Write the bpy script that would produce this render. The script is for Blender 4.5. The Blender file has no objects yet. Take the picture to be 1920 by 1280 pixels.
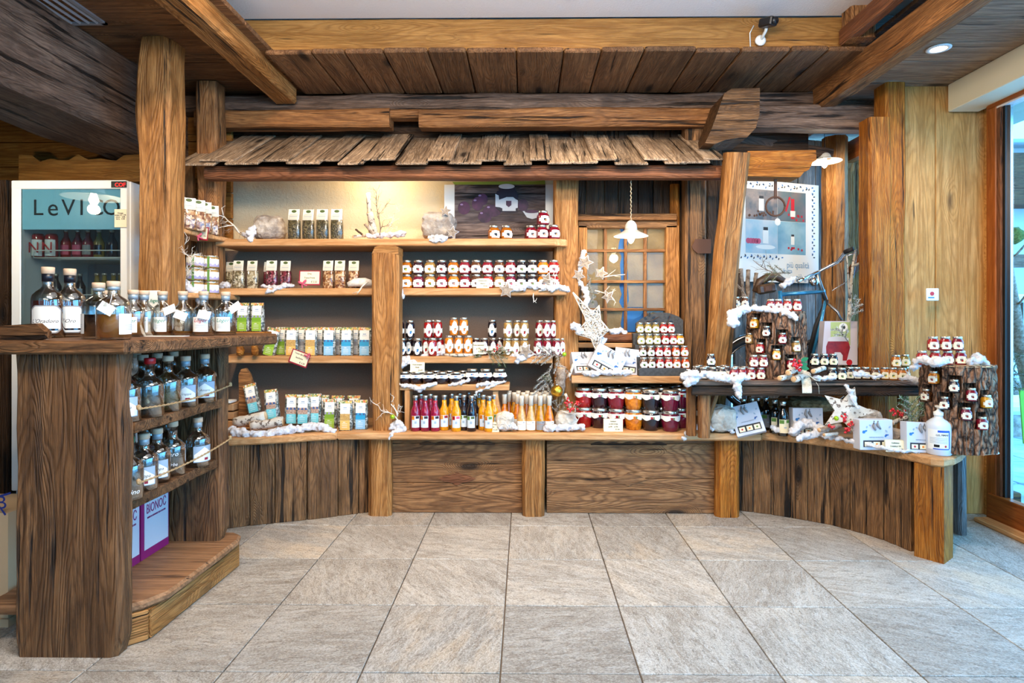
import bpy, bmesh, math, random
from mathutils import Vector, Matrix, noise
R = math.radians
rnd = random.Random(7)
SC = bpy.context.scene
COL = SC.collection

# ---------------------------------------------------------------- camera, world, lights, exposure
CAMZ, FOC, CX, CY, YAW = 1.155, 1120.0, 972.0, 591.0, 0.011
cd = bpy.data.cameras.new('camera'); cam = bpy.data.objects.new('camera', cd); COL.objects.link(cam)
cam.location = (0, 0, CAMZ); cam.rotation_euler = (R(90), 0, YAW)
cd.sensor_width = 36; cd.lens = FOC / 1920 * 36; cd.shift_x = -(CX - 960) / 1920; cd.shift_y = -(640 - CY) / 1920
cd.clip_start = .05; cd.clip_end = 200
SC.camera = cam
SC.view_settings.view_transform = 'Standard'; SC.view_settings.look = 'None'
SC.view_settings.gamma = 1; SC.view_settings.use_curve_mapping = False
SC.view_settings.exposure = 0.0
cy = SC.cycles
cy.max_bounces = 7; cy.diffuse_bounces = 3; cy.glossy_bounces = 3; cy.transmission_bounces = 7; cy.transparent_max_bounces = 8
cy.caustics_reflective = False; cy.caustics_refractive = False; cy.sample_clamp_indirect = 4
cy.use_denoising = True; cy.use_adaptive_sampling = True; cy.adaptive_threshold = .02
wd = bpy.data.worlds.new('world'); SC.world = wd; wd.use_nodes = True
bg = wd.node_tree.nodes['Background']; bg.inputs[0].default_value = (.17, .56, 1, 1); bg.inputs[1].default_value = 8.5

def light(kind, name, loc, power, color, size=.1, target=None, sy=None, spot=None, blend=.5):
    l = bpy.data.lights.new(name, kind); o = bpy.data.objects.new(name, l); COL.objects.link(o)
    o.location = loc; l.energy = power; l.color = color
    if kind == 'AREA':
        l.size = size
        if sy: l.shape = 'RECTANGLE'; l.size_y = sy
    else: l.shadow_soft_size = size
    if spot: l.spot_size = R(spot); l.spot_blend = blend
    if target is not None:
        o.rotation_euler = (Vector(target) - Vector(loc)).to_track_quat('-Z', 'Y').to_euler()
    return o
WARM = (1, .78, .55); NEUT = (1, .87, .74)
# unseen area fills added above and behind the camera, brightening room and ceiling
light('AREA', 'ceiling_fill', (0, 1.05, 2.35), 44, NEUT, 1.6, (0, 1.6, 0), .7)
light('AREA', 'upward_fill', (0, .9, 2.30), 70, NEUT, 1.2, (0, 1.4, 3), .6)  # added upward fill that lifts the plaster ceiling
light('AREA', 'rear_fill', (-.2, -1.2, 2.5), 38, NEUT, 2.6, (0, 3.4, .9), .9)
# spotlights on the plaster ceiling, washing the shelves
for i, (x, t) in enumerate([(-1.1, -1.5), (0.25, 0.0), (1.25, 1.4)]):
    light('SPOT', 'ceiling_spot', (x, 1.9, 2.66), 88, WARM, .05, (t, 3.7, .9), spot=95, blend=.6)
light('SPOT', 'bar_fill_spot', (-.9, .9, 2.45), 62, WARM, .06, (-1.6, 2.5, .9), spot=75, blend=.6)  # unseen spot added to brighten the bar and its bottles

# ---------------------------------------------------------------- measuring helpers (photo pixel + known depth -> metres)
FWD = Vector((-math.sin(YAW), math.cos(YAW), 0)); RGT = Vector((math.cos(YAW), math.sin(YAW), 0)); CAMP = Vector((0, 0, CAMZ))
def ray(px, py): return FWD + RGT * ((px - CX) / FOC) + Vector((0, 0, (CY - py) / FOC))
def W(px, py, Y): d = ray(px, py); return CAMP + d * (Y / d.y)
def X_(px, Y): return W(px, CY, Y).x
def Z_(py, Y, px=984): return W(px, py, Y).z
def F(px, py, z): d = ray(px, py); return CAMP + d * ((z - CAMZ) / d.z)

# ---------------------------------------------------------------- object helpers
WM = {}
def T(x, y=None, z=None):
    return Matrix.Translation(Vector(x) if y is None else Vector((x, y, z)))
def RZ(a): return Matrix.Rotation(a, 4, 'Z')
def RX(a): return Matrix.Rotation(a, 4, 'X')
def RY(a): return Matrix.Rotation(a, 4, 'Y')
def SCL(x, y, z): return Matrix.Diagonal((x, y, z, 1))
def link(o, parent, M):
    COL.objects.link(o)
    if parent is not None:
        o.parent = parent; o.matrix_basis = WM[parent.name].inverted() @ M
    else: o.matrix_basis = M
    WM[o.name] = M
    return o
def tag(o, label=None, cat=None, group=None, kind=None):
    if label: o['label'] = label
    if cat: o['category'] = cat
    if group: o['group'] = group
    if kind: o['kind'] = kind
    return o
def empty(name, loc, label=None, cat=None, group=None, kind=None, rot=0):
    o = bpy.data.objects.new(name, None); o.empty_display_size = .02
    link(o, None, T(Vector(loc)) @ RZ(rot)); return tag(o, label, cat, group, kind)
def obj(name, me, mats, parent=None, M=None):
    o = bpy.data.objects.new(name, me)
    if not isinstance(mats, (list, tuple)): mats = [mats]
    while len(me.materials) < len(mats): me.materials.append(mats[len(me.materials)])
    for i, m in enumerate(mats):
        if me.materials[i] is not m:
            o.material_slots[i].link = 'OBJECT'; o.material_slots[i].material = m
    return link(o, parent, M if M is not None else Matrix.Identity(4))

class MB:
    """collects faces, builds ONE mesh"""
    def __init__(s): s.v = []; s.f = []; s.m = []; s.sm = []
    def add(s, vs, fs, mi=0, M=None, smooth=False):
        b = len(s.v)
        s.v += [(M @ Vector(p)) if M is not None else Vector(p) for p in vs]
        for f in fs: s.f.append([b + i for i in f]); s.m.append(mi); s.sm.append(smooth)
        return s
    def box(s, c, d, mi=0, M=None, bev=0):
        x, y, z = c; a, b, h = d[0] / 2, d[1] / 2, d[2] / 2
        if bev <= 0:
            vs = [(x + i * a, y + j * b, z + k * h) for i in (-1, 1) for j in (-1, 1) for k in (-1, 1)]
            fs = [(0, 1, 3, 2), (4, 6, 7, 5), (0, 4, 5, 1), (2, 3, 7, 6), (0, 2, 6, 4), (1, 5, 7, 3)]
            return s.add(vs, fs, mi, M)
        pts = [(-a + bev, -b), (a - bev, -b), (a, -b + bev), (a, b - bev), (a - bev, b), (-a + bev, b), (-a, b - bev), (-a, -b + bev)]
        ins = [(p[0] * (1 - bev / a), p[1] * (1 - bev / b)) for p in pts]
        lv = [(ins, -h), (pts, -h + bev), (pts, h - bev), (ins, h)]
        vs = [(x + p[0], y + p[1], z + q) for ps, q in lv for p in ps]
        fs = [tuple(range(7, -1, -1)), tuple(range(24, 32))]
        for l in range(3):
            for i in range(8): j = (i + 1) % 8; fs.append((l * 8 + i, l * 8 + j, l * 8 + 8 + j, l * 8 + 8 + i))
        return s.add(vs, fs, mi, M)
    def lathe(s, prof, n=24, mi=0, M=None, sq=0, smooth=True, cap=True, arc=None):
        vs = []; fs = []
        def rr(t): return 1 if not sq else 1 / (abs(math.cos(t)) ** sq + abs(math.sin(t)) ** sq) ** (1 / sq)
        for r, z in prof:
            for i in range(n):
                t = 2 * math.pi * i / n; k = rr(t) * r; vs.append((k * math.cos(t), k * math.sin(t), z))
        for l in range(len(prof) - 1):
            for i in range(n): j = (i + 1) % n; fs.append((l * n + i, l * n + j, l * n + n + j, l * n + n + i))
        if cap:
            if prof[0][0] > 1e-5: fs.append(tuple(range(n - 1, -1, -1)))
            if prof[-1][0] > 1e-5: fs.append(tuple(range((len(prof) - 1) * n, len(prof) * n)))
        return s.add(vs, fs, mi, M, smooth)
    def tube(s, pts, r, n=8, mi=0, M=None, smooth=True):
        pts = [Vector(p) for p in pts]; rs = r if isinstance(r, (list, tuple)) else [r] * len(pts)
        vs = []; fs = []; up = Vector((0.13, .21, 1)).normalized()
        for i, p in enumerate(pts):
            d = (pts[min(i + 1, len(pts) - 1)] - pts[max(i - 1, 0)])
            if d.length < 1e-9: d = Vector((0, 0, 1))
            d.normalize(); a = d.cross(up)
            if a.length < .15: a = d.cross(Vector((1, 0, 0)))
            a.normalize(); b = d.cross(a)
            for k in range(n): t = 2 * math.pi * k / n; vs.append(p + a * (rs[i] * math.cos(t)) + b * (rs[i] * math.sin(t)))
        for l in range(len(pts) - 1):
            for i in range(n): j = (i + 1) % n; fs.append((l * n + i, l * n + j, l * n + n + j, l * n + n + i))
        fs.append(tuple(range(n - 1, -1, -1))); fs.append(tuple(range((len(pts) - 1) * n, len(pts) * n)))
        return s.add(vs, fs, mi, M, smooth)
    def prism(s, poly, z0, z1, mi=0, M=None):
        n = len(poly); ar = sum(poly[i][0] * poly[(i + 1) % n][1] - poly[(i + 1) % n][0] * poly[i][1] for i in range(n))
        if ar < 0: poly = poly[::-1]
        vs = [(p[0], p[1], z0) for p in poly] + [(p[0], p[1], z1) for p in poly]
        fs = [tuple(range(n - 1, -1, -1)), tuple(range(n, 2 * n))] + [(i, (i + 1) % n, n + (i + 1) % n, n + i) for i in range(n)]
        return s.add(vs, fs, mi, M)
    def ico(s, c, r, sub=2, mi=0, M=None, sc=(1, 1, 1), smooth=True, disp=0, fr=8, seed=0):
        vs, fs = ICO(sub); out = []
        for p in vs:
            k = 1 + (disp * noise.fractal(p * fr + Vector((seed * 7.3, seed * 3.1, seed)), .9, 2, 3) if disp else 0)
            out.append(Vector(c) + Vector((p.x * sc[0], p.y * sc[1], p.z * sc[2])) * (r * k))
        return s.add(out, fs, mi, M, smooth)
    def mesh(s, name):
        me = bpy.data.meshes.new(name); me.from_pydata([tuple(p) for p in s.v], [], s.f)
        me.polygons.foreach_set('material_index', s.m); me.polygons.foreach_set('use_smooth', s.sm); me.update()
        return me
    def build(s, name, mats, parent=None, M=None):
        """verts are world space unless M given; origin moved to the bounding-box bottom centre"""
        if M is None:
            lo = Vector([min(p[i] for p in s.v) for i in range(3)]); hi = Vector([max(p[i] for p in s.v) for i in range(3)])
            c = Vector(((lo.x + hi.x) / 2, (lo.y + hi.y) / 2, lo.z)); s.v = [p - c for p in s.v]; M = T(c)
        return obj(name, s.mesh(name), mats, parent, M)
_ico = {}
def ICO(sub):
    if sub not in _ico:
        bm = bmesh.new(); bmesh.ops.create_icosphere(bm, subdivisions=sub, radius=1)
        bm.verts.index_update(); _ico[sub] = ([v.co.copy() for v in bm.verts], [[v.index for v in f.verts] for f in bm.faces]); bm.free()
    return _ico[sub]

# ---------------------------------------------------------------- materials
def lin(c): return tuple(((x / 255) / 12.92 if x / 255 <= .04045 else ((x / 255 + .055) / 1.055) ** 2.4) for x in c) + (1,)
class N:
    def __init__(s, name):
        s.mat = bpy.data.materials.new(name); s.mat.use_nodes = True; s.t = s.mat.node_tree
        s.b = s.t.nodes['Principled BSDF']
    def n(s, typ, **kw):
        nd = s.t.nodes.new('ShaderNode' + typ)
        for k, v in kw.items():
            if k.startswith('i_'): nd.inputs[int(k[2:]) if k[2:].isdigit() else k[2:].replace('_', ' ')].default_value = v
            else: setattr(nd, k, v)
        return nd
    def l(s, a, b): s.t.links.new(a, b)
    def math(s, op, a, b=None, clamp=False):
        m = s.n('Math', operation=op, use_clamp=clamp)
        for i, v in enumerate((a, b)):
            if v is None: continue
            if isinstance(v, (int, float)): m.inputs[i].default_value = v
            else: s.l(v, m.inputs[i])
        return m.outputs[0]
    def mix(s, fac, a, b, typ='MIX'):
        m = s.n('MixRGB', blend_type=typ)
        for i, v in enumerate((fac, a, b)):
            if isinstance(v, (int, float)): m.inputs[i].default_value = v
            elif isinstance(v, tuple): m.inputs[i].default_value = v
            else: s.l(v, m.inputs[i])
        return m.outputs[0]
    def mapr(s, v, a, b, c=0, d=1):
        m = s.n('MapRange', clamp=True); s.l(v, m.inputs[0])
        for i, q in enumerate((a, b, c, d)): m.inputs[i + 1].default_value = q
        return m.outputs[0]
    def noise(s, vec, scale=1, detail=2, rough=.5, dist=0):
        m = s.n('TexNoise'); m.inputs['Scale'].default_value = scale; m.inputs['Detail'].default_value = detail
        m.inputs['Roughness'].default_value = rough; m.inputs['Distortion'].default_value = dist
        if vec is not None: s.l(vec, m.inputs['Vector'])
        return m.outputs[0]
    def mapping(s, vec, sc=(1, 1, 1), rot=(0, 0, 0)):
        m = s.n('Mapping'); m.inputs['Scale'].default_value = sc; m.inputs['Rotation'].default_value = rot; s.l(vec, m.inputs[0]); return m.outputs[0]
    def objco(s, seed=True):
        tc = s.n('TexCoord'); 
        if not seed: return tc.outputs['Object'], None
        oi = s.n('ObjectInfo'); vm = s.n('VectorMath', operation='MULTIPLY_ADD')
        cv = s.n('CombineXYZ')
        for i in range(3): s.l(oi.outputs['Random'], cv.inputs[i])
        s.l(cv.outputs[0], vm.inputs[0]); vm.inputs[1].default_value = (37, 53, 71); s.l(tc.outputs['Object'], vm.inputs[2])
        return vm.outputs[0], oi.outputs['Random']
    def bump(s, h, strength=.5, dist=.004):
        b = s.n('Bump'); b.inputs['Strength'].default_value = strength; b.inputs['Distance'].default_value = dist
        s.l(h, b.inputs['Height']); s.l(b.outputs[0], s.b.inputs['Normal'])

def wood(name, dark, mid, light, rings=9, cross=8, crack=.36, knots=.5, bump=.6, rough=.62, stain=.5, fibre=.5, vary=.3, gw=.36):
    s = N(name); v, rd = s.objco()
    fld = s.noise(s.mapping(v, (1.0, cross, cross)), 1, 1.5, .45, .15)
    vo = s.n('TexVoronoi'); s.l(s.mapping(v, (2.2, 6.5, 6.5)), vo.inputs['Vector']); vo.inputs['Scale'].default_value = 1
    kd = s.mapr(vo.outputs['Distance'], .34, .02)
    sep = s.n('SeparateColor'); s.l(vo.outputs['Color'], sep.inputs[0])
    kn = s.math('MULTIPLY', kd, s.math('GREATER_THAN', sep.outputs[0], 1 - knots * .7))
    fld = s.math('ADD', fld, s.math('MULTIPLY', kn, .34))
    fld = s.math('ADD', fld, s.math('MULTIPLY', s.noise(s.mapping(v, (9, 60, 60)), 1, 2, .6), .035))
    g = s.math('SINE', s.math('MULTIPLY', fld, rings * 24))
    g = s.math('POWER', s.mapr(g, -1.0, 1.0), 2.2)
    fib = s.noise(s.mapping(v, (9, 190, 190)), 1, 3, .7)
    strk = s.noise(s.mapping(v, (2.2, 46, 46)), 1, 5, .72)
    cr = s.mapr(s.noise(s.mapping(v, (1.3, 30, 30)), 1, 4, .62, .25), crack + .005, crack + .06, 1, 0)
    blot = s.noise(s.mapping(v, (2.6, 7, 7)), 1, 4, .65)
    c = s.mix(s.mapr(blot, .36, .64), lin(mid), lin(light))
    c = s.mix(s.mapr(strk, .46, .58, 0, .8), c, lin([(a + b) / 2 for a, b in zip(dark, mid)]))
    c = s.mix(s.math('MULTIPLY', g, gw), c, lin(dark))
    c = s.mix(s.mapr(fib, .42, .66, 0, fibre), c, lin(dark))
    if stain: c = s.mix(s.mapr(s.noise(s.mapping(v, (3.4, 9, 9)), 1, 5, .7), .52, .72, 0, stain), c, lin([q * .45 for q in dark]))
    c = s.mix(s.math('MULTIPLY', s.mapr(kn, .45, .8), .92), c, lin([q * .35 for q in dark]))
    c = s.mix(s.math('MULTIPLY', cr, .92), c, lin([q * .18 for q in dark]))
    mm = s.mapr(rd, 0, 1, .94 * (1 - vary), .94 * (1 + vary * .55))
    hv = s.n('HueSaturation'); hv.inputs['Saturation'].default_value = 1.07; s.l(mm, hv.inputs['Value']); s.l(c, hv.inputs['Color'])
    s.l(hv.outputs[0], s.b.inputs['Base Color'])
    s.b.inputs['Roughness'].default_value = rough; s.b.inputs['Specular IOR Level'].default_value = .3
    h = s.math('SUBTRACT', s.math('MULTIPLY', fib, .5), s.math('ADD', s.math('MULTIPLY', g, .35), s.math('MULTIPLY', cr, 1.1)))
    s.bump(h, min(1, bump * 1.35), .007)
    return s.mat
def plain(name, c, rough=.5, metal=0, spec=.5, coat=0, emit=None, es=1, alpha=1, sss=0):
    s = N(name); b = s.b; b.inputs['Base Color'].default_value = lin(c); b.inputs['Roughness'].default_value = rough
    b.inputs['Metallic'].default_value = metal; b.inputs['Specular IOR Level'].default_value = spec
    b.inputs['Coat Weight'].default_value = coat; b.inputs['Coat Roughness'].default_value = .05
    if emit: b.inputs['Emission Color'].default_value = lin(emit); b.inputs['Emission Strength'].default_value = es
    if sss: b.inputs['Subsurface Weight'].default_value = sss; b.inputs['Subsurface Radius'].default_value = (.02, .02, .02)
    return s.mat
def noisy(name, c1, c2, scale=30, detail=3, lo=.35, hi=.65, rough=.6, bump=0, dist=.002, coat=0, c3=None, metal=0, stretch=(1, 1, 1), spec=.5):
    s = N(name); v, rd = s.objco(); n = s.noise(s.mapping(v, stretch), scale, detail, .6)
    c = s.mix(s.mapr(n, lo, hi), lin(c1), lin(c2))
    if c3: c = s.mix(s.mapr(s.noise(v, scale * 2.7, 2), .58, .62), c, lin(c3))
    s.l(c, s.b.inputs['Base Color']); s.b.inputs['Roughness'].default_value = rough; s.b.inputs['Coat Weight'].default_value = coat
    s.b.inputs['Metallic'].default_value = metal; s.b.inputs['Specular IOR Level'].default_value = spec
    if bump: s.bump(n, bump, dist)
    return s.mat
def glass(name, c=(255, 255, 255), rough=0, ior=1.45):
    s = N(name); s.b.inputs['Base Color'].default_value = lin(c); s.b.inputs['Transmission Weight'].default_value = 1
    s.b.inputs['Roughness'].default_value = rough; s.b.inputs['IOR'].default_value = ior; return s.mat
def film(name, tint=(255, 255, 255), refl=.12, rough=.05, alpha=.9):
    """thin clear sheet: mostly see-through, part glossy"""
    s = N(name); tr = s.n('BsdfTransparent'); tr.inputs[0].default_value = lin(tint); gl = s.n('BsdfGlossy'); gl.inputs['Roughness'].default_value = rough
    lw = s.n('LayerWeight'); lw.inputs[0].default_value = .35; mx = s.n('MixShader')
    s.l(s.mapr(lw.outputs['Facing'], 0, 1, refl * .45, min(1, refl * 5)), mx.inputs[0]); s.l(tr.outputs[0], mx.inputs[1]); s.l(gl.outputs[0], mx.inputs[2])
    s.l(mx.outputs[0], s.t.nodes['Material Output'].inputs[0]); return s.mat

MW = dict(
    bar_lit=wood('wood_bar_lit', (92, 64, 44), (150, 112, 82), (172, 132, 100), rings=3, crack=.26, knots=.1, vary=.05, stain=.15, bump=.25, fibre=.3),  # lighter copy of the bar wood, light on the base board painted in
    bar=wood('wood_bar', (54, 35, 22), (116, 82, 55), (146, 106, 74), rings=7, crack=.33, knots=.35, stain=.55, vary=.1),
    beam_light=wood('wood_beam_ochre', (122, 80, 40), (176, 128, 76), (192, 143, 88), rings=5, crack=.31, knots=.4, stain=.25, vary=.1, bump=.45),
    beam=wood('wood_beam', (82, 52, 32), (156, 108, 70), (186, 136, 92), rings=7, crack=.34, vary=.2),
    beam_grey=wood('wood_beam_grey', (60, 47, 40), (112, 90, 76), (142, 118, 102), rings=8, crack=.36, vary=.2),
    dark=wood('wood_dark', (42, 28, 18), (78, 55, 37), (100, 73, 50), rings=7, crack=.36, vary=.3, stain=.6),
    ceil=wood('wood_ceiling', (74, 50, 34), (134, 97, 68), (158, 118, 84), rings=8, crack=.31, knots=.6, vary=.25, stain=.3),
    ceilr=wood('wood_ceiling_grey', (100, 78, 62), (160, 132, 108), (178, 150, 124), rings=5, crack=.31, knots=.2, vary=.2, stain=.2),
    post=wood('wood_post', (100, 62, 32), (178, 125, 76), (206, 154, 102), rings=7, crack=.335, knots=.5, vary=.12, stain=.3),
    postor=wood('wood_post_orange', (104, 56, 22), (182, 114, 56), (208, 144, 80), rings=9, crack=.33, knots=.5, vary=.15, stain=.3),
    panel=wood('wood_panel', (84, 56, 36), (156, 113, 78), (182, 138, 98), rings=8, cross=5, crack=.29, knots=.9, gw=.6, vary=.12, stain=.4),
    plank=wood('wood_plank', (64, 44, 28), (132, 97, 66), (168, 126, 88), rings=7, crack=.36, knots=.6, vary=.35, stain=.55),
    shelf=wood('wood_shelf', (166, 116, 74), (206, 158, 112), (222, 178, 134), rings=4, crack=.24, knots=.25, vary=.08, stain=.12, bump=.25, fibre=.3),
    gold=wood('wood_wall_gold', (150, 104, 58), (210, 158, 98), (226, 176, 118), rings=4, crack=.28, knots=.5, vary=.08, stain=.25, bump=.3, fibre=.4),
    frame=wood('wood_door_frame', (120, 62, 32), (164, 94, 54), (184, 112, 68), rings=3, crack=.2, knots=.05, vary=.08, stain=0, bump=.15, rough=.4),
    shingle=wood('wood_shingle', (78, 62, 50), (176, 148, 120), (226, 198, 168), rings=8, crack=.36, knots=.3, vary=.3, stain=.5),
    redw=wood('wood_red', (78, 46, 30), (136, 88, 62), (158, 106, 76), rings=6, crack=.33, knots=.2, vary=.1, stain=.4),
    blue=wood('wood_bluegrey', (76, 78, 80), (132, 136, 138), (158, 160, 160), rings=5, crack=.33, vary=.2),
    scallop=wood('wood_scallop', (112, 70, 34), (160, 108, 58), (178, 126, 72), rings=4, crack=.28, knots=.2, vary=.1, stain=.2),
)
def plaster(name, c, sc=90):
    s = N(name); v, _ = s.objco(False); n = s.noise(v, sc, 4, .65, .4); s.b.inputs['Base Color'].default_value = lin(c)
    s.b.inputs['Roughness'].default_value = .9; s.bump(n, .7, .006); return s.mat
M_PLW = plaster('plaster_white', (240, 232, 226)); M_PLB = plaster('plaster_beige', (214, 196, 162), 60)
M_PANELG = noisy('painted_panel_brown', (130, 104, 84), (142, 116, 96), 200, 2, rough=.85)
def stone_tile():
    s = N('stone_tile'); v, rd = s.objco()
    vr = s.n('VectorRotate', rotation_type='Z_AXIS'); s.l(v, vr.inputs['Vector']); s.l(s.mapr(rd, 0, 1, -.2, 2.0), vr.inputs['Angle'])
    v2 = vr.outputs[0]
    a = s.noise(s.mapping(v2, (9, 34, 10)), 1, 6, .72, .9); b = s.noise(s.mapping(v2, (2.5, 6, 3)), 1, 3, .6, .8); f = s.noise(s.mapping(v2, (120, 190, 60)), 1, 3, .75)
    p = s.noise(s.mapping(v2, (26, 60, 26)), 1, 4, .8, .4)
    c = s.mix(s.mapr(b, .32, .68), lin((162, 154, 143)), lin((198, 192, 182)))
    c = s.mix(s.mapr(a, .51, .60, 0, .65), c, lin((146, 134, 120)))
    c = s.mix(s.mapr(a, .47, .38, 0, .5), c, lin((214, 210, 204)))
    fr = s.math('FRACT', s.math('MULTIPLY', rd, 7.31))
    c = s.mix(s.math('MULTIPLY', s.mapr(fr, .5, .95), s.mapr(b, .46, .62, 0, .5)), c, lin((198, 172, 138)))
    c = s.mix(s.mapr(p, .54, .62, 0, .65), c, lin((118, 108, 96)))
    c = s.mix(s.mapr(f, .52, .62, 0, .5), c, lin((112, 104, 96)))
    c = s.mix(s.mapr(f, .46, .38, 0, .4), c, lin((232, 230, 226)))
    hv = s.n('HueSaturation'); s.l(s.mapr(s.math('FRACT', s.math('MULTIPLY', rd, 3.7)), 0, 1, .74, 1.04), hv.inputs['Value']); s.l(c, hv.inputs['Color'])
    s.l(hv.outputs[0], s.b.inputs['Base Color']); s.l(s.mapr(f, .3, .7, .28, .6), s.b.inputs['Roughness'])
    s.bump(s.math('ADD', s.math('MULTIPLY', a, .8), s.math('ADD', s.math('MULTIPLY', p, .6), s.math('MULTIPLY', f, .35))), .8, .006); return s.mat
M_TILE = stone_tile(); M_GROUT = plain('grout', (112, 98, 84), .9)
P = dict(
    white=plain('white_paint', (236, 236, 230), .45), paper=plain('paper_white', (240, 238, 230), .7), cream=plain('paper_cream', (238, 226, 192), .7),
    card=plain('card_beige', (226, 214, 180), .7), black=plain('black', (14, 14, 16), .4), ink=plain('ink', (40, 40, 44), .7), green=plain('ink_green', (74, 92, 40), .6),
    leaf=plain('ink_leaf', (88, 128, 52), .7), blueink=plain('ink_blue', (40, 110, 170), .6), red=plain('red', (190, 24, 34), .5), crim=plain('crimson_card', (150, 20, 46), .6),
    pink=plain('pink_ribbon', (206, 84, 112), .6), orange=plain('ink_orange', (232, 140, 36), .6), orangeprint=plain('ink_orange_print', (236, 150, 50), .6), yellow=plain('ink_yellow', (236, 200, 70), .6), grey=plain('grey', (140, 140, 142), .6),
    chrome=plain('chrome', (225, 225, 228), .14, 1), lid=plain('lid_silver', (214, 208, 198), .22, .9), steel=plain('steel', (150, 150, 150), .35, 1), iron=plain('iron_rust', (92, 60, 42), .65, .4),
    gold=plain('gold', (220, 168, 62), .3, 1), lime=plain('lime_bauble', (160, 200, 40), .18, .5), cork=plain('cork', (206, 176, 146), .7), slate=noisy('slate', (50, 52, 54), (70, 72, 74), 60, rough=.7),
    caplight=plain('shrink_cap', (150, 166, 176), .35, .3), capblack=plain('black_cap', (22, 24, 34), .3), redwax=plain('red_wax', (186, 24, 30), .35), greenwax=plain('green_wax', (14, 92, 66), .35),
    capcream=plain('cream_foil', (232, 220, 200), .5), turq=plain('turquoise_glow_print', (150, 206, 220), .35, emit=(120, 180, 205), es=.35), magenta=plain('magenta_print', (140, 24, 96), .5), boxwhite=plain('box_white', (200, 204, 214), .5),  # turquoise header print carries an added faint glow so it looks lit
    kraft=plain('kraft', (176, 134, 92), .8), purple=plain('ink_plum', (70, 30, 60), .35), cardboard=plain('cardboard', (196, 168, 132), .85), navy=plain('navy', (30, 50, 130), .6),
    twine=noisy('twine_mat', (150, 118, 80), (186, 156, 112), 300, rough=.9), rope=noisy('rope_mat', (170, 150, 118), (206, 188, 154), 120, rough=.9, bump=.4),
    berry=plain('berry', (200, 16, 28), .25, coat=.5), greenleaf=plain('green_leaf', (30, 110, 52), .5), needle=plain('fir_needle', (70, 104, 56), .6), frost=plain('frosted', (222, 226, 224), .8),
    needled=plain('fir_needle_dark', (34, 72, 52), .6), clear=film('clear_glass', (246, 250, 250), .20, .02), pane=film('window_pane', (244, 250, 252), .03, .02), film=film('clear_film', (250, 250, 250), .10, .12),
    vinyl=plain('vinyl_blue', (120, 160, 190), .5), skyblue=plain('blue_backing', (36, 100, 168), .6), tanpaper=noisy('wrapping_paper', (138, 104, 68), (172, 134, 90), 8, 4, bump=.8, dist=.02, rough=.8),
    bikeblue=plain('bike_blue', (60, 150, 196), .25, .4, coat=1), rubber=plain('rubber', (26, 26, 28), .7), leather=noisy('leather', (58, 40, 26), (84, 60, 40), 60, rough=.45, bump=.3),
    linen=noisy('burlap', (226, 216, 194), (196, 184, 158), 260, 2, rough=.95, bump=.6), snow=plain('snow', (236, 244, 252), .8), chestnut=plain('bark_dark', (70, 52, 38), .9),
    plastic=plain('milky_plastic', (214, 222, 232), .3, sss=.4), labelblue=plain('label_blue', (36, 84, 190), .5), palegreen=plain('pale_green', (176, 190, 120), .6), lilac=plain('lilac_print', (196, 176, 206), .6),
)
P['cotton'] = noisy('cotton_wool', (196, 196, 200), (222, 222, 226), 60, 4, rough=1, bump=.5, dist=.005, spec=.02)
P['stone'] = noisy('rock', (128, 116, 106), (196, 184, 170), 14, 6, rough=.9, bump=1, dist=.02)
P['stonew'] = noisy('pale_rock', (170, 158, 144), (222, 212, 196), 12, 6, rough=.9, bump=1, dist=.02)
P['birch'] = noisy('birch_bark', (222, 214, 200), (196, 182, 164), 20, 4, c3=(112, 96, 84), rough=.8, bump=.4, stretch=(1, 1, 1))
P['twig'] = noisy('grey_twig', (112, 92, 76), (170, 154, 138), 50, rough=.9, bump=.4)
P['whitetwig'] = noisy('whitewashed_twig', (214, 204, 188), (240, 234, 224), 40, rough=.9)
P['cutwood'] = noisy('cut_wood', (206, 160, 110), (228, 190, 146), 30, rough=.8)
def barkmat():
    s = N('bark'); v, _ = s.objco(); w = s.noise(v, 14, 3, .6); vm = s.n('VectorMath', operation='ADD'); cv = s.n('CombineXYZ')
    for i in range(3): s.l(s.math('MULTIPLY', w, .03), cv.inputs[i])
    s.l(v, vm.inputs[0]); s.l(cv.outputs[0], vm.inputs[1]); vo = s.n('TexVoronoi', feature='DISTANCE_TO_EDGE'); s.l(s.mapping(vm.outputs[0], (34, 34, 10)), vo.inputs['Vector']); vo.inputs['Scale'].default_value = 1
    n = s.noise(s.mapping(v, (60, 60, 24)), 1, 5, .7); c = s.mix(s.mapr(n, .35, .65), lin((104, 70, 50)), lin((178, 136, 106)))
    c = s.mix(s.mapr(vo.outputs[0], .16, .0), c, lin((34, 22, 16))); c = s.mix(s.mapr(s.noise(v, 9, 3), .55, .7, 0, .5), c, lin((80, 56, 42)))
    s.l(c, s.b.inputs['Base Color']); s.b.inputs['Roughness'].default_value = .95
    s.bump(s.math('ADD', s.mapr(vo.outputs[0], 0, .3), s.math('MULTIPLY', n, .5)), 1, .012); return s.mat
P['bark'] = barkmat()
P['barkstar'] = noisy('bark_star', (112, 98, 84), (168, 152, 134), 60, 4, rough=.95, bump=.6)
P['moss'] = noisy('moss', (92, 84, 56), (140, 130, 96), 50, 4, rough=1, bump=.8)
JAM = {}
def jam(k, c, d=None, **kw): c = tuple(int(q * .86) for q in c); JAM[k] = noisy('jam_' + k, c, d or tuple(min(255, int(q * 1.15) + 4) for q in c), 60, 3, rough=.12, coat=.6, **kw)
jam('amber', (176, 96, 14)); jam('orange', (204, 104, 12), (226, 136, 30)); jam('magenta', (110, 14, 48)); jam('tan', (166, 126, 66)); jam('red', (160, 20, 22)); jam('crimson', (130, 12, 34))
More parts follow.
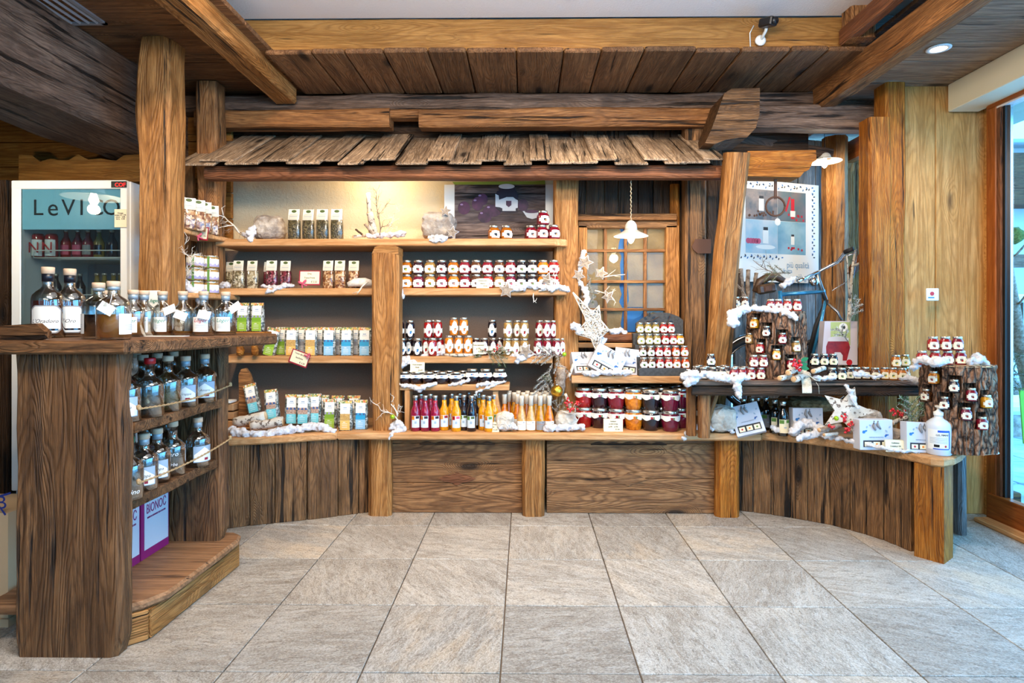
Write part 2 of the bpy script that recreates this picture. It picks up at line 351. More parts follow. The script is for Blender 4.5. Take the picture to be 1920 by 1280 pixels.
jam('black', (18, 14, 22), (34, 26, 38)); jam('brown', (92, 52, 26)); jam('olive', (140, 118, 50)); jam('purple', (48, 18, 30)); jam('gold', (206, 140, 22)); jam('juice', (226, 150, 14), (238, 166, 26)); jam('plumred', (138, 20, 52), (158, 28, 64))
jam('amberpale', (214, 160, 84), (226, 176, 104)); jam('orangered', (186, 66, 18))
def fillmat(name, cs, sc=130):
    s = N(name); v, rd = s.objco(); vo = s.n('TexVoronoi'); vo.inputs['Scale'].default_value = sc; s.l(v, vo.inputs['Vector'])
    sep = s.n('SeparateColor'); s.l(vo.outputs['Color'], sep.inputs[0]); cr = s.n('ValToRGB'); cr.color_ramp.interpolation = 'CONSTANT'
    e = cr.color_ramp.elements; e[0].color = lin(cs[0]); e[1].position = 1 / len(cs); e[1].color = lin(cs[1])
    for i, c in enumerate(cs[2:]): q = e.new((i + 2) / len(cs)); q.color = lin(c)
    s.l(sep.outputs[0], cr.inputs[0]); s.l(cr.outputs[0], s.b.inputs['Base Color']); s.b.inputs['Roughness'].default_value = .35; s.b.inputs['Coat Weight'].default_value = .5
    s.bump(vo.outputs['Distance'], .8, .004); return s.mat
FILL = dict(herb=fillmat('dried_herbs', [(70, 66, 44), (96, 88, 60), (52, 46, 34), (120, 108, 76)]), muesli=fillmat('cereal_mix', [(190, 142, 92), (150, 98, 60), (222, 190, 150), (120, 72, 48)], 90),
            seed=fillmat('seed_mix', [(196, 184, 150), (150, 134, 100), (222, 212, 184), (110, 98, 70)], 110), berries=fillmat('dried_berries', [(92, 24, 40), (128, 40, 58), (60, 18, 28), (158, 84, 96)], 90),
            tea=fillmat('tea_leaves', [(90, 92, 84), (140, 142, 134), (64, 66, 58), (176, 176, 168)], 110), flower=fillmat('flower_print', [(214, 180, 90), (120, 140, 70), (222, 214, 190), (214, 120, 70)], 120),
            photo=fillmat('photo_print', [(150, 110, 80), (96, 110, 60), (180, 60, 60), (120, 90, 70)], 60))

# ---------------------------------------------------------------- timber
def basis(A, B, up=(0, 0, 1)):
    A = Vector(A); B = Vector(B); x = (B - A).normalized(); up = Vector(up)
    y = up.cross(x)
    if y.length < 1e-4: y = Vector((0, 1, 0)) if abs(x.y) < .9 else Vector((1, 0, 0))
    y.normalize(); z = x.cross(y)
    M = Matrix((x, y, z)).transposed().to_4x4(); M.translation = (A + B) / 2; return M, (B - A).length
def timber(name, A, B, w, h, mat, parent=None, seed=None, rough=.006, up=(0, 0, 1), cham=.012, step=.09, taper=1, cuts=None):
    """hewn timber from A to B: w across, h along 'up'; grain runs along local X"""
    seed = rnd.random() * 50 if seed is None else seed
    M, L = basis(A, B, up); n = max(1, int(L / step)); c = min(cham, w * .3, h * .3)
    sec = []
    a, b = w / 2, h / 2
    for (p, q) in [((-a, -b + c), (-a, b - c)), ((-a + c, b), (a - c, b)), ((a, b - c), (a, -b + c)), ((a - c, -b), (-a + c, -b))]:
        sec += [p, ((p[0] + q[0]) / 2, (p[1] + q[1]) / 2), q]
    k = len(sec); vs = []; fs = []
    for i in range(n + 1):
        x = -L / 2 + L * i / n; t = i / n; s = 1 + (taper - 1) * t
        for (y, z) in sec:
            q = Vector((x * 2.2 + seed, y * 9, z * 9 + seed))
            d = noise.fractal(q, 1, 2, 2) * rough * 1.6
            r = math.hypot(y, z); f = 1 + d / max(r, .01)
            vs.append((x, y * s * f, z * s * f))
    for l in range(n):
        for i in range(k): j = (i + 1) % k; fs.append((l * k + i, l * k + j, l * k + k + j, l * k + k + i))
    fs.append(tuple(range(k - 1, -1, -1))); fs.append(tuple(range(n * k, n * k + k)))
    mb = MB(); mb.add(vs, [f[::-1] for f in fs])
    return obj(name, mb.mesh(name), mat, parent, M)
def board(name, A, B, w, h, mat, parent=None, up=(0, 0, 1), bev=.004):
    M, L = basis(A, B, up); mb = MB(); mb.box((0, 0, 0), (L, w, h), bev=bev)
    return obj(name, mb.mesh(name), mat, parent, M)
def vplanks(parent, A, B, z0, z1, ws, th, mats, name='plank', gap=.004, wob=.004, normal=-1):
    """vertical planks along the line A-B (xy), each its own object"""
    A = Vector((A[0], A[1], 0)); B = Vector((B[0], B[1], 0)); L = (B - A).length; d = (B - A) / L; nrm = Vector((-d.y, d.x, 0)) * normal
    tot = sum(ws); t = 0
    for i, w in enumerate(ws):
        ww = w / tot * L; c = A + d * (t + ww / 2) + nrm * (rnd.random() * wob); t += ww
        m = mats[i % len(mats)] if isinstance(mats, (list, tuple)) else mats
        M = Matrix((Vector((0, 0, 1)), d, Vector((0, 0, 1)).cross(d))).transposed().to_4x4(); M.translation = c + Vector((0, 0, (z0 + z1) / 2))
        mb = MB(); mb.box((0, 0, 0), (z1 - z0, ww - gap, th), bev=.003)
        obj(name, mb.mesh(name), m, parent, M)
def struct(name, loc=(0, 0, 0)): return empty(name, loc, kind='structure')
def widths(n, lo=.7, hi=1.4): return [rnd.uniform(lo, hi) for _ in range(n)]
def text(name, s, size, mat, parent, M, align='CENTER', ext=.0006, sx=1, shear=0):
    cu = bpy.data.curves.new('txt', 'FONT'); cu.body = s; cu.size = size; cu.extrude = ext; cu.align_x = align; cu.align_y = 'CENTER'; cu.shear = shear; cu.resolution_u = 3
    o = bpy.data.objects.new('txt', cu); COL.objects.link(o); dg = bpy.context.evaluated_depsgraph_get()
    me = bpy.data.meshes.new_from_object(o.evaluated_get(dg)); bpy.data.objects.remove(o); bpy.data.curves.remove(cu)
    me.materials.clear()
    return obj(name, me, mat, parent, M @ SCL(sx, 1, 1))
UPR = RX(R(90))   # text standing upright facing -Y

# ================================================================= ROOM
T0 = .45
fl = struct('floor')
mb = MB(); mb.box((-.35, 1.2, -.03), (6.6, 7.2, .04)); mb.build('grout_bed', M_GROUT, fl)
xoff = X_(957.2, 3.278)   # a grout line
mb = MB(); mb.box((0, 0, 0), (T0 - .005, T0 - .005, .012), bev=.0015); tme = mb.mesh('tile')
y0 = 3.278
for j in range(-9, 3):
    for i in range(-7, 7):
        x = xoff + (i + .5) * T0; y = y0 + (j + .5) * T0
        if abs(x) > 2.95 or y > 4.3: continue
        obj('tile', tme, M_TILE, fl, T(x, y, -.006 + rnd.uniform(-.0005, .0005)))

ZC = 2.565
cl = struct('ceiling')
# plaster field
mb = MB(); mb.box((.18, .55, 2.80), (3.6, 5.3, .1)); mb.build('plaster_field', M_PLW, cl)
mb = MB(); mb.box((-.3, 1.4, 2.90), (7.4, 7.6, .08)); mb.build('roof_slab', MW['dark'], cl)
# underside planks in front of the shelves (running away from the camera)
gx = [(497, 585), (585, 647), (647, 720), (720, 803), (803, 875), (875, 968), (968, 1057), (1057, 1127), (1127, 1207), (1207, 1303), (1303, 1388), (1388, 1480), (1480, 1550), (1550, 1640)]
for i, (a, b) in enumerate(gx):
    xa, xb = X_(a, 3.18), X_(b, 3.18); 
    board('plank', ((xa + xb) / 2, 3.16 + rnd.uniform(-.01, .01), 2.560), ((xa + xb) / 2, 3.75, 2.560), xb - xa - .006, .026, MW['ceil'], cl, bev=.006)
# ceiling boards of the left bay (running across)
for y_a, y_b in [(-.6, -.2), (-.2, .2), (.2, .6), (.6, 1.0), (1.0, 1.4), (1.4, 1.8), (1.8, 2.2), (2.2, 2.5), (2.5, 2.89), (2.89, 3.32), (3.32, 3.58), (3.58, 3.95)]:
    board('plank', (-3.6, (y_a + y_b) / 2, 2.58), (-1.36, (y_a + y_b) / 2, 2.58), y_b - y_a - .006, .025, MW['ceil'], cl)
for y_a, y_b in [(-.6, .0), (0, .5), (.5, 1.0), (1.0, 1.5), (1.5, 2.0), (2.0, 2.35), (2.35, 2.69), (2.69, 2.93), (2.93, 3.16), (3.16, 3.42), (3.42, 3.7), (3.7, 4.0), (4.0, 4.4), (4.4, 4.8)]:
    board('plank', (1.80, (y_a + y_b) / 2, 2.50), (2.95, (y_a + y_b) / 2, 2.50), y_b - y_a - .005, .025, MW['ceilr'], cl)
for k in range(6):
    board('plank', (1.15, 3.82 + k * .17, 2.42), (2.0, 3.82 + k * .17, 2.42), .165, .02, MW['ceilr'], cl)
# left ceiling grille (metal vent)
v = empty('ceiling_vent', (-1.78, 1.95, 2.565), 'pale metal ventilation grille set in the dark plank ceiling', 'vent')
a_ = W(75, 0, 2.35); b_ = W(187, 36, 2.85)
mb = MB(); mb.box((-2.03, 2.50, 2.563), (.02, .74, .01)); mb.box((-2.34, 2.5, 2.563), (.02, .74, .01)); mb.box((-2.185, 2.86, 2.563), (.33, .02, .01)); mb.box((-2.185, 2.14, 2.563), (.33, .02, .01)); mb.build('frame', P['grey'], v)
for k in range(7): mb = MB(); mb.box((0, 0, 0), (.012, .70, .012)); obj('slat', mb.mesh('slat'), P['grey'], v, T(-2.31 + k * .042, 2.5, 2.562) @ RY(.6))

def beam(lab, A, B, w, h, mat, name='ceiling_beam', cat='beam', **k):
    o = timber(name, A, B, w, h, mat, **k); return tag(o, lab, cat)
# front ochre beam
beam('smooth ochre timber beam under the plaster ceiling edge', (X_(448, 3.25), 3.275, 2.665), (X_(1600, 3.25), 3.275, 2.665), .13, .172, MW['beam_light'], rough=.002, cham=.006)
# long double back beams above the shingle canopy
beam('dark upper log beam directly beneath the plank ceiling', (-2.2, 3.80, 2.485), (2.36, 3.80, 2.485), .16, .105, MW['beam_grey'], rough=.01)
bb = empty('wall_beam', (0, 3.73, 2.34), 'long weathered beam with a square notch, above the shingle canopy', 'beam')
xn0, xn1 = X_(730, 3.675), X_(785, 3.675); zt, zb = Z_(202, 3.675), Z_(236, 3.675)
timber('beam_length', (-2.05, 3.735, (zt + zb) / 2), (xn0, 3.735, (zt + zb) / 2), .12, zt - zb, MW['beam'], bb, rough=.006)
timber('beam_length', (xn1, 3.735, (zt + zb) / 2), (X_(1350, 3.7), 3.735, (zt + zb) / 2), .12, zt - zb, MW['beam'], bb, rough=.006)
timber('beam_length', (xn0, 3.745, zt - .022), (xn1, 3.745, zt - .022), .10, .05, MW['beam'], bb, rough=.002)
beam('grey hewn beam right of the corbel, above the hanging lamp', (X_(1405, 3.7), 3.75, Z_(218, 3.7)), (X_(1660, 3.6), 3.66, Z_(222, 3.6)), .12, .14, MW['beam_grey'], rough=.009)
beam('thin dark sloping beam behind the corbel block', (X_(1380, 3.95), 3.95, Z_(262, 3.95)), (X_(1560, 3.95), 3.97, Z_(290, 3.95)), .08, .07, MW['beam_grey'])
# diagonal-looking beams (parallel to the view)
xl = (X_(515, 3.69) + X_(556, 3.69)) / 2
beam('warm brown ceiling beam ending above the left roof shingles', (xl, -.9, 2.545), (xl, 3.69, 2.545), .135, .155, MW['post'], rough=.004, seed=3)
beam('grey brown ceiling beam ending above the hanging iron ring', (X_(1541, 3.69) + .01, -.9, 2.49), (X_(1541, 3.69) + .01, 3.72, 2.49), .10, .15, MW['beam'], rough=.006)
beam('reddish coffer beam beside the plaster ceiling field', (1.70, -.9, 2.63), (1.70, 3.19, 2.63), .07, .09, MW['redw'], rough=.003)
beam('short upright timber stub between ochre beam and plaster', (X_(1608, 3.15), 3.14, 2.585), (X_(1608, 3.15), 3.14, 2.82), .13, .10, MW['beam'], up=(0, 1, 0), name='timber_stub')
beam('upper plank of the coffer edge beside the plaster', (1.78, -.9, 2.72), (1.78, 3.1, 2.72), .04, .16, MW['beam'], rough=.002)
# heavy left beam
beam('massive grey hewn beam overhead beside the drinks fridge', (-2.40, .2, 2.355), (-2.40, 4.0, 2.355), .44, .46, MW['beam_grey'], rough=.016, cham=.03, step=.06)

# walls
wb = struct('wall_back')
mb = MB(); mb.box((-.85, 3.94, 1.08), (3.0, .05, 2.16)); mb.build('plaster_face', M_PLB, wb)
mb = MB(); mb.box((-.30, 3.945, 2.42), (4.3, .05, .52)); mb.build('upper_boarding', MW['dark'], wb)
for c, d in (((-.3, 4.27, 2.63), (7.2, 1.86, .02)), ((-2.55, 1.2, 2.62), (2.3, 4.2, .02)), ((2.42, 1.2, 2.60), (1.25, 4.2, .02))): mb = MB(); mb.box(c, d); mb.build('deck', MW['dark'], cl)
mb = MB(); mb.box((X_(722, 3.9), 3.908, 1.03), (X_(1052, 3.9) - X_(392, 3.9), .012, 1.10)); mb.build('painted_panel', M_PANELG, wb)
vplanks(wb, (X_(1070, 3.9), 3.91), (X_(1345, 3.9), 3.91), 0, 2.5, [1, 1.2, .9, 1.3, 1, 1.1, .9, 1.2, 1], .03, MW['dark'])
mb = MB(); mb.box((.80, 3.97, 1.3), (1.0, .05, 2.6)); mb.build('backing', MW['dark'], wb)
mb = MB(); mb.box((-2.2, 3.99, 1.3), (1.6, .05, 2.6)); mb.build('backing', MW['dark'], wb)
wr = struct('wall_rear_recess')
vplanks(wr, (X_(1375, 4.25), 4.25), (X_(1552, 4.5), 4.5), 0, 2.45, [1, 1.3, 1.1, .9, 1.2, 1], .03, [MW['blue']])
vplanks(wr, (1.28, 4.0), (1.47, 4.32), 0, 2.45, [1, 1], .03, MW['blue'])
wl = struct('wall_left')
mb = MB(); mb.box((-3.0, 3.90, 1.3), (1.4, .04, 2.66)); mb.build('backing', MW['dark'], wl)
zs = [1.62, 1.78, 1.95, 2.12, 2.28, 2.45]
for i in range(5): board('plank', (-3.6, 3.86, (zs[i] + zs[i + 1]) / 2), (-1.9, 3.86, (zs[i] + zs[i + 1]) / 2), .03, zs[i + 1] - zs[i] - .005, MW['scallop'], wl)
vplanks(wl, (-3.6, 3.40), (X_(20, 3.4), 3.40), 0, 1.93, [1, .8, 1.1, 1], .03, MW['dark'])
vplanks(wl, (-3.6, -1.9), (-3.6, 4.0), 0, 2.6, widths(20), .04, MW['dark'])
vplanks(wl, (X_(296, 3.7), 3.66), (X_(372, 3.7), 3.66), 0, 2.1, [1, 1.2, 1], .03, MW['plank'])
wrr = struct('wall_right')
ww_ = [X_(1691, 3.5), X_(1755, 3.5), X_(1790, 3.5), X_(1862, 3.5)]
for a, b in [(ww_[0], ww_[1]), (ww_[1], ww_[3])]: vplanks(wrr, (a, 3.52), (b, 3.52), 0, 2.49, [1], .03, MW['gold'], wob=.001)
# right outer wall beyond and beside the door
vplanks(wrr, (2.64, 3.56), (2.64, 4.9), 0, .9, widths(5), .05, MW['post'])
mb = MB(); mb.box((2.66, 4.3, 2.44), (.06, 1.3, .12)); mb.box((2.64, .2, 2.45), (.06, 6.4, .3)); mb.box((2.64, -1.7, 1.2), (.06, .8, 2.4)); mb.box((2.64, 1.2, 1.2), (.06, .10, 2.4)); mb.build('wall_face', M_PLW, wrr)
wf = struct('wall_front')   # behind the camera, with wide shop windows
mb = MB(); mb.box((-.4, -2.1, 2.45), (6.8, .08, .5)); mb.box((-.4, -2.1, .55), (6.8, .08, 1.1)); mb.box((-3.3, -2.1, 1.3), (.8, .08, 2.6))
for x, w_ in ((-2.0, 2.0), (-.1, .4), (1.4, .4), (2.8, .35)): mb.box((x, -2.1, 1.3), (w_, .08, 2.6))
mb.build('wall_face', M_PLW, wf)
mb = MB(); mb.box((0, -.9, 2.70), (6.0, 2.5, .06)); mb.build('rear_field', M_PLW, cl)

# roller blind box over the door
bx = struct('trim_1'); xb = X_(1777, 3.48)
mb = MB(); mb.box(((xb + 2.62) / 2, 1.45, (2.33 + 2.487) / 2), (2.62 - xb, 4.06, .157), bev=.004); mb.build('blind_box', P['cream'], bx)

# door
dr = struct('door_1'); XD = 2.60; ya = 3.385; zt_ = 2.31; zb_ = .16
board('frame_post', (XD + .02, ya - .015, 0), (XD + .02, ya - .015, 2.36), .03, .07, MW['frame'], dr, up=(0, 1, 0))
board('frame_post', (XD + .03, ya - .055, .13), (XD + .03, ya - .055, 2.33), .04, .05, MW['redw'], dr, up=(0, 1, 0))
board('frame_rail', (XD + .03, ya, 2.345), (XD + .03, 1.6, 2.345), .07, .07, MW['frame'], dr)
board('frame_rail', (XD + .02, ya, .085), (XD + .02, 1.6, .085), .05, .15, MW['frame'], dr)
board('sill', (XD - .03, ya, .012), (XD - .03, 1.6, .012), .10, .025, MW['shelf'], dr)
mb = MB(); mb.box((2.70, 3.47, 1.25), (.06, .12, 2.5)); mb.build('reveal', MW['gold'], wrr)
mb = MB(); mb.box((XD + .035, ya - .088, 1.24), (.03, .018, 2.16)); mb.build('gasket', P['black'], dr)
mb = MB(); mb.box((XD + .045, ya - .104, 1.24), (.014, .014, 2.16)); mb.build('bead', P['chrome'], dr)
mb = MB(); mb.box((XD + .045, 2.5, 1.24), (.006, 1.75, 2.2)); mb.build('pane', P['pane'], dr)

# window_1: the small old window in the back wall
wn = struct('window_1')
wx0, wx1 = X_(1092, 3.85), X_(1256, 3.85); wz0, wz1 = Z_(622, 3.85), Z_(424, 3.85)
mb = MB(); mb.box(((wx0 + wx1) / 2, 3.888, (wz0 + wz1) / 2), (wx1 - wx0, .006, wz1 - wz0)); mb.build('blue_backing', P['skyblue'], wn)
def sheet(name, x0, x1, z0, z1, y, mat, parent, amp=.01, nx=14, nz=14, jag=0):
    vs = []; fs = []
    for j in range(nz + 1):
        for i in range(nx + 1):
            u = i / nx; x = x0 + (x1 - x0) * u + (jag * noise.noise(Vector((j * .9, y * 9, u * 3 + x0 * 7))) if i in (0, nx) else 0); z = z0 + (z1 - z0) * j / nz
            vs.append((x, y + amp * noise.fractal(Vector((x * 9, z * 9, y * 5)), 1, 2, 3), z))
    for j in range(nz):
        for i in range(nx): a = j * (nx + 1) + i; fs.append((a, a + 1, a + nx + 2, a + nx + 1))
    mb = MB(); mb.add(vs, fs, smooth=True); return mb.build(name, mat, parent)
xm = X_(1165, 3.85); xm2 = X_(1178, 3.85)
sheet('wrapping_paper', wx0, xm, wz0, wz1, 3.872, P['tanpaper'], wn, .006, jag=.03)
sheet('wrapping_paper', xm2, wx1, wz0 + .16, wz1, 3.872, P['tanpaper'], wn, .006, jag=.02)
sheet('wrapping_paper', X_(1215, 3.85), wx1, wz0, wz0 + .2, 3.868, P['tanpaper'], wn, .006, jag=.03)
fw = .05
board('frame_post', (wx0 - .01, 3.84, wz0 - .02), (wx0 - .01, 3.84, wz1), .05, .075, MW['post'], wn, up=(1, 0, 0))
board('frame_post', (wx1 + .01, 3.84, wz0 - .02), (wx1 + .01, 3.84, wz1), .05, .085, MW['post'], wn, up=(1, 0, 0))
board('frame_rail', (wx0 - .03, 3.84, wz1 + .005), (wx1 + .04, 3.84, wz1 + .005), .05, .045, MW['plank'], wn)
board('frame_rail', (wx0 - .05, 3.82, wz1 + .05), (wx1 + .03, 3.82, wz1 + .05), .07, .04, MW['beam'], wn)
board('frame_rail', (wx0 - .03, 3.84, wz0 - .03), (wx1 + .04, 3.84, wz0 - .03), .05, .05, MW['post'], wn)
timber('window_sill', (X_(1120, 3.8), 3.79, Z_(633, 3.8)), (X_(1208, 3.8), 3.79, Z_(633, 3.8)), .08, .045, MW['redw'], wn)
for px in (1136, 1174, 1211): board('glazing_bar', (X_(px, 3.83), 3.855, wz0), (X_(px, 3.83), 3.855, wz1), .016, .02, MW['beam'], wn, up=(1, 0, 0), bev=.002)
for py in (470, 528, 580): board('glazing_bar', (wx0, 3.85, Z_(py, 3.85)), (wx1, 3.85, Z_(py, 3.85)), .014, .018, MW['beam'], wn, bev=.002)
cols = [wx0, X_(1136, 3.83), X_(1174, 3.83), X_(1211, 3.83), wx1]; rows = [wz0, Z_(580, 3.85), Z_(528, 3.85), Z_(470, 3.85), wz1]
for i in range(4):
    for j in range(4):
        mb = MB(); mb.box(((cols[i] + cols[i + 1]) / 2, 3.861, (rows[j] + rows[j + 1]) / 2), (cols[i + 1] - cols[i] - .01, .003, rows[j + 1] - rows[j] - .01)); mb.build('pane', P['pane'], wn)
# window_2: side window of the recess
w2 = struct('window_2'); xw = 2.37
def wy(px): return None
board('frame_post', (xw, 3.72, .9), (xw, 3.72, 2.42), .05, .06, MW['frame'], w2, up=(1, 0, 0))
board('frame_post', (xw, 4.42, .9), (xw, 4.42, 2.42), .05, .08, MW['post'], w2, up=(1, 0, 0))
board('frame_rail', (xw, 3.6, .9), (xw, 4.46, .9), .06, .06, MW['frame'], w2)
board('frame_rail', (xw, 3.6, 2.34), (xw, 4.46, 2.34), .07, .14, MW['frame'], w2)
board('glazing_bar', (xw, 3.6, 1.95), (xw, 4.40, 1.45), .05, .05, MW['frame'], w2)
mb = MB(); mb.box((xw + .01, 4.0, 1.55), (.005, .8, 1.3)); mb.build('pane', P['pane'], w2)
wrc = struct('wall_recess_right')
vplanks(wrc, (2.5, 4.47), (1.9, 4.56), 0, 2.45, [1, 1], .03, MW['post'])
vplanks(wrc, (2.38, 3.6), (2.38, 4.44), 0, .9, widths(4), .03, MW['post'])

# ================================================================= POSTS, CANOPY, SHELVES
def post(lab, A, B, w, d, mat, name='timber_post', cat='post', **k):
    return tag(timber(name, A, B, w, d, mat, up=(0, 1, 0), **k), lab, cat)
x1 = X_(285, 3.0)
post('thick cracked timber post between the fridge and the corner shelves', (x1, 3.08, 0), (x1 - .0, 3.08, 2.565), .168, .17, MW['post'], rough=.012, seed=11, cham=.025)
x2 = X_(385, 3.55)
post('thinner dark timber post behind the corner shelves', (x2, 3.62, 0), (x2, 3.62, 2.56), .125, .12, MW['beam'], rough=.006)
xm_ = X_(722, 3.44)
mp = empty('timber_post', (xm_, 3.50, .489), 'pale weathered shelf post standing mid-counter with a sloped top', 'post')
timber('shaft', (xm_, 3.505, .489), (xm_, 3.505, Z_(474, 3.44)), .155, .13, MW['post'], mp, up=(0, 1, 0), rough=.004, seed=5)
mb = MB(); za = Z_(476, 3.44); zb2 = Z_(459, 3.44)
pr = [(xm_ - .078, za), (xm_ - .06, zb2 - .01), (xm_ - .02, zb2 + .002), (xm_ + .05, zb2), (xm_ + .076, zb2 - .01), (xm_ + .078, za)]
mb.prism(pr, -.065, .065, M=T(0, 3.505, 0) @ RX(R(90)) @ SCL(1, 1, 1)); mb.build('post_top', MW['post'], mp)
x3 = X_(1062, 3.62)
post('upright timber post at the right end of the shelving', (x3, 3.70, .489), (x3, 3.70, 2.0), .145, .14, MW['post'], rough=.005, seed=8)
post('dark upright plank post beside the little window', (X_(1300, 3.8), 3.80, .489), (X_(1300, 3.8), 3.80, 2.4), .13, .12, MW['plank'], rough=.004, seed=21)
post('narrow upright timber behind the slanting post', (X_(1338, 3.85), 3.86, .489), (X_(1336, 3.85), 3.86, 2.3), .10, .08, MW['dark'], rough=.004)
post('brown timber post strip right of the little window', (X_(1267, 3.84), 3.87, .489), (X_(1267, 3.84), 3.87, 2.0), .06, .05, MW['postor'], rough=.003)
post('slanting hewn post carrying the canopy corner', (X_(1331, 3.66), 3.66, .489), W(1381, 287, 3.355), .135, .13, MW['post'], rough=.010, seed=15, cham=.03)
post('tall orange brown post with swirling grain beside the golden planks', (X_(1674, 3.47), 3.50, .489), (X_(1674, 3.47), 3.50, 2.50), .115, .13, MW['postor'], rough=.004, seed=31)
post('broad orange brown post with cut top behind the jar bench', (X_(1639, 3.47), 3.47, .489), (X_(1639, 3.47), 3.47, Z_(222, 3.42)), .122, .12, MW['postor'], rough=.005, seed=37)
post('round debarked log column in the window recess', (X_(1568, 4.2), 4.22, .0), (X_(1568, 4.2), 4.22, 2.40), .155, .155, MW['post'], rough=.008, cham=.05, seed=41)
# corbel block & bracket
cb = empty('corbel', W(1375, 265, 3.5), 'dark carved wooden corbel block above the slanting post', 'corbel')
mb = MB()
q = [(1322, 268), (1335, 240), (1345, 212), (1358, 175), (1372, 166), (1425, 165), (1424, 215), (1417, 240), (1400, 258), (1386, 258), (1360, 262), (1340, 270)]
front = [W(a, b, 3.42) for a, b in q]
poly = [(p.x, p.z) for p in front]
def xzprism(mb, poly, ya, yb, mi=0):
    mb.prism(poly, -yb, -ya, mi, M=Matrix(((1, 0, 0, 0), (0, 0, -1, 0), (0, 1, 0, 0), (0, 0, 0, 1)))); return mb
xzprism(mb, poly, 3.42, 3.68); mb.build('corbel_body', MW['plank'], cb)
br = empty('bracket_beam', W(1455, 310, 3.3), 'red brown carved bracket beam holding the iron ring', 'beam')
mb = MB(); q = [(1402, 283), (1530, 281), (1531, 300), (1524, 304), (1517, 318), (1508, 322), (1500, 332), (1402, 330)]
xzprism(mb, [(W(a, b, 3.38).x, W(a, b, 3.38).z) for a, b in q], 3.38, 3.50); mb.build('bracket_body', MW['postor'], br)
# iron ring
rg = empty('iron_ring', W(1455, 385, 3.44), 'rusty iron ring hanging on a strap from the bracket beam', 'ring')
mb = MB(); mb.box(W(1454, 352, 3.44), (.016, .006, Z_(330, 3.44) - Z_(372, 3.44))); mb.build('strap', P['iron'], rg)
c = W(1454, 387, 3.44); mb = MB(); mb.tube([c + Vector((math.cos(t * .2618) * .054, 0, math.sin(t * .2618) * .054)) for t in range(25)], .006); mb.build('ring', P['iron'], rg)
# iron plate on post
pl = empty('iron_plate', W(1315, 462, 3.72), 'rusty pointed iron plate fixed on the dark upright timber', 'plate')
mb = MB(); xzprism(mb, [(W(a, b, 3.72).x, W(a, b, 3.72).z) for a, b in [(1297, 462), (1304, 448), (1333, 448), (1333, 475), (1308, 475), (1300, 468)]], 3.718, 3.724); mb.build('plate', P['iron'], pl)

# canopy
cn = empty('shingle_canopy', (0, 3.42, 2.0), 'little lean-to roof of weathered wooden shingles over the shelves', 'canopy')
ex0, ex1 = X_(385, 3.44), X_(1400, 3.44)
timber('eave_beam', (ex0, 3.47, Z_(321, 3.42)), (ex1, 3.47, Z_(321, 3.42)), .09, Z_(309, 3.42) - Z_(333, 3.42), MW['redw'], cn, rough=.003)
mb = MB(); mb.add([(X_(385, 3.4), 3.42, 1.995), (X_(1345, 3.4), 3.42, 1.995), (X_(1345, 3.4), 3.92, 2.265), (X_(385, 3.4), 3.92, 2.265)], [(0, 1, 2, 3)]); mb.add([(X_(385, 3.4), 3.42, 1.985), (X_(1345, 3.4), 3.42, 1.985), (X_(1345, 3.4), 3.92, 2.255), (X_(385, 3.4), 3.92, 2.255)], [(3, 2, 1, 0)]); mb.build('roof_boarding', MW['dark'], cn)
sh = [(325, 402, 0), (372, 440, 1), (420, 484, 0), (480, 545, 1), (535, 600, 0), (590, 636, 1), (632, 682, 0), (677, 742, 1), (740, 803, 0), (799, 848, 1), (838, 904, 0), (891, 950, 1), (943, 998, 0), (993, 1034, 1), (1026, 1122, 0), (1111, 1165, 1), (1152, 1216, 0), (1207, 1254, 1), (1246, 1290, 0), (1276, 1332, 0), (1318, 1362, 1)]
for i, (a, b, u) in enumerate(sh):
    Y0 = 3.35 + rnd.uniform(-.012, .012) + .012 * u; xa, xb = X_(a, Y0), X_(b, Y0); xc = (xa + xb) / 2; z0 = 2.005 + .024 * u + rnd.uniform(-.003, .003)
    up = Vector((0, -.5, 1))
    M, L = basis((xc, Y0, z0), (xc + rnd.uniform(-.008, .008), 3.92, z0 + .31), (0, 0, 1))
    M = M @ RX(rnd.uniform(-.02, .02)); mb = MB(); mb.box((0, 0, 0), (L, xb - xa - .002, .013), bev=.003)
    w2_ = (xb - xa) / 2
    for k, p in enumerate(mb.v):   # uneven lower edge
        if p.x < 0: mb.v[k] = Vector((p.x + .008 * noise.noise(Vector((i * 3.1, p.y * 30, 0))), p.y * rnd.uniform(.97, 1), p.z))
    obj('shingle', mb.mesh('shingle'), MW['shingle'], cn, M)

# ---- counter
ZT = .489
ct = empty('display_counter', (0, 3.5, 0), 'low wooden display counter with plank front and pale curved top', 'counter')
def topslab(name, poly, z0, z1, mat, parent, bev=.008):
    mb = MB(); n = len(poly); ar = sum(poly[i][0] * poly[(i + 1) % n][1] - poly[(i + 1) % n][0] * poly[i][1] for i in range(n))
    if ar < 0: poly = poly[::-1]
    c = Vector((sum(p[0] for p in poly) / n, sum(p[1] for p in poly) / n)); vs = []
    ins = []
    for i, p in enumerate(poly):
        a = Vector(poly[i - 1]); b = Vector(poly[(i + 1) % n]); t = (b - a).normalized(); nn = Vector((-t.y, t.x)); ins.append((p[0] + nn.x * bev, p[1] + nn.y * bev))
    for ps, z in ((ins, z0), (poly, z0 + bev), (poly, z1 - bev), (ins, z1)): vs += [(p[0], p[1], z) for p in ps]
    fs = [tuple(range(n - 1, -1, -1)), tuple(range(3 * n, 4 * n))]
    for l in range(3):
        for i in range(n): j = (i + 1) % n; fs.append((l * n + i, l * n + j, l * n + n + j, l * n + n + i))
    mb.add(vs, fs); return mb.build(name, mat, parent)
Lp = [F(427, 822, ZT), F(480, 820, ZT), F(540, 816.5, ZT), F(600, 812.5, ZT), F(632, 810.5, ZT)]
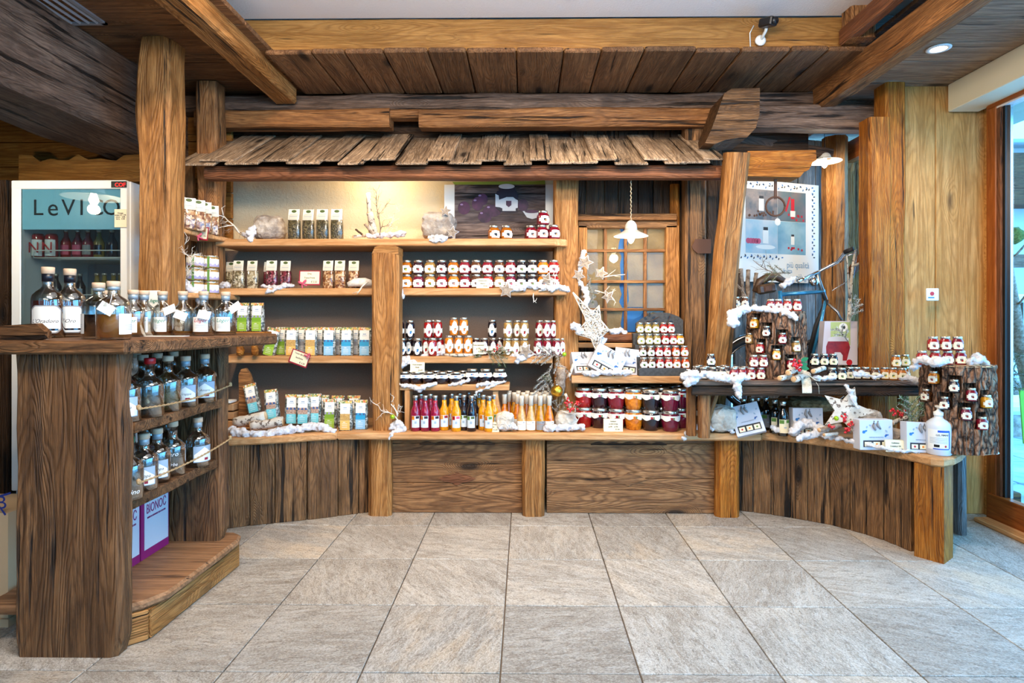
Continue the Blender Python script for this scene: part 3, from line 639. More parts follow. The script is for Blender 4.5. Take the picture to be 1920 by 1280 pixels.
Lp = [(p.x, p.y) for p in Lp]; xs = Lp[-1][0]
topslab('countertop_board', [(-1.80, 3.22)] + Lp + [(xs, 3.88), (-1.84, 3.88), (-1.84, 3.5)], ZT - .041, ZT, MW['shelf'], ct)
xe = X_(1427, 3.375)
topslab('countertop_board', [(xs + .001, Lp[-1][1]), (xs + .2, 3.378), (xe, 3.375), (xe, 3.88), (xs + .001, 3.88)], ZT - .041, ZT, MW['shelf'], ct)
Rp = [(1429, 811.5), (1500, 817), (1560, 824.5), (1612, 832), (1670, 841.5), (1715, 851), (1745, 857.5), (1770, 860), (1790, 857), (1804, 850), (1812, 841), (1813, 833), (1806, 826), (1790, 820)]
Rp = [(F(a, b, ZT).x, F(a, b, ZT).y) for a, b in Rp]
topslab('countertop_board', [(xe + .001, 3.375)] + Rp + [(2.12, 3.38), (1.9, 3.6), (1.9, 3.88), (xe + .001, 3.88)], ZT - .041, ZT, MW['shelf'], ct)
# front: left curve planks
def curve_planks(pts, n, z0, z1, mats):
    pts = [Vector(p) for p in pts]; segs = [(pts[i + 1] - pts[i]).length for i in range(len(pts) - 1)]; tot = sum(segs)
    def at(d):
        for i, s in enumerate(segs):
            if d <= s + 1e-9: return pts[i].lerp(pts[i + 1], d / s)
            d -= s
        return pts[-1]
    ws = n; tw = sum(ws); t = 0
    for i, w in enumerate(ws):
        a = at(t / tw * tot); b = at((t + w) / tw * tot); t += w
        vplanks(ct, (a.x, a.y), (b.x, b.y), z0, z1, [1], .028, mats, wob=.006)
def g(px, py): p = F(px, py, 0); return (p.x, p.y + .014)
curve_planks([g(400, 995), g(427, 990), g(478, 984), g(580, 974), g(635, 967), g(692, 960)], [.35, 1.0, 1.0, 1.3, 1.3, .9, .5], 0, ZT - .04, MW['plank'])
# centre horizontal panels
for (a, b) in ((735, 980), (1025, 1345)):
    xa, xb = X_(a, 3.49), X_(b, 3.49); zz = [0, .175 if a < 900 else .205, ZT - .075 - .005, ZT - .04]
    for k in range(3):
        board('panel_board', (xa, 3.505 - (.008 if k == 2 else 0), (zz[k] + zz[k + 1]) / 2), (xb, 3.505 - (.008 if k == 2 else 0), (zz[k] + zz[k + 1]) / 2), .03, zz[k + 1] - zz[k] - .003, MW['panel' if k < 2 else 'plank'], ct, bev=.002)
    # carved lozenge ornament and scalloped strip
    xc = (xa + xb) / 2 + (-.02 if a > 900 else .0); zc = .20; mb = MB()
    lz = [(-.11, 0), (-.07, .018), (-.03, .024), (0, .040), (.03, .024), (.07, .018), (.11, 0), (.07, -.018), (.03, -.024), (0, -.040), (-.03, -.024), (-.07, -.018)]
    xzprism(mb, [(xc + p[0], zc + p[1]) for p in lz], 3.4855, 3.491); 
    mb.build('carved_lozenge', MW['redw'] if a < 900 else MW['panel'], ct)
    mb = MB(); n = 60
    for k in range(5):
        x0 = xc - .22 + k * .088; xzprism(mb, [(x0 + .088 * t / 10, ZT - .083 + .014 * math.sin(math.pi * t / 10)) for t in range(11)] + [(x0 + .088, ZT - .088), (x0, ZT - .088)], 3.478, 3.484)
    mb.build('scalloped_edge', MW['dark'], ct)
for (px, lab) in ((711, 1), (1001, 1), (1366, 1)):
    x = X_(px, 3.43); timber('leg', (x, 3.46, 0), (x, 3.46, ZT - .04), .132, .07, MW['postor' if px == 1366 else 'post'], ct, up=(0, 1, 0), rough=.004, cham=.02)
curve_planks([g(1387, 957), g(1465, 967), g(1560, 984), g(1650, 1008), g(1716, 1036)], [.9, 1.1, 1.2, 1.0, 1.3, 1.2, .9, 1.1, .8, 1], 0, ZT - .04, [MW['plank'], MW['postor'], MW['plank']])
cq = [F(1714, 1042, 0), F(1770, 1057.5, 0), F(1787, 1045, 0)]; cq = [(p.x, p.y) for p in cq]; d_ = (cq[0][0] + cq[2][0] - cq[1][0], cq[0][1] + cq[2][1] - cq[1][1])
M = Matrix(((0, 1, 0, 0), (0, 0, 1, 0), (1, 0, 0, 0), (0, 0, 0, 1)))
mb = MB(); mb.prism([(cq[0][0], cq[0][1]), cq[1], cq[2], d_], 0, ZT - .041)
o = mb.build('leg', MW['postor'], ct); me = o.data
# reorient so that the grain runs upright
Rg = RY(R(90)); me.transform(Rg); o.matrix_basis = o.matrix_basis @ Rg.inverted(); WM[o.name] = WM[o.name] @ Rg.inverted()
post('short grey plank post behind the counter end', (X_(1797, 3.2), 3.21, 0), (X_(1797, 3.2), 3.21, .45), .045, .10, MW['blue'], rough=.003)

# ---- shelves
def shelf(lab, poly, z, th=.042, mat='shelf'):
    o = topslab('shelf_board', poly, z - th, z, MW[mat], None, .005); return tag(o, lab, 'shelf', 'shelf boards of the shop display')
YF = 3.56
S1 = Z_(447, YF); S2 = Z_(540, YF); S3 = Z_(668, YF)
shelf('top shelf board below the beige plaster wall', [(X_(404, YF), YF), (X_(1040, YF), YF), (X_(1062, YF + .03), YF + .04), (X_(1062, 3.7), 3.63), (X_(1040, 3.9), 3.90), (X_(404, YF), 3.90)], S1)
shelf('second shelf board left of the middle post, under the herb bags', [(X_(425, YF), YF), (X_(703, YF), YF), (X_(703, YF), 3.9), (X_(404, YF), 3.9), (X_(404, YF), YF)], S2)
shelf('shelf board right of the middle post, under the double jam row', [(X_(741, YF), YF), (X_(1062, YF), YF), (X_(1062, YF), 3.62), (X_(1040, YF), 3.9), (X_(741, YF), 3.9)], Z_(540, YF))
shelf('third shelf board left of the middle post, under picture tea pouches', [(X_(410, YF), YF), (X_(700, YF), YF), (X_(700, YF), 3.9), (X_(400, YF), 3.9)], S3)
shelf('shelf board right of the middle post, under the slim fruit jars', [(X_(741, YF), YF), (X_(1036, YF), YF), (X_(1036, YF), 3.9), (X_(741, YF), 3.9)], S3)
S5 = Z_(705, 3.50)
shelf('shelf board under the black slate jar stand', [(X_(1072, 3.5), 3.5), (X_(1296, 3.5), 3.5), (X_(1296, 3.5), 3.76), (1.0, 3.86), (X_(1095, 3.5), 3.86), (X_(1072, 3.5), 3.62)], S5)
shelf('narrow ledge board under the little window sill', [(X_(1085, 3.72), 3.74), (X_(1203, 3.72), 3.74), (X_(1203, 3.72), 3.89), (X_(1085, 3.72), 3.89)], Z_(643, 3.74), .03)
ZU = Z_(421, 3.08)
for lab, z, pts in (('angled corner shelf board under the cereal bags', ZU, [(300, 3.08), (338, 3.16), (430, 3.60)]), ('angled corner shelf board under the stacked glass jars', Z_(548, 3.1), [(300, 3.08), (376, 3.16), (438, 3.56)])):
    pp = [(X_(a, y), y) for a, y in pts]; shelf(lab, pp + [(pp[-1][0], 3.64), (-1.97, 3.64), (-2.0, 3.17), (pp[0][0], 3.17)], z, .026)
# low bench riser
S4 = Z_(721, 3.47)
be = empty('bench_riser', (X_(850, 3.5), 3.5, ZT), 'small pale wooden bench carrying the squat black jars', 'bench')
mb = MB(); mb.box(((X_(745, 3.47) + X_(955, 3.47)) / 2, 3.55, S4 - .017), (X_(955, 3.47) - X_(745, 3.47), .16, .034), bev=.003)
o = mb.build('seat', MW['shelf'], be)
board('leg', (X_(765, 3.5), 3.52, ZT), (X_(765, 3.5), 3.52, S4 - .034), .10, .03, MW['shelf'], be, up=(1, 0, 0))
mb = MB(); xl_ = X_(934, 3.5); pf = [(0, 0), (.02, .05), (.022, .09), (.006, .15), (0, .2), (0, S4 - .034 - ZT)]
xzprism(mb, [(xl_ + a, ZT + b) for a, b in pf] + [(xl_ - .03 + a, ZT + b) for a, b in pf[::-1]], 3.49, 3.60); mb.build('leg', MW['shelf'], be)
# dark jar bench on the right
SB = Z_(713, 3.2)
jb = empty('jar_bench', (1.5, 3.3, ZT), 'dark weathered plank bench carrying small jars above the counter', 'bench')
jx0, jx1 = X_(1292, 3.2), X_(1736, 3.2)
topslab('seat', [(jx0, 3.2), (jx1, 3.19), (jx1, 3.40), (1.87, 3.40), (1.87, 3.60), (1.35, 3.585), (jx0 + .1, 3.54), (jx0, 3.4)], SB - .025, SB, MW['beam_grey'], jb, .004)
timber('apron', (jx0 + .02, 3.225, SB - .055), (jx1, 3.225, SB - .055), .03, .055, MW['dark'], jb, rough=.002)
timber('leg', (X_(1322, 3.25), 3.27, ZT), (X_(1322, 3.25), 3.27, SB - .025), .06, .05, MW['beam'], jb, up=(0, 1, 0), rough=.002)
timber('leg', (X_(1304, 3.25), 3.33, ZT), (X_(1304, 3.25), 3.33, SB - .025), .05, .05, MW['beam'], jb, up=(0, 1, 0), rough=.002)
timber('leg', (X_(1700, 3.3), 3.33, ZT), (X_(1700, 3.3), 3.33, SB - .025), .05, .05, MW['beam'], jb, up=(0, 1, 0), rough=.002)
timber('brace', (X_(1325, 3.35), 3.36, ZT + .05), (X_(1350, 3.35), 3.36, SB - .03), .03, .03, MW['beam'], jb, up=(0, 1, 0), rough=.001)

# scalloped board above the fridge
sb = empty('scalloped_board', W(140, 330, 3.55), 'ochre board with a scalloped top edge above the fridge', 'board')
q = [(35, 340), (35, 290), (60, 291), (75, 303), (95, 297), (110, 300), (128, 300), (147, 289), (165, 299), (190, 297), (205, 300), (218, 301), (232, 291), (262, 289), (262, 340)]
mb = MB(); xzprism(mb, [(W(a, b, 3.6).x, W(a, b, 3.6).z) for a, b in q], 3.6, 3.63); mb.build('board', MW['scallop'], sb)

# ================================================================= KITS: a thing built once, copied with its parts
class Kit:
    def __init__(s, name, cat): s.name = name; s.cat = cat; s.parts = []
    def part(s, name, mb, mats, M=None, under=None):
        s.parts.append((name, mb.mesh(name) if isinstance(mb, MB) else mb, mats if isinstance(mats, (list, tuple)) else [mats], M or Matrix.Identity(4), under)); return s
    def spawn(s, loc, label, rot=0, group=None, over=None, M=None, name=None, sc=1):
        root = bpy.data.objects.new(name or s.name, None); root.empty_display_size = .01
        M = M if M is not None else T(Vector(loc)) @ RZ(rot)
        if sc != 1: M = M @ SCL(sc, sc, sc)
        link(root, None, M); tag(root, label, s.cat, group); made = {}
        for (nm, me, mats, m, under) in s.parts:
            ms = [(over[q] if over and q in over else q) if isinstance(q, str) else q for q in mats]
            ms = [JAM[q] if isinstance(q, str) and q in JAM else (P[q] if isinstance(q, str) else q) for q in ms]
            o = bpy.data.objects.new(nm, me)
            while len(me.materials) < len(ms): me.materials.append(ms[len(me.materials)])
            for i, mm in enumerate(ms):
                if me.materials[i] is not mm: o.material_slots[i].link = 'OBJECT'; o.material_slots[i].material = mm
            par = made.get(under, root) if under else root
            link(o, par, M @ m); made.setdefault(nm, o)
        return root
FR = Matrix(((1, 0, 0, 0), (0, 0, -1, 0), (0, 1, 0, 0), (0, 0, 0, 1)))   # xy drawing -> upright plane facing -Y
def flatpoly(mb, poly, y, mi=0, th=.0008):
    """upright flat print: poly in (x, z), front at y facing -Y"""
    return mb.prism([(p[0], p[1]) for p in poly], -y - th, -y + 0, mi, M=FR) if False else mb.prism([(p[0], p[1]) for p in poly], -y, -y + th, mi, M=FR)
def rect(x0, x1, z0, z1): return [(x0, z0), (x1, z0), (x1, z1), (x0, z1)]
def disc(x, z, r, n=10, rz=None): return [(x + r * math.cos(6.2832 * i / n), z + (rz or r) * math.sin(6.2832 * i / n)) for i in range(n)]
def curved(mb, r, pts, mi=0, n=14, th=.0007):
    """label wrapped on a cylinder: pts = list of (angle deg, zlow, zhigh); 0 deg faces -Y"""
    vs = []; fs = []
    for a, z0, z1 in pts:
        t = R(a - 90); vs += [((r + th) * math.cos(t), (r + th) * math.sin(t), z0), ((r + th) * math.cos(t), (r + th) * math.sin(t), z1)]
    for i in range(len(pts) - 1): fs.append((2 * i, 2 * i + 2, 2 * i + 3, 2 * i + 1))
    return mb.add(vs, fs, mi, smooth=True)
ORD = ['first', 'second', 'third', 'fourth', 'fifth', 'sixth', 'seventh', 'eighth', 'ninth', 'tenth', 'eleventh', 'twelfth', 'thirteenth', 'fourteenth', 'fifteenth', 'sixteenth']

# square jam jar, 0.066 wide 0.084 tall
def square_jar(name, w, h, cat='jar'):
    k = Kit(name, cat); r = w / 2 * .93; mb = MB()
    mb.lathe([(r * .88, 0), (r, .004), (r, h * .60), (r * .94, h * .70), (r * .76, h * .79), (r * .72, h * .84)], 20, sq=4.2); k.part('jar_body', mb, ['jam'])
    mb = MB(); mb.lathe([(r * .80, h * .83), (r * .84, h * .84), (r * .84, h * .97), (r * .78, h)], 18); k.part('lid', mb, 'lid')
    mb = MB(); a = r * .97
    def strip(xs, off, mi):
        vs = []
        for x, z0, z1 in xs: y = -r * max(0, 1 - abs(x / r) ** 4.2) ** (1 / 4.2) - off; vs += [(x, y, z0), (x, y, z1)]
        mb.add(vs, [(2 * i, 2 * i + 2, 2 * i + 3, 2 * i + 1) for i in range(len(xs) - 1)], mi)
    lo, hi = h * .22, h * .46; strip([(-a, lo, hi), (-a * .94, lo, hi), (-a * .86, lo, hi), (-a * .76, lo, hi)], .0007, 0); strip([(a * .76, lo, hi), (a * .86, lo, hi), (a * .94, lo, hi), (a, lo, hi)], .0007, 0)
    strip([(x * a * .76, h * .11, h * (.575 + .055 * (1 - x * x))) for x in (-1, -.7, -.35, 0, .35, .7, 1)], .0008, 0)
    e = r * .26; flatpoly(mb, [(-e, h * .44), (-e, h * .33), (-e * .5, h * .27), (e * .6, h * .27), (e, h * .33), (e, h * .44)], -r - .0014, 1, .0003); flatpoly(mb, disc(e * .5, h * .30, e * .7, 8), -r - .0018, 2, .0003); flatpoly(mb, rect(-r * .22, r * .22, h * .52, h * .535), -r - .0014, 3, .0003)
    k.part('label', mb, ['lab', 'emA', 'emB', 'ink']); return k
def DEF(**k): d = dict(lab='white', emA='ink', emB='red'); d.update(k); return d
P['emb'] = plain('emblem_brown', (112, 88, 80), .6)
K_SQ = square_jar('jam_jar', .0725, .085)
K_MINI = square_jar('mini_jam_jar', .0505, .067)
K_MINIC = K_MINI
FRUIT = dict(amber=('green', 'yellow'), magenta=('emb', 'pink'), tan=('orange', 'leaf'), red=('emb', 'red'), orange=('emb', 'orange'), crimson=('emb', 'red'), brown=('emb', 'purple'), black=('emb', 'leaf'),
             olive=('leaf', 'yellow'), purple=('iron', 'crim'), gold=('orange', 'red'), orangered=('green', 'orange'))
def jov(c, **k): a, b = FRUIT.get(c, ('ink', 'red')); d = dict(jam=c, lab='white', emA=a, emB=b); d.update(k); return d
WORD = dict(amber='amber', magenta='magenta', tan='tan', red='red', orange='orange', crimson='crimson', brown='brown', black='black', olive='olive green', purple='dark purple', gold='golden', orangered='orange red')

def row(kit, pxs, Y, z, cols, fmt, group, over=None, rot=0, start=0, rev=False, dy=0):
    n = len(pxs)
    for i, px in enumerate(pxs):
        c = cols[i] if isinstance(cols, (list, tuple)) else cols
        o = jov(c) if c in WORD else {}
        if over: o.update(over)
        k = (n - 1 - i) if rev else i
        kit.spawn((X_(px, Y), Y + dy * i + rnd.uniform(-.002, .002), z), fmt.format(c=WORD.get(c, c), o=ORD[k + start]), rot + rnd.uniform(-.06, .06) - (.7 * math.atan(X_(px, Y) / Y) if px > 1300 else 0), group, o)

# ---- double row of jam jars on the right second shelf
G = 'jam jars in the double row right of the middle post'
cl_ = ['orange', 'magenta', 'tan', 'red', 'orange', 'crimson', 'brown', 'red', 'tan', 'magenta', 'black', 'black', 'orange', 'red']
cu_ = ['amber', 'purple', 'tan', 'purple', 'amber', 'crimson', 'brown', 'crimson', 'brown', 'crimson', 'black', 'black', 'orange', 'red']
lx = [763, 785, 807.5, 829, 851, 872.5, 893.5, 915, 937, 957.5, 978, 998, 1018, 1038]
S2r = S2
row(K_SQ, lx, 3.61, S2r, cl_, 'square {c} jam jar, {o} from the middle post, lower row of the double stack', G, dict(lab='white'))
row(K_SQ, [p - .5 for p in lx[:10]] + lx[10:], 3.61, S2r + .0855, cu_, 'square {c} jam jar, {o} from the middle post, upper row of the double stack', G, dict(lab='white'))
for i, px in enumerate(lx[:13]): pass
# ---- jars on the top shelf by the plum picture
G = 'jam jars in front of the plum picture'
for px, z, nm in ((926, 0, 'nearer the stone'), (949, 0, 'nearer the corner post')):
    K_SQ.spawn((X_(px, 3.62), 3.62, S1), 'dark amber jam jar of the pair under the plum picture, ' + nm, R(22), G, jov('amber', emA='ink', emB='ink'))
for px, z, lab in ((995, 0, 'crimson jam jar at the end of the trio below the plum picture'), (1016, 0, 'crimson jam jar in the middle of the trio below the plum picture'), (1038, 0, 'crimson jam jar of the trio touching the corner post'), (1018, 1, 'single crimson jam jar stacked on the trio beside the post')):
    K_SQ.spawn((X_(px, 3.60), 3.60 + (.02 if px == 995 else 0), S1 + z * .0855), lab, R(20), G, jov('crimson', emA='ink', emB='orange'))

# ---- slim fruit jars
def slim_jar():
    k = Kit('fruit_jar', 'jar'); r = .0265; h = .107; mb = MB()
    mb.lathe([(r * .86, 0), (r, .005), (r, h * .76), (r * .93, h * .83), (r * .82, h * .87)], 20); k.part('jar_body', mb, ['jam'])
    mb = MB(); mb.lathe([(r * .88, h * .87), (r * .94, h * .875), (r * .94, h * .975), (r * .86, h)], 20); k.part('lid', mb, 'lid')
    mb = MB(); pts = []
    for i in range(25):
        a = -105 + i * 8.75; t = max(0, 1 - (a / 36) ** 2) ** .5; band = .5 + .5 * math.cos(a / 105 * 9)
        pts.append((a, h * (.30 - .22 * t - .05 * (band if t == 0 else 0)), h * (.50 + .28 * t + .05 * (band if t == 0 else 0))))
    curved(mb, r, pts, 0); curved(mb, r, [(a, h * .28 - (18 - abs(a)) * .0004, h * .36 + (18 - abs(a)) * .0003) for a in range(-6, 19, 4)], 1, th=.0013); curved(mb, r, [(a, h * .36, h * .42) for a in (4, 10, 16, 22)], 2, th=.0012)
    curved(mb, r, [(a, h * .60, h * .615) for a in (-14, -5, 5, 14)], 3, th=.0012)
    k.part('label', mb, ['white', 'emA', 'emB', 'ink']); return k
K_SL = slim_jar()
G = 'slim fruit jars on the shelf right of the middle post'
def slim(lst, Y0, z0, fmt):
    for i, (px, c, back) in enumerate(lst):
        Y = Y0 + (.055 if back else 0); K_SL.spawn((X_(px, Y), Y, z0), fmt.format(o=ORD[i]), R(rnd.uniform(-6, 18)), G, dict(jam=c, emA={'black': 'blueink', 'red': 'red', 'orange': 'orange', 'purple': 'crim', 'tan': 'red', 'crimson': 'red'}[c], emB='leaf'))
z3 = S3
slim([(754, 'black', 0), (768, 'black', 1), (783, 'black', 0)], 3.60, z3, 'slim black blueberry jar, {o} from the middle post in the bottom row')
slim([(750, 'black', 0), (769, 'black', 0)], 3.60, z3 + .108, 'slim black blueberry jar stacked on top, {o} from the middle post')
slim([(800, 'red', 1), (811, 'red', 0), (825, 'red', 1)], 3.585, z3 + .002, 'slim red strawberry jar in the bottom row, {o} counted from the blueberry jars')
slim([(803, 'red', 0), (813, 'red', 1), (821, 'red', 0)], 3.60, z3 + .110, 'slim red strawberry jar stacked on top, {o} counted from the blueberry jars')
slim([(842, 'orange', 0), (860, 'orange', 0), (878, 'orange', 0)], 3.60, z3 + .017, 'slim orange peach jar standing on the bark slice, {o} from the strawberry jars')
slim([(851, 'orange', 0), (869.5, 'orange', 0)], 3.60, z3 + .125, 'slim orange peach jar stacked on top, {o} from the strawberry jars')
slim([(892, 'purple', 0), (908, 'purple', 0), (925, 'purple', 0), (937, 'purple', 1)], 3.66, z3, 'slim dark cherry jar behind the fir sprig, {o} from the peach jars')
slim([(923, 'black', 0)], 3.68, z3 + .110, 'single slim dark jar with a beige label stacked above the cherry jars')
slim([(951, 'tan', 0), (966, 'tan', 0), (983, 'tan', 0)], 3.60, z3, 'slim tan pear jar in the bottom row, {o} from the cherry jars')
slim([(952, 'tan', 0), (970, 'tan', 1), (983, 'tan', 0)], 3.60, z3 + .108, 'slim tan pear jar stacked on top, {o} from the cherry jars')
slim([(1009, 'crimson', 0), (1026, 'crimson', 0), (1043, 'crimson', 0), (1054, 'crimson', 1)], 3.60, z3, 'slim red pomegranate jar in the bottom row, {o} from the pear jars')
slim([(1012, 'crimson', 1), (1025, 'crimson', 0), (1037, 'crimson', 1)], 3.60, z3 + .108, 'slim red pomegranate jar stacked on top, {o} from the pear jars')

# ---- squat black jars on the little bench
def squat(name, r, h, big=False):
    k = Kit(name, 'jar'); mb = MB()
    if big: mb.lathe([(r * .74, 0), (r * .80, .004), (r * .88, h * .25), (r, h * .62), (r * .98, h * .74), (r * .84, h * .82), (r * .80, h * .86)], 28)
    else: mb.lathe([(r * .66, 0), (r * .78, .004), (r, h * .36), (r, h * .52), (r * .86, h * .72), (r * .68, h * .82)], 24)
    k.part('jar_body', mb, ['jam'])
    mb = MB(); q = (.86, .87) if big else (.70, .72); mb.lathe([(r * q[0], h * .85), (r * q[1], h * .86), (r * q[1], h * .965), (r * (q[0] - .04), h)], 24); k.part('lid', mb, ['lidm'])
    mb = MB(); vs = []; fs = []; n = 33
    for i in range(n):
        a = -115 + 230 * i / (n - 1); t = R(a - 90)
        if big: zz = (h * (.56 + .05 * math.cos(a / 115 * 9.4)), h * .77); rr_ = (r * (.995 if True else 1), r * .95)
        else: zz = (h * (.50 + .03 * math.cos(a / 115 * 9.4)), h * .76); rr_ = (r * 1.0, r * .80)
        for z, q in zip(zz, rr_): vs.append(((q + .0014) * math.cos(t), (q + .0014) * math.sin(t), z))
    for i in range(n - 1): fs.append((2 * i, 2 * i + 2, 2 * i + 3, 2 * i + 1))
    mb.add(vs, fs, 0, smooth=True)
    for a, mi in ((-8, 1), (0, 1), (9, 2)):
        vv = []
        for da, zf in ((-4, .60), (4, .60), (4, .70), (-4, .70)): t = R(a + da - 90); q = (r * (1.0 - .05 * (zf - .56) / .21) if big else r * (1.0 - .2 * (zf - .5) / .26)) + .0024; vv.append((q * math.cos(t), q * math.sin(t), h * zf))
        mb.add(vv, [(0, 1, 2, 3)], mi)
    k.part('label', mb, ['white', 'emA', 'emB']); return k
K_QT = squat('squat_jar', .040, .072); K_QB = squat('squat_jar', .042, .088); K_BG = squat('preserve_jar', .054, .118, True)
G = 'squat black berry jars on the little bench'
for i, px in enumerate([758, 781, 804, 829, 855]):
    K_QT.spawn((X_(px, 3.52), 3.52 - (.004 * i), S4), f'low squat black berry jar with blue print, {ORD[i]} from the middle post', R(6), G, dict(jam='black', lidm='lid', emA='blueink', emB='blueink'))
for i, px in enumerate([885, 910, 937]):
    K_QB.spawn((X_(px, 3.52), 3.52, S4), f'taller squat black berry jar with red print, {ORD[i]} from the low squat jars', R(6), G, dict(jam='black', lidm='lid', emA='blueink', emB='red'))
for i, px in enumerate([770, 793, 817, 842, 868]):
    K_QT.spawn((X_(px, 3.59), 3.59, S4), f'squat black berry jar half hidden in the back row, {ORD[i]} from the post', 0, G, dict(jam='black', lidm='lid', emA='blueink', emB='blueink'))

# ---- juice bottles
def juice():
    k = Kit('juice_bottle', 'bottle'); r = .0285; h = .204; mb = MB()
    mb.lathe([(r * .9, 0), (r, .004), (r, h * .50), (r * .92, h * .58), (r * .55, h * .69), (r * .47, h * .76), (r * .47, h * .86)], 22); k.part('bottle_body', mb, ['jam'])
    mb = MB(); mb.lathe([(r * .46, h * .83), (r * .46, h * .94)], 16, cap=False); k.part('clear_neck', mb, 'steel')
    mb = MB(); mb.lathe([(r * .54, h * .93), (r * .56, h * .935), (r * .56, h * .99), (r * .5, h)], 18); k.part('cap', mb, 'lid')
    mb = MB(); curved(mb, r, [(a, h * .11, h * .44) for a in range(-48, 49, 8)], 0); curved(mb, r, [(a, h * .33, h * .435) for a in range(-46, -10, 8)], 1, th=.0013); curved(mb, r, [(a, h * .36, h * .43) for a in range(0, 44, 8)], 2, th=.0013)
    curved(mb, r, [(a, h * .22, h * .29) for a in (-12, -4, 4, 12)], 3, th=.0013); k.part('label', mb, ['lb', 'emA', 'emB', 'labelgrey']); return k
P['labelgrey'] = plain('label_grey', (150, 170, 190), .6); P['palelabel'] = plain('label_pale', (206, 222, 236), .6)
K_JU = juice(); G = 'fruit juice bottles under the little bench'
def ju(px, c, Y, lab, a='orange', b='purple'): K_JU.spawn((X_(px, Y), Y, ZT), lab, R(rnd.uniform(-8, 14)), G, dict(jam=c, lb='palelabel', emA=a, emB=b))
for i, px in enumerate((779, 797.5, 816)): ju(px, 'plumred', 3.445, f'magenta juice bottle in the front row, {ORD[i]} from the bench leg')
for i, px in enumerate((789, 807)): ju(px, 'plumred', 3.52, f'magenta juice bottle in the second row, {ORD[i]} from the bench leg')
ju(833, 'juice', 3.47, 'orange yellow juice bottle next to the magenta bottles', 'orangeprint', 'red'); ju(855.5, 'juice', 3.44, 'orange yellow juice bottle in front beside the dark bottles', 'red', 'pink')
ju(847, 'juice', 3.53, 'orange yellow juice bottle half hidden between two front ones', 'red', 'pink')
ju(870, 'black', 3.47, 'dark berry juice bottle next to the orange yellow ones', 'leaf', 'green'); ju(884, 'black', 3.44, 'dark berry juice bottle standing furthest forward of the dark group', 'leaf', 'green')
ju(862, 'black', 3.56, 'dark berry juice bottle in the last row behind the orange ones', 'leaf', 'green'); ju(890, 'black', 3.52, 'dark berry juice bottle peeping out behind the forward dark one', 'leaf', 'green'); ju(879, 'black', 3.60, 'dark berry juice bottle at the very back of its group', 'leaf', 'green')
ju(906, 'juice', 3.48, 'apricot juice bottle next to the dark berry bottles', 'orange', 'orange'); ju(917, 'juice', 3.43, 'apricot juice bottle in front, behind the price card', 'orange', 'leaf'); ju(926, 'juice', 3.50, 'apricot juice bottle beside the curved bench leg', 'orange', 'leaf'); ju(898, 'juice', 3.56, 'apricot juice bottle hidden in the last row', 'orange', 'leaf')
P['orangeprint'] = P['orange']

def cone_bottle():
    k = Kit('juice_bottle', 'bottle'); r = .0285; h = .202; mb = MB()
    mb.lathe([(r * .9, 0), (r, .004), (r, h * .30), (r * .8, h * .45), (r * .42, h * .67), (r * .40, h * .78)], 22); k.part('bottle_body', mb, ['jam'])
    mb = MB(); mb.lathe([(r * .47, h * .72), (r * .46, h * .92), (r * .5, h * .93), (r * .5, h * .99), (r * .44, h)], 18); k.part('foil_cap', mb, 'capcream')
    mb = MB(); curved(mb, r, [(a, h * .04, h * .29) for a in range(-60, 61, 10)], 0); curved(mb, r, [(a, h * .20, h * .206) for a in range(-50, 51, 10)], 1, th=.0012); curved(mb, r, [(20, h * .24, h * .27), (28, h * .24, h * .27)], 2, th=.0013)
    k.part('label', mb, ['lb', 'orange', 'ink']); return k
K_CO = cone_bottle(); G = 'cone shaped nectar bottles with cream foil necks'
def co(px, Y, c, lab): K_CO.spawn((X_(px, Y), Y, ZT), lab, R(rnd.uniform(-8, 8)), G, dict(jam=c, lb='white' if c != 'gold' else 'grey'))
for i, (px, c) in enumerate(((978, 'amberpale'), (995.5, 'amberpale'), (1013, 'gold'), (1030, 'orange'))): co(px, 3.455, c, f'nectar bottle with cream foil neck, {ORD[i]} of the front row from the pale rock')
for i, (px, c) in enumerate(((946, 'orange'), (970, 'orange'), (987, 'amber'), (1004, 'gold'), (1021, 'gold'))): co(px, 3.525, c, f'nectar bottle with cream foil neck, {ORD[i]} of the second row from the bench')
for i, (px, c) in enumerate(((957, 'amber'), (964, 'gold'), (981, 'gold'), (998, 'amber'), (1012, 'gold'), (1026, 'orange'))): co(px + (0 if i else -3), 3.60, c, f'nectar bottle with cream foil neck, {ORD[i]} of the third row from the bench')
for i, (px, c) in enumerate(((955, 'brown'), (972, 'gold'), (989, 'gold'), (1006, 'brown'), (1022, 'gold'))): co(px, 3.675, c, f'nectar bottle with cream foil neck, {ORD[i]} of the rearmost row from the bench')

# ---- big preserve jars
G = 'large facetted preserve jars stacked two high'
bigt = [(1095, 'red', 3.585), (1124, 'purple', 3.56), (1155.5, 'crimson', 3.535), (1188, 'orange', 3.51), (1220, 'black', 3.485), (1257, 'magenta', 3.46)]
for i, (px, c, Y) in enumerate(bigt):
    w = WORD[c]
    K_BG.spawn((X_(px, Y), Y, ZT), f'large {w} preserve jar of the front row, bottom tier, {ORD[i]} from the gold bauble', 0, G, dict(jam=c, lidm='lid', emA='red' if c != 'orange' else 'orange', emB='leaf'))
    K_BG.spawn((X_(px - .5, Y), Y, ZT + .118), f'large {w} preserve jar of the front row, upper tier, {ORD[i]} from the gold bauble', 0, G, dict(jam=c, lidm='lid', emA='red' if c != 'orange' else 'orange', emB='leaf'))
bb_ = [(1112, 'red', 3.68), (1143, 'purple', 3.665), (1175, 'crimson', 3.645), (1207, 'orange', 3.62), (1240, 'black', 3.60), (1275, 'magenta', 3.57)]
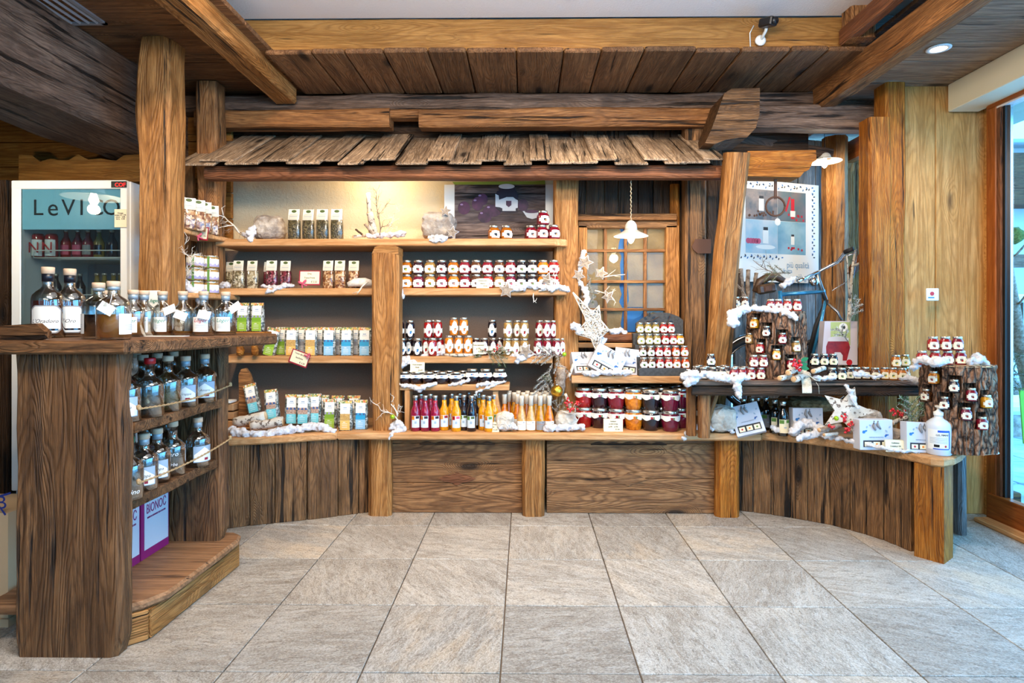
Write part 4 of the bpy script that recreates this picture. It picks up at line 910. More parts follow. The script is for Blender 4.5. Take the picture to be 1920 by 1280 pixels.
for i, (px, c, Y) in enumerate(bb_):
    K_BG.spawn((X_(px, Y), Y, ZT), f'large {WORD[c]} preserve jar of the second row, bottom tier, {ORD[i]} from the bauble', 0, G, dict(jam=c, lidm='lid', emA='red', emB='leaf'))
    K_BG.spawn((X_(px, Y), Y, ZT + .118), f'large {WORD[c]} preserve jar of the second row, upper tier, {ORD[i]} from the bauble', 0, G, dict(jam=c, lidm='lid', emA='red', emB='leaf'))
for i, (px, c, Y) in enumerate([(1130, 'red', 3.78), (1162, 'crimson', 3.77), (1195, 'orange', 3.75), (1228, 'black', 3.73), (1262, 'magenta', 3.71), (1293, 'black', 3.66)]):
    for t, tn in ((0, 'bottom'), (1, 'upper')):
        K_BG.spawn((X_(px, Y), Y, ZT + .118 * t), f'large {WORD[c]} preserve jar in the deepest row, {tn} tier, {ORD[i]} from the bauble', 0, G, dict(jam=c, lidm='lid', emA='red', emB='leaf'))

# ---- slate stand with four tiers
ss = empty('slate_stand', (X_(1245, 3.6), 3.6, S5), 'black slate tiered stand with rounded back board and cut-out leaves', 'stand')
mb = MB(); q = [(1192, 706), (1192, 606), (1203, 597), (1220, 589), (1238, 585), (1256, 587), (1272, 593), (1281, 600), (1281, 706)]
xzprism(mb, [(W(a, b, 3.76).x, max(S5, W(a, b, 3.76).z)) for a, b in q], 3.76, 3.775); mb.build('back_board', P['slate'], ss)
def leafpoly(x, z, l, w, a): return [(x + math.cos(a) * l * t - math.sin(a) * w * s, z + math.sin(a) * l * t + math.cos(a) * w * s) for t, s in ((0, 0), (.25, .8), (.55, 1), (.8, .6), (1, 0), (.8, -.6), (.55, -1), (.25, -.8))]
mb = MB()
for px, py, a in ((1217, 594, 1.4), (1214, 599, 2.6), (1222, 598, .7), (1252, 598, .9), (1255, 602, -.3), (1224, 603, .1)):
    p = W(px, py, 3.757); xzprism(mb, leafpoly(p.x, p.z, .028, .008, a), 3.7575, 3.759)
mb.build('cut_out_leaves', P['black'], ss)
mb = MB(); mb.tube([W(1212, 603, 3.755), W(1222, 601, 3.755), W(1235, 594, 3.755)], .0015); mb.tube([W(1250, 607, 3.755), W(1254, 599, 3.755), W(1260, 583, 3.752)], .0015); mb.build('cut_out_stem', P['iron'], ss)
tz = [(Z_(690.5, 3.55), 3.55), (Z_(668.5, 3.60), 3.605), (Z_(646, 3.66), 3.665), (Z_(624.5, 3.72), 3.725)]
sx0, sx1 = X_(1196, 3.55), X_(1291, 3.55)
for i, (z, Y) in enumerate(tz):
    mb = MB(); mb.box(((sx0 + sx1) / 2 - (.0 if i < 2 else .02), Y, (z + S5) / 2), (sx1 - sx0 - (0 if i < 2 else .04), .054, z - S5)); mb.build('step', [P['slate']], ss)
mb = MB(); mb.box(((sx0 + sx1) / 2, 3.525, tz[0][0] - .003), (sx1 - sx0, .012, .006)); mb.build('front_edge', P['paper'], ss)
mb = MB(); mb.box(((X_(1198, 3.52) + X_(1286, 3.52)) / 2, 3.515, S5 + .024), (X_(1286, 3.52) - X_(1198, 3.52), .012, .047)); mb.build('plinth_board', P['slate'], ss)
G = 'mini jam jars on the slate stand'
tiers = [([1206.5, 1221, 1237, 1253, 1268, 1284.5], ['brown', 'brown', 'red', 'red', 'orangered', 'orangered'], 'lowest'), ([1204.5, 1219.6, 1235, 1250, 1266.5, 1283], ['brown', 'brown', 'red', 'red', 'orangered', 'orangered'], 'second'),
         ([1201.6, 1216.3, 1231, 1246.4, 1261.5, 1274.5], ['olive', 'olive', 'olive', 'red', 'red', 'gold'], 'third'), ([1199.4, 1214.5, 1229, 1243.7, 1257.4], ['olive', 'olive', 'olive', 'red', 'red'], 'topmost')]
for (pxs, cs, nm), (z, Y) in zip(tiers, tz):
    row(K_MINI, pxs, Y, z, cs, 'mini {c} jar, {o} from the gift boxes on the ' + nm + ' slate tier', G, dict(lab='paper', emA='leaf'))
K_MINI.spawn((X_(1299, 3.60), 3.61, Z_(681, 3.6)), 'mini orange red jar standing apart beside the slate stand', R(-20), G, jov('orangered', lab='paper')) if False else None

# ================================================================= BAR COUNTER at the left
ZB = 1.07
bar = empty('bar_counter', (-1.55, 2.4, 0), 'tall live-edge timber bar counter with open bottle shelves', 'counter')
tp = [(-2.25, 1.93), (X_(0, 1.95), 1.945), (-1.60, 1.95), (-1.33, 1.965), (-1.29, 2.06), (-1.25, 2.2), (-1.20, 2.4), (-1.14, 2.56), (-1.11, 2.66), (-1.15, 2.76), (-1.3, 2.90), (-1.9, 2.92), (-2.3, 2.9)]
topslab('bar_top', tp, ZB - .044, ZB, MW['bar'], bar, .007)
def slabpanel(x0, x1, y0, y1, z0, z1, name, seed):
    n = 16; vs = []; fs = []; M = Matrix(((0, 0, 1, 0), (0, 1, 0, 0), (-1, 0, 0, 0), (0, 0, 0, 1)))
    out = []
    for i in range(n + 1):
        z = z0 + (z1 - z0) * i / n
        e0 = .012 * noise.noise(Vector((seed, z * 4, 0))); e1 = .010 * noise.noise(Vector((seed + 9, z * 5, 0)))
        if i == 0: e1 -= .02; e0 += .008
        out.append((z, x0 + e0, x1 + e1))
    c = .012; xc = (x0 + x1) / 2; zc = (z0 + z1) / 2; yc = (y0 + y1) / 2; h = (y1 - y0) / 2
    for z, a, b in out:
        for (x, y) in ((a, -h + c), (a + c, -h), (b - c * 1.6, -h), (b, -h + c), (b, h), (a, h)): vs.append((z - zc, y, -(x - xc)))
    for l in range(n):
        for i in range(6): j = (i + 1) % 6; fs.append((l * 6 + i, l * 6 + j, l * 6 + 6 + j, l * 6 + 6 + i))
    fs.append(tuple(range(5, -1, -1))); fs.append(tuple(range(n * 6, n * 6 + 6)))
    mb = MB(); mb.add(vs, [f[::-1] for f in fs]); 
    Mx = Matrix(((0, 0, -1, 0), (0, 1, 0, 0), (1, 0, 0, 0), (0, 0, 0, 1))); Mx.translation = (xc, yc, zc)
    return obj(name, mb.mesh(name), MW['bar'], bar, Mx)
slabpanel(-1.728, -1.360, 2.0, 2.055, 0, ZB - .044, 'side_panel', 3)
slabpanel(-1.74, -1.352, 2.66, 2.71, .143, ZB - .044, 'side_panel', 8)
topslab('base_board', [(-1.9, 2.06), (-1.40, 2.06), (-1.35, 2.10), (-1.305, 2.18), (-1.295, 2.5), (-1.295, 2.69), (-1.315, 2.75), (-1.36, 2.78), (-1.9, 2.78)], .110, .143, MW['bar_lit'], bar, .010)
board('plinth_board', (-1.405, 2.062, .055), (-1.345, 2.118, .055), .02, .108, MW['post'], bar)
board('plinth_board', (-1.345, 2.118, .055), (-1.325, 2.74, .055), .02, .108, MW['post'], bar)
board('plinth_board', (-1.325, 2.745, .055), (-1.9, 2.745, .055), .02, .108, MW['post'], bar)
for z, xe_ in ((.783, -1.352), (.512, -1.375)):
    topslab('shelf_board', [(-1.73, 2.056), (xe_, 2.056), (xe_ + .006, 2.3), (xe_ - .004, 2.5), (xe_, 2.659), (-1.73, 2.659)], z - .038, z, MW['bar'], bar, .004)
# twine across the shelf fronts
for (a, b, s, lab) in ((W(222, 766, 2.05), W(421, 722, 2.69), .03, 'twisted twine strung across the upper bottle shelf'), (W(222, 905, 2.05), W(425, 822, 2.69), .03, 'twisted twine strung across the lower bottle shelf')):
    a.x = -1.335; b.x = -1.335; r_ = empty('twine', a, lab, 'twine'); mb = MB(); n = 60
    for ph in (0, math.pi):
        pts = []
        for i in range(n + 1):
            t = i / n; p = a.lerp(b, t); p.z -= s * 4 * t * (1 - t) * .5; p.y += 0
            pts.append(p + Vector((math.cos(i * 1.3 + ph), 0, math.sin(i * 1.3 + ph))) * .0022)
        mb.tube(pts, .0024, 5)
    for p in (a, b):
        for k in range(3): mb.ico(p + Vector((0, .0, .004 * k)), .009, 1, sc=(1, .8, .8), disp=.3, seed=k)
    mb.build('strand', P['twine'], r_)
# crate end on the bar top
cr = empty('crate_side', (-1.75, 2.02, ZB), 'plain wooden crate side lying on the bar beside the bottles', 'crate')
mb = MB(); q = [(-40, 638), (0, 638), (66, 639), (84, 634), (84, 622), (66, 606), (0, 611), (-40, 612)]
Y = 2.02; xzprism(mb, [(W(a, b, Y).x, max(ZB, W(a, b, Y).z)) for a, b in q], Y, Y + .03); mb.build('board', MW['bar'], cr)
# bottles ---------------------------------------------------------------
def liquid(name, c, op=.6):
    s = N(name); tr = s.n('BsdfTransparent'); tr.inputs[0].default_value = lin(c); tl = s.n('BsdfTranslucent'); tl.inputs[0].default_value = lin(c); df = s.n('BsdfDiffuse'); df.inputs[0].default_value = lin(c); m0 = s.n('MixShader'); s.l(tl.outputs[0], m0.inputs[1]); s.l(df.outputs[0], m0.inputs[2])
    m1 = s.n('MixShader'); m1.inputs[0].default_value = op; s.l(tr.outputs[0], m1.inputs[1]); s.l(m0.outputs[0], m1.inputs[2]); s.l(m1.outputs[0], s.t.nodes['Material Output'].inputs[0]); return s.mat
P['liq_dark'] = liquid('liquor_dark', (150, 40, 16), .7); P['liq_amber'] = liquid('liquor_amber', (255, 172, 64), .9); P['liq_pale'] = liquid('liquor_pale', (250, 170, 80), .5)
P['liq_clear'] = liquid('liquor_clear', (226, 232, 230), .10); P['liq_green'] = liquid('liquor_greenish', (206, 212, 160), .25); P['liq_brown'] = liquid('liquor_brown', (60, 22, 20), .8)
def bottle_kit(name, r, h, sh, nk, fill, style):
    """r body radius, h full height incl. stopper, sh shoulder height, nk neck radius"""
    k = Kit(name, 'bottle'); t = .0028; hn = h * .90
    outer = [(r * .9, 0), (r, .004), (r, sh * .82), (r * .93, sh * .92), (r * .70, sh * 1.0), (nk * 1.25, sh * 1.07), (nk, sh * 1.14), (nk, hn)]
    inner = [(max(q - t, .001), z) for q, z in outer[::-1][:-2]] + [(r - t, .009), (.0008, .010)]
    mb = MB(); mb.lathe(outer + [(nk - t, hn)] + inner[1:], 28, cap=False); n = 28
    mb.f.append([i for i in range(n - 1, -1, -1)]); mb.m.append(0); mb.sm.append(False)
    k.part('glass_body', mb, 'clear')
    zf = fill * sh; mb = MB(); mb.lathe([(r - t - .0006, .0105), (r - t - .0006, min(zf, sh * .82))] + ([(r * .93 - t - .0006, zf)] if zf > sh * .82 else []), 28); k.part('liquid', mb, ['liq'], under='glass_body')
    if style != 'plainneck': mb = MB(); mb.lathe([(nk + .001, sh * 1.22), (nk + .0012, hn + .002), (nk * .9, hn + .003)], 18); k.part('neck_sleeve', mb, ['sleeve'])
    mb = MB(); mb.lathe([(nk * 1.02, hn), (nk * 1.18, hn + .002), (nk * 1.18, h - .002), (nk * 1.1, h)], 18); k.part('stopper', mb, ['stop'])
    mb = MB(); Hh = sh
    if style == 'octagon':
        for rr_, mi, s in ((.0, 1, 1), (.0005, 0, .92)):
            pts = []
            for i in range(17):
                a = -58 + i * 7.25; e = max(0, (abs(a) - 40) / 18); pts.append((a * s + 10, Hh * (.10 + .08 * e + (1 - s) * .3), Hh * (.70 - .08 * e - (1 - s) * .3)))
            curved(mb, r + rr_, pts, mi)
        curved(mb, r + .001, [(a, Hh * .16, Hh * .20) for a in range(-34, 55, 8)], 2)
        k.part('label', mb, ['white', 'grey', 'black'])
    elif style == 'house':
        pts = [(a, Hh * .16, Hh * (.66 if True else .6)) for a in range(-52, 53, 8)]; curved(mb, r, pts, 1)
        curved(mb, r + .0005, [(a, Hh * .18, Hh * (.62 - abs(a) * .0045)) for a in range(-48, 49, 8)], 0); curved(mb, r + .001, [(a, Hh * .21, Hh * .29) for a in (0, 10, 20)], 2)
        k.part('label', mb, ['white', 'labelgrey', 'crim'])
    elif style in ('square', 'sleeve'):
        curved(mb, r, [(a, Hh * .14, Hh * .64) for a in range(-46, 47, 8)], 0); 
        for z in (.26, .31, .36): curved(mb, r + .0005, [(a, Hh * z, Hh * z + .0012) for a in range(-26, 31, 8)], 1)
        k.part('label', mb, ['paper', 'labelgrey'])
    return k
def scribble(bottle_root, r, z, s, size, mat, ang=0, base=None):
    """short written word on the front of a round bottle, letters laid on the glass"""
    M = WM[bottle_root.name]; step = size * .52; n = len(s)
    mbs = None
    for_i = []
    cu = bpy.data.curves.new('t', 'FONT'); cu.body = s; cu.size = size; cu.extrude = .0002; cu.align_x = 'CENTER'; cu.align_y = 'CENTER'; cu.shear = .35; cu.resolution_u = 2
    o = bpy.data.objects.new('t', cu); COL.objects.link(o); me = bpy.data.meshes.new_from_object(o.evaluated_get(bpy.context.evaluated_depsgraph_get())); bpy.data.objects.remove(o)
    for v in me.vertices:
        x, y, q = v.co; t = x / r + R(ang - 90); rr_ = r + .0012 + q; v.co = (rr_ * math.cos(t), rr_ * math.sin(t), z + y)
    me.materials.clear(); par = [c for c in bottle_root.children if c.name.startswith('label')]
    return obj('lettering', me, mat, par[0] if par else bottle_root, M)
script_ink = P['ink']; P['teal'] = plain('ink_teal', (20, 130, 110), .6); P['whiteink'] = plain('ink_white', (235, 235, 235), .6)
KA = bottle_kit('liquor_bottle', .052, .268, .175, .018, .80, 'octagon'); KB = bottle_kit('liquor_bottle', .052, .203, .142, .0175, .62, 'square'); KC = bottle_kit('liquor_bottle', .042, .186, .122, .0165, .15, 'square')
KC2 = bottle_kit('liquor_bottle', .042, .186, .122, .0165, .75, 'square'); KD = bottle_kit('grappa_bottle', .047, .205, .135, .0165, .55, 'house'); KE = bottle_kit('grappa_bottle', .047, .215, .135, .0165, .70, 'plainneck')
GB = 'liquor bottles lined up on the bar top'
def bt(k, px, py, lab, liq, rot=0, stop='cork', sleeve='caplight', z=ZB, g=GB, txt=None, tm=None, tz_=.5, ts=.02, nm=None):
    p = F(px, py, z); p.z = z; o = k.spawn(p, lab, R(rot), g, dict(liq=liq, stop=stop, sleeve=sleeve))
    r_ = dict(zip((id(KA), id(KB), id(KC), id(KC2), id(KD), id(KE)), (.052, .052, .042, .042, .047, .047)))[id(k)]; shh = dict(zip((id(KA), id(KB), id(KC), id(KC2), id(KD), id(KE)), (.175, .142, .122, .122, .135, .135)))[id(k)]
    if txt: scribble(o, r_, shh * tz_, txt, ts, tm or P['ink'], 6 if k is KA else 0)
    return o
bt(KA, 90, 633, 'tall dark liquor bottle with black neck and octagonal label nearest the crate', 'liq_dark', 20, sleeve='capblack', txt="L'Oradoro", tz_=.36, ts=.020)
bt(KA, 131, 631.5, 'tall dark liquor bottle with black neck standing second from the crate', 'liq_dark', 24, sleeve='capblack', txt="L'Oro", tz_=.36, ts=.020)
bt(KB, 185, 635, 'round bottle of very dark red liquor beside the amber one', 'liq_brown', -60)
bt(KB, 213, 637, 'round bottle half full of bright amber liquor at the bar edge', 'liq_amber', 98)
bt(KC, 202, 630, 'small bottle half hidden behind the bright amber one', 'liq_pale', 0)
for i, (px, py, k, lq, tx, tm, lb) in enumerate([(250, 631, KC2, 'liq_amber', 'Löger', 'teal', 'slim bottle filled with amber liquor, first of the labelled row'), (270, 630, KC, 'liq_pale', 'Löger', 'teal', 'nearly empty bottle with teal script, second of the labelled row'),
        (305, 629, KC, 'liq_pale', 'Löger', 'teal', 'nearly empty bottle with teal script, third of the labelled row'), (343, 629, KC, 'liq_amber', None, None, 'nearly empty bottle without visible label, wearing a hanging tag'),
        (382, 629, KC, 'liq_pale', 'Löger', 'red', 'clear bottle with red script on its label'), (423, 628, KC, 'liq_amber', 'Löger', 'teal', 'last labelled bottle of the row, at the open end of the bar')]):
    o = bt(k, px, py, lb, lq, 8 if tx else 160, txt='Liqor' if False else tx, tm=P[tm] if tm else None, tz_=.52, ts=.022)
# hanging tags
kt = Kit('hang_tag', 'tag'); mb = MB(); flatpoly(mb, rect(-.026, .026, -.034, 0), -.0005, 0, .001); kt.part('card', mb, 'paper'); mb = MB(); mb.tube([(-.0, 0, 0), (-.01, .004, .02), (-.022, .012, .034), (-.030, .022, .045)], .0009, 5); kt.part('string', mb, 'paper')
for px, py, shh, nkr, a, w in ((213, 637, .142, .0175, .5, 'the bright amber bottle'), (305, 629, .122, .0165, -.4, 'the third labelled bottle'), (343, 629, .122, .0165, .35, 'the bottle with no label'), (382, 629, .122, .0165, .2, 'the red script bottle'), (423, 628, .122, .0165, -.6, 'the last bottle of the row')):
    p = F(px, py, ZB); p.z = ZB + shh * 1.2; Rt = RY(a) @ RX(-.25); nk_ = p + Vector((.6, -.8, 0)) * nkr; M = T(nk_ - (Rt @ Vector((-.030, .022, .045)))) @ Rt
    kt.spawn(None, 'white paper tag hanging from the neck of ' + w, 0, 'white tags on the liquor bottles', M=M)
# price stand + leaflet on bar
ps = empty('price_card', F(288, 629, ZB), 'white price card stand with green script among the liquor bottles', 'card'); p = F(288, 627, ZB)
mb = MB(); mb.box((p.x, p.y, ZB + .10), (.055, .002, .19), M=None); mb.build('card', P['paper'], ps); text('lettering', 'Löger', .022, P['teal'], ps, T(p.x, p.y - .002, ZB + .15) @ UPR)
lf = empty('leaflet', F(318, 629, ZB), 'flat white leaflet lying in front of the bottle row', 'paper'); mb = MB(); p = F(318, 630, ZB); mb.box((p.x, p.y - .03, ZB + .0012), (.17, .05, .002), M=None); mb.build('sheet', P['paper'], lf)
# bottles on the bar shelves
zs1, zs2 = .783, .512; GS = 'grappa bottles on the upper bar shelf'
for px, py, k, lq, lab, st, tx in ((236, 790, KD, 'liq_clear', 'clear grappa bottle with house label beside the near side panel, upper shelf', 'cork', 'Grappa'), (281, 780, KE, 'liq_clear', 'clear grappa bottle sealed with red wax on the upper shelf', 'redwax', None), (315, 770, KE, 'liq_green', 'bottle of pale green liquor beside the red waxed one', 'cork', None),
        (348, 761, KD, 'liq_clear', 'clear bottle with house label between the pale green and dark ones', 'cork', 'Grappa'), (384, 752.5, KD, 'liq_brown', 'half full dark liquor bottle at the far end of the upper shelf', 'cork', 'Amaro')):
    o = bt(k, px, py, lab, lq, 28 if k is KD else 0, stop=st, sleeve='caplight', z=zs1, g=GS, txt=tx, tz_=.40, ts=.014)
for i, (x, y) in enumerate(((-1.53, 2.13), (-1.52, 2.25), (-1.52, 2.36), (-1.53, 2.47), (-1.53, 2.585), (-1.64, 2.20), (-1.64, 2.34), (-1.64, 2.50))):
    KE.spawn((x, y, zs1), f'corked bottle behind the front ones on the upper bar shelf, {ORD[i]} counted inwards', 0, GS, dict(liq='liq_clear' if i % 3 else 'liq_brown', stop='cork'))
GS = 'grappa bottles on the lower bar shelf'
for px, py, k, lq, lab, st, tx, tm, tz2 in ((241, 934, KE, 'liq_clear', 'clear bottle with green wax top on the lower shelf', 'greenwax', 'Cumino', 'whiteink', .22), (270, 916, KD, 'liq_clear', 'clear bottle with house label next to the green waxed one', 'cork', 'Grappa', 'ink', .42), (295, 902, KD, 'liq_clear', 'clear bottle with house label, middle of the lower shelf', 'cork', 'Grappa', 'ink', .42),
        (324, 889, KE, 'liq_clear', 'clear bottle with white handwriting on the lower shelf', 'cork', 'Amaro', 'whiteink', .66), (371, 872, KD, 'liq_clear', 'clear bottle standing alone at the far end, lower shelf', 'cork', None, None, .4)):
    o = bt(k, px, py, lab, lq, 28 if px < 320 else (60 if px > 350 else 12), stop=st, z=zs2, g=GS, txt=tx, tm=P[tm] if tm else None, tz_=tz2, ts=.016 if tm == 'ink' else .024)
    if px == 324: scribble(o, .047, .135 * .36, 'alle Erbe', .018, P['whiteink'])
for i, (x, y, st) in enumerate(((-1.54, 2.16, 'cork'), (-1.53, 2.30, 'redwax'), (-1.54, 2.43, 'cork'), (-1.53, 2.54, 'redwax'))):
    KE.spawn((x, y, zs2), f'bottle with {"red wax" if st == "redwax" else "cork"} top behind the front ones, {ORD[i]} counted inwards, lower shelf', 0, GS, dict(liq='liq_clear', stop=st))
# BIONOC boxes
for i, (ya_, yb_, lab) in enumerate(((2.440, 2.632, 'white and magenta printed carton standing further in under the bar shelves'), (2.242, 2.434, 'white and magenta printed carton partly hidden by the bar side panel'))):
    b = empty('printed_carton', (-1.72, (ya_ + yb_) / 2, .143), lab, 'box', 'printed cartons under the bar'); yc = (ya_ + yb_) / 2; hh = .32; xf = -1.58
    mb = MB(); mb.box((xf - .10, yc, .143 + hh / 2), (.20, yb_ - ya_, hh)); mb.build('carton', P['magenta'], b)
    mb = MB(); mb.box((xf + .0006, yc + .008, .143 + hh / 2 + .01), (.0012, yb_ - ya_ - .028, hh - .05)); mb.build('printed_panel', P['boxwhite'], b)
    Mt = Matrix(((0, 0, 1, 0), (1, 0, 0, 0), (0, 1, 0, 0), (0, 0, 0, 1))); Mt.translation = (xf + .0018, yc + .006, .143 + .20)
    text('lettering', 'BIONOĆ', .056, P['magenta'], b, Mt, sx=.62)
    Mt2 = Mt.copy(); Mt2.translation = (xf + .0018, yc + .006, .143 + .165); text('lettering', 'BIRRIFICIO ARTIGIANALE DELLE DOLOMITI', .0105, P['magenta'], b, Mt2, sx=.62)
# cardboard box far left
cbx = empty('cardboard_box', (-1.78, 2.15, 0), 'brown cardboard box with a blue logo at the picture edge behind the bar', 'box')
mb = MB(); mb.box((X_(-60, 2.2), 2.32, .22), (X_(15, 2.2) - X_(-135, 2.2), .24, .40), M=None); mb.box((X_(-60, 2.2), 2.32, .015), (.32, .26, .03), M=None); mb.build('carton', P['cardboard'], cbx)
text('logo', 'B', .07, P['navy'], cbx, T(X_(6, 2.2) - .005, 2.198, Z_(946, 2.2)) @ UPR)
mb = MB(); xzprism(mb, [(W(a, b, 2.198).x, W(a, b, 2.198).z) for a, b in ((-14, 932), (20, 922), (20, 926), (-10, 935), (12, 964), (9, 966))], 2.197, 2.198); mb.build('logo', P['navy'], cbx)

# ================================================================= FRIDGE
fg = empty('drinks_fridge', (X_(130, 3.25), 3.5, 0), 'white glass-door drinks fridge with turquoise header panel', 'fridge')
fx0, fx1 = X_(22, 3.225), X_(238, 3.225); fz1 = Z_(336, 3.225); ft = .05
for nm, c, d in (('side_wall', (fx0 + .02, 3.50, fz1 / 2), (.04, .5, fz1)), ('side_wall', (fx1 - .012, 3.50, fz1 / 2), (.03, .5, fz1)), ('back_wall', ((fx0 + fx1) / 2, 3.745, fz1 / 2), (fx1 - fx0, .02, fz1)), ('roof', ((fx0 + fx1) / 2, 3.5, fz1 - .015), (fx1 - fx0 - .08, .5, .03)), ('plinth', ((fx0 + fx1) / 2, 3.5, .1), (fx1 - fx0 - .08, .48, .2))):
    mb = MB(); mb.box(c, d, bev=.004); mb.build(nm, P['white'] if nm != 'back_wall' else P['grey'], fg)
xi0, xi1 = X_(40, 3.225), X_(226, 3.225)
dr_ = empty('door', ((fx0 + fx1) / 2, 3.23, 0)); dr_.parent = None
# door frame pieces are parts of the fridge
for c, d in ((((fx0 + xi0) / 2, 3.235, fz1 / 2 + .1), (xi0 - fx0, .03, fz1 - .2)), (((fx1 + xi1) / 2, 3.235, fz1 / 2 + .1), (fx1 - xi1, .03, fz1 - .2)), (((fx0 + fx1) / 2, 3.235, (fz1 + Z_(352, 3.22)) / 2), (fx1 - fx0 - .001, .032, fz1 - Z_(352, 3.22)))):
    mb = MB(); mb.box(c, d, bev=.004); mb.build('door_frame', P['white'], fg)
bpy.data.objects.remove(dr_)
hz0, hz1 = Z_(428, 3.225), Z_(352, 3.225)
mb = MB(); mb.box(((xi0 + xi1) / 2, 3.240, (hz0 + hz1) / 2), (xi1 - xi0, .012, hz1 - hz0)); hp = mb.build('header_panel', P['turq'], fg)
[text('lettering', c_, .125 if c_ != 'e' else .135, P['ink'], hp, T(X_(x_, 3.225), 3.2325, Z_(388, 3.225)) @ UPR, sx=1.0) for c_, x_ in zip('LeVICO', (69, 97, 126, 151, 178, 207))]
gl_ = MB(); gl_.box(((xi0 + xi1) / 2, 3.226, (.2 + hz1) / 2), (xi1 - xi0, .005, hz1 - .2)); gl_.build('door_glass', film('fridge_glass', (236, 246, 248), .20, .02), fg)
mb = MB(); mb.box((X_(224, 3.22), 3.216, Z_(344, 3.22)), (X_(239, 3.22) - X_(210, 3.22), .004, .034), bev=.001); dp = mb.build('display', P['black'], fg)
text('lettering', 'COF', .030, plain('led_red', (255, 30, 30), emit=(255, 30, 30), es=2.0), dp, T(X_(224.5, 3.21), 3.2135, Z_(344.5, 3.21)) @ UPR)
for py in (482, 566): 
    sg = MB(); z = Z_(py, 3.27); xa, xb = xi0 + .03, xi1 - .01
    for k in range(24): x = xa + (xb - xa) * k / 23; sg.tube([(x, 3.28, z), (x, 3.70, z)], .002, 5)
    sg.tube([(xa, 3.27, z), (xb, 3.27, z)], .0035, 6); sg.tube([(xa, 3.27, z), (xa, 3.27, z + .030), (xa + .012, 3.27, z + .040), (xb - .012, 3.27, z + .040), (xb, 3.27, z + .030), (xb, 3.27, z)], .0032, 6); sg.build('wire_shelf', P['white'], fg)
mb = MB(); mb.box(((xi0 + xi1) / 2, 3.45, Z_(640, 3.3)), (xi1 - xi0, .3, .012)); mb.build('wire_shelf', P['white'], fg)
# cans and bottles inside
kc = Kit('drink_can', 'can'); mb = MB(); mb.lathe([(.020, 0), (.026, .006), (.026, .105), (.021, .115)], 18); kc.part('can_body', mb, 'red'); mb = MB(); curved(mb, .0262, [(a, .006, .085) for a in range(-70, 71, 10)], 0); kc.part('label', mb, 'white')
zsh = Z_(482, 3.3) + .003
for i, (px, t) in enumerate(((72, 'NN'), (97, 'NN'))):
    o = kc.spawn((X_(px, 3.32), 3.32, zsh), f'red and white drink can with big letters, {ORD[i]} on the upper fridge shelf', 0, 'red cans in the fridge', sc=1.15)
    l_ = text('lettering', 'N', .085, P['red'], [c for c in o.children if c.name.startswith('label')][0], T(X_(px, 3.32), 3.32 - .0335, zsh + .05) @ UPR)
kw = Kit('fridge_bottle', 'bottle'); mb = MB(); mb.lathe([(.024, 0), (.027, .004), (.027, .09), (.012, .125), (.011, .15)], 18); kw.part('bottle_body', mb, ['jam']); mb = MB(); mb.lathe([(.0135, .148), (.0135, .162)], 14); kw.part('cap', mb, 'lid'); mb = MB(); curved(mb, .0272, [(a, .02, .075) for a in range(-60, 61, 10)], 0); kw.part('label', mb, ['lb'])
for i, (px, c, lb) in enumerate(((124, 'red', 'pink'), (146, 'crimson', 'pink'), (165, 'crimson', 'grey'), (186, 'olive', 'black'), (210, 'black', 'black'))):
    kw.spawn((X_(px, 3.38), 3.38, zsh), f'bottle on the upper fridge shelf, {ORD[i]} after the red cans', 0, 'bottles in the fridge', dict(jam=c, lb=lb))
zs2_ = Z_(566, 3.3) + .003
for i, px in enumerate((182, 196, 213, 226)):
    kw.spawn((X_(px, 3.36), 3.36, zs2_), f'pale labelled bottle on the middle fridge shelf, {ORD[i]} from the hinge side gap', 0, 'bottles in the fridge', dict(jam='olive', lb='cream'))
for i, px in enumerate((66, 105, 150)):
    kw.spawn((X_(px, 3.40), 3.40, zs2_), f'dark bottle behind the bar bottles on the middle fridge shelf, {ORD[i]} from the door edge', 0, 'bottles in the fridge', dict(jam='black', lb='labelgrey'))
nt = empty('paper_note', W(226, 408, 3.215), 'yellow handwritten note stuck on the fridge door frame', 'note'); mb = MB(); p = W(226, 409, 3.214); mb.box(p, (.066, .001, .098), M=None); mb.build('sheet', P['cream'], nt)
text('lettering', 'Orange\nacqua 0.5 1.50\nsucco   2.00\nbirra   2.50', .0105, P['ink'], nt, T(p.x, p.y - .0012, p.z + .012) @ UPR)
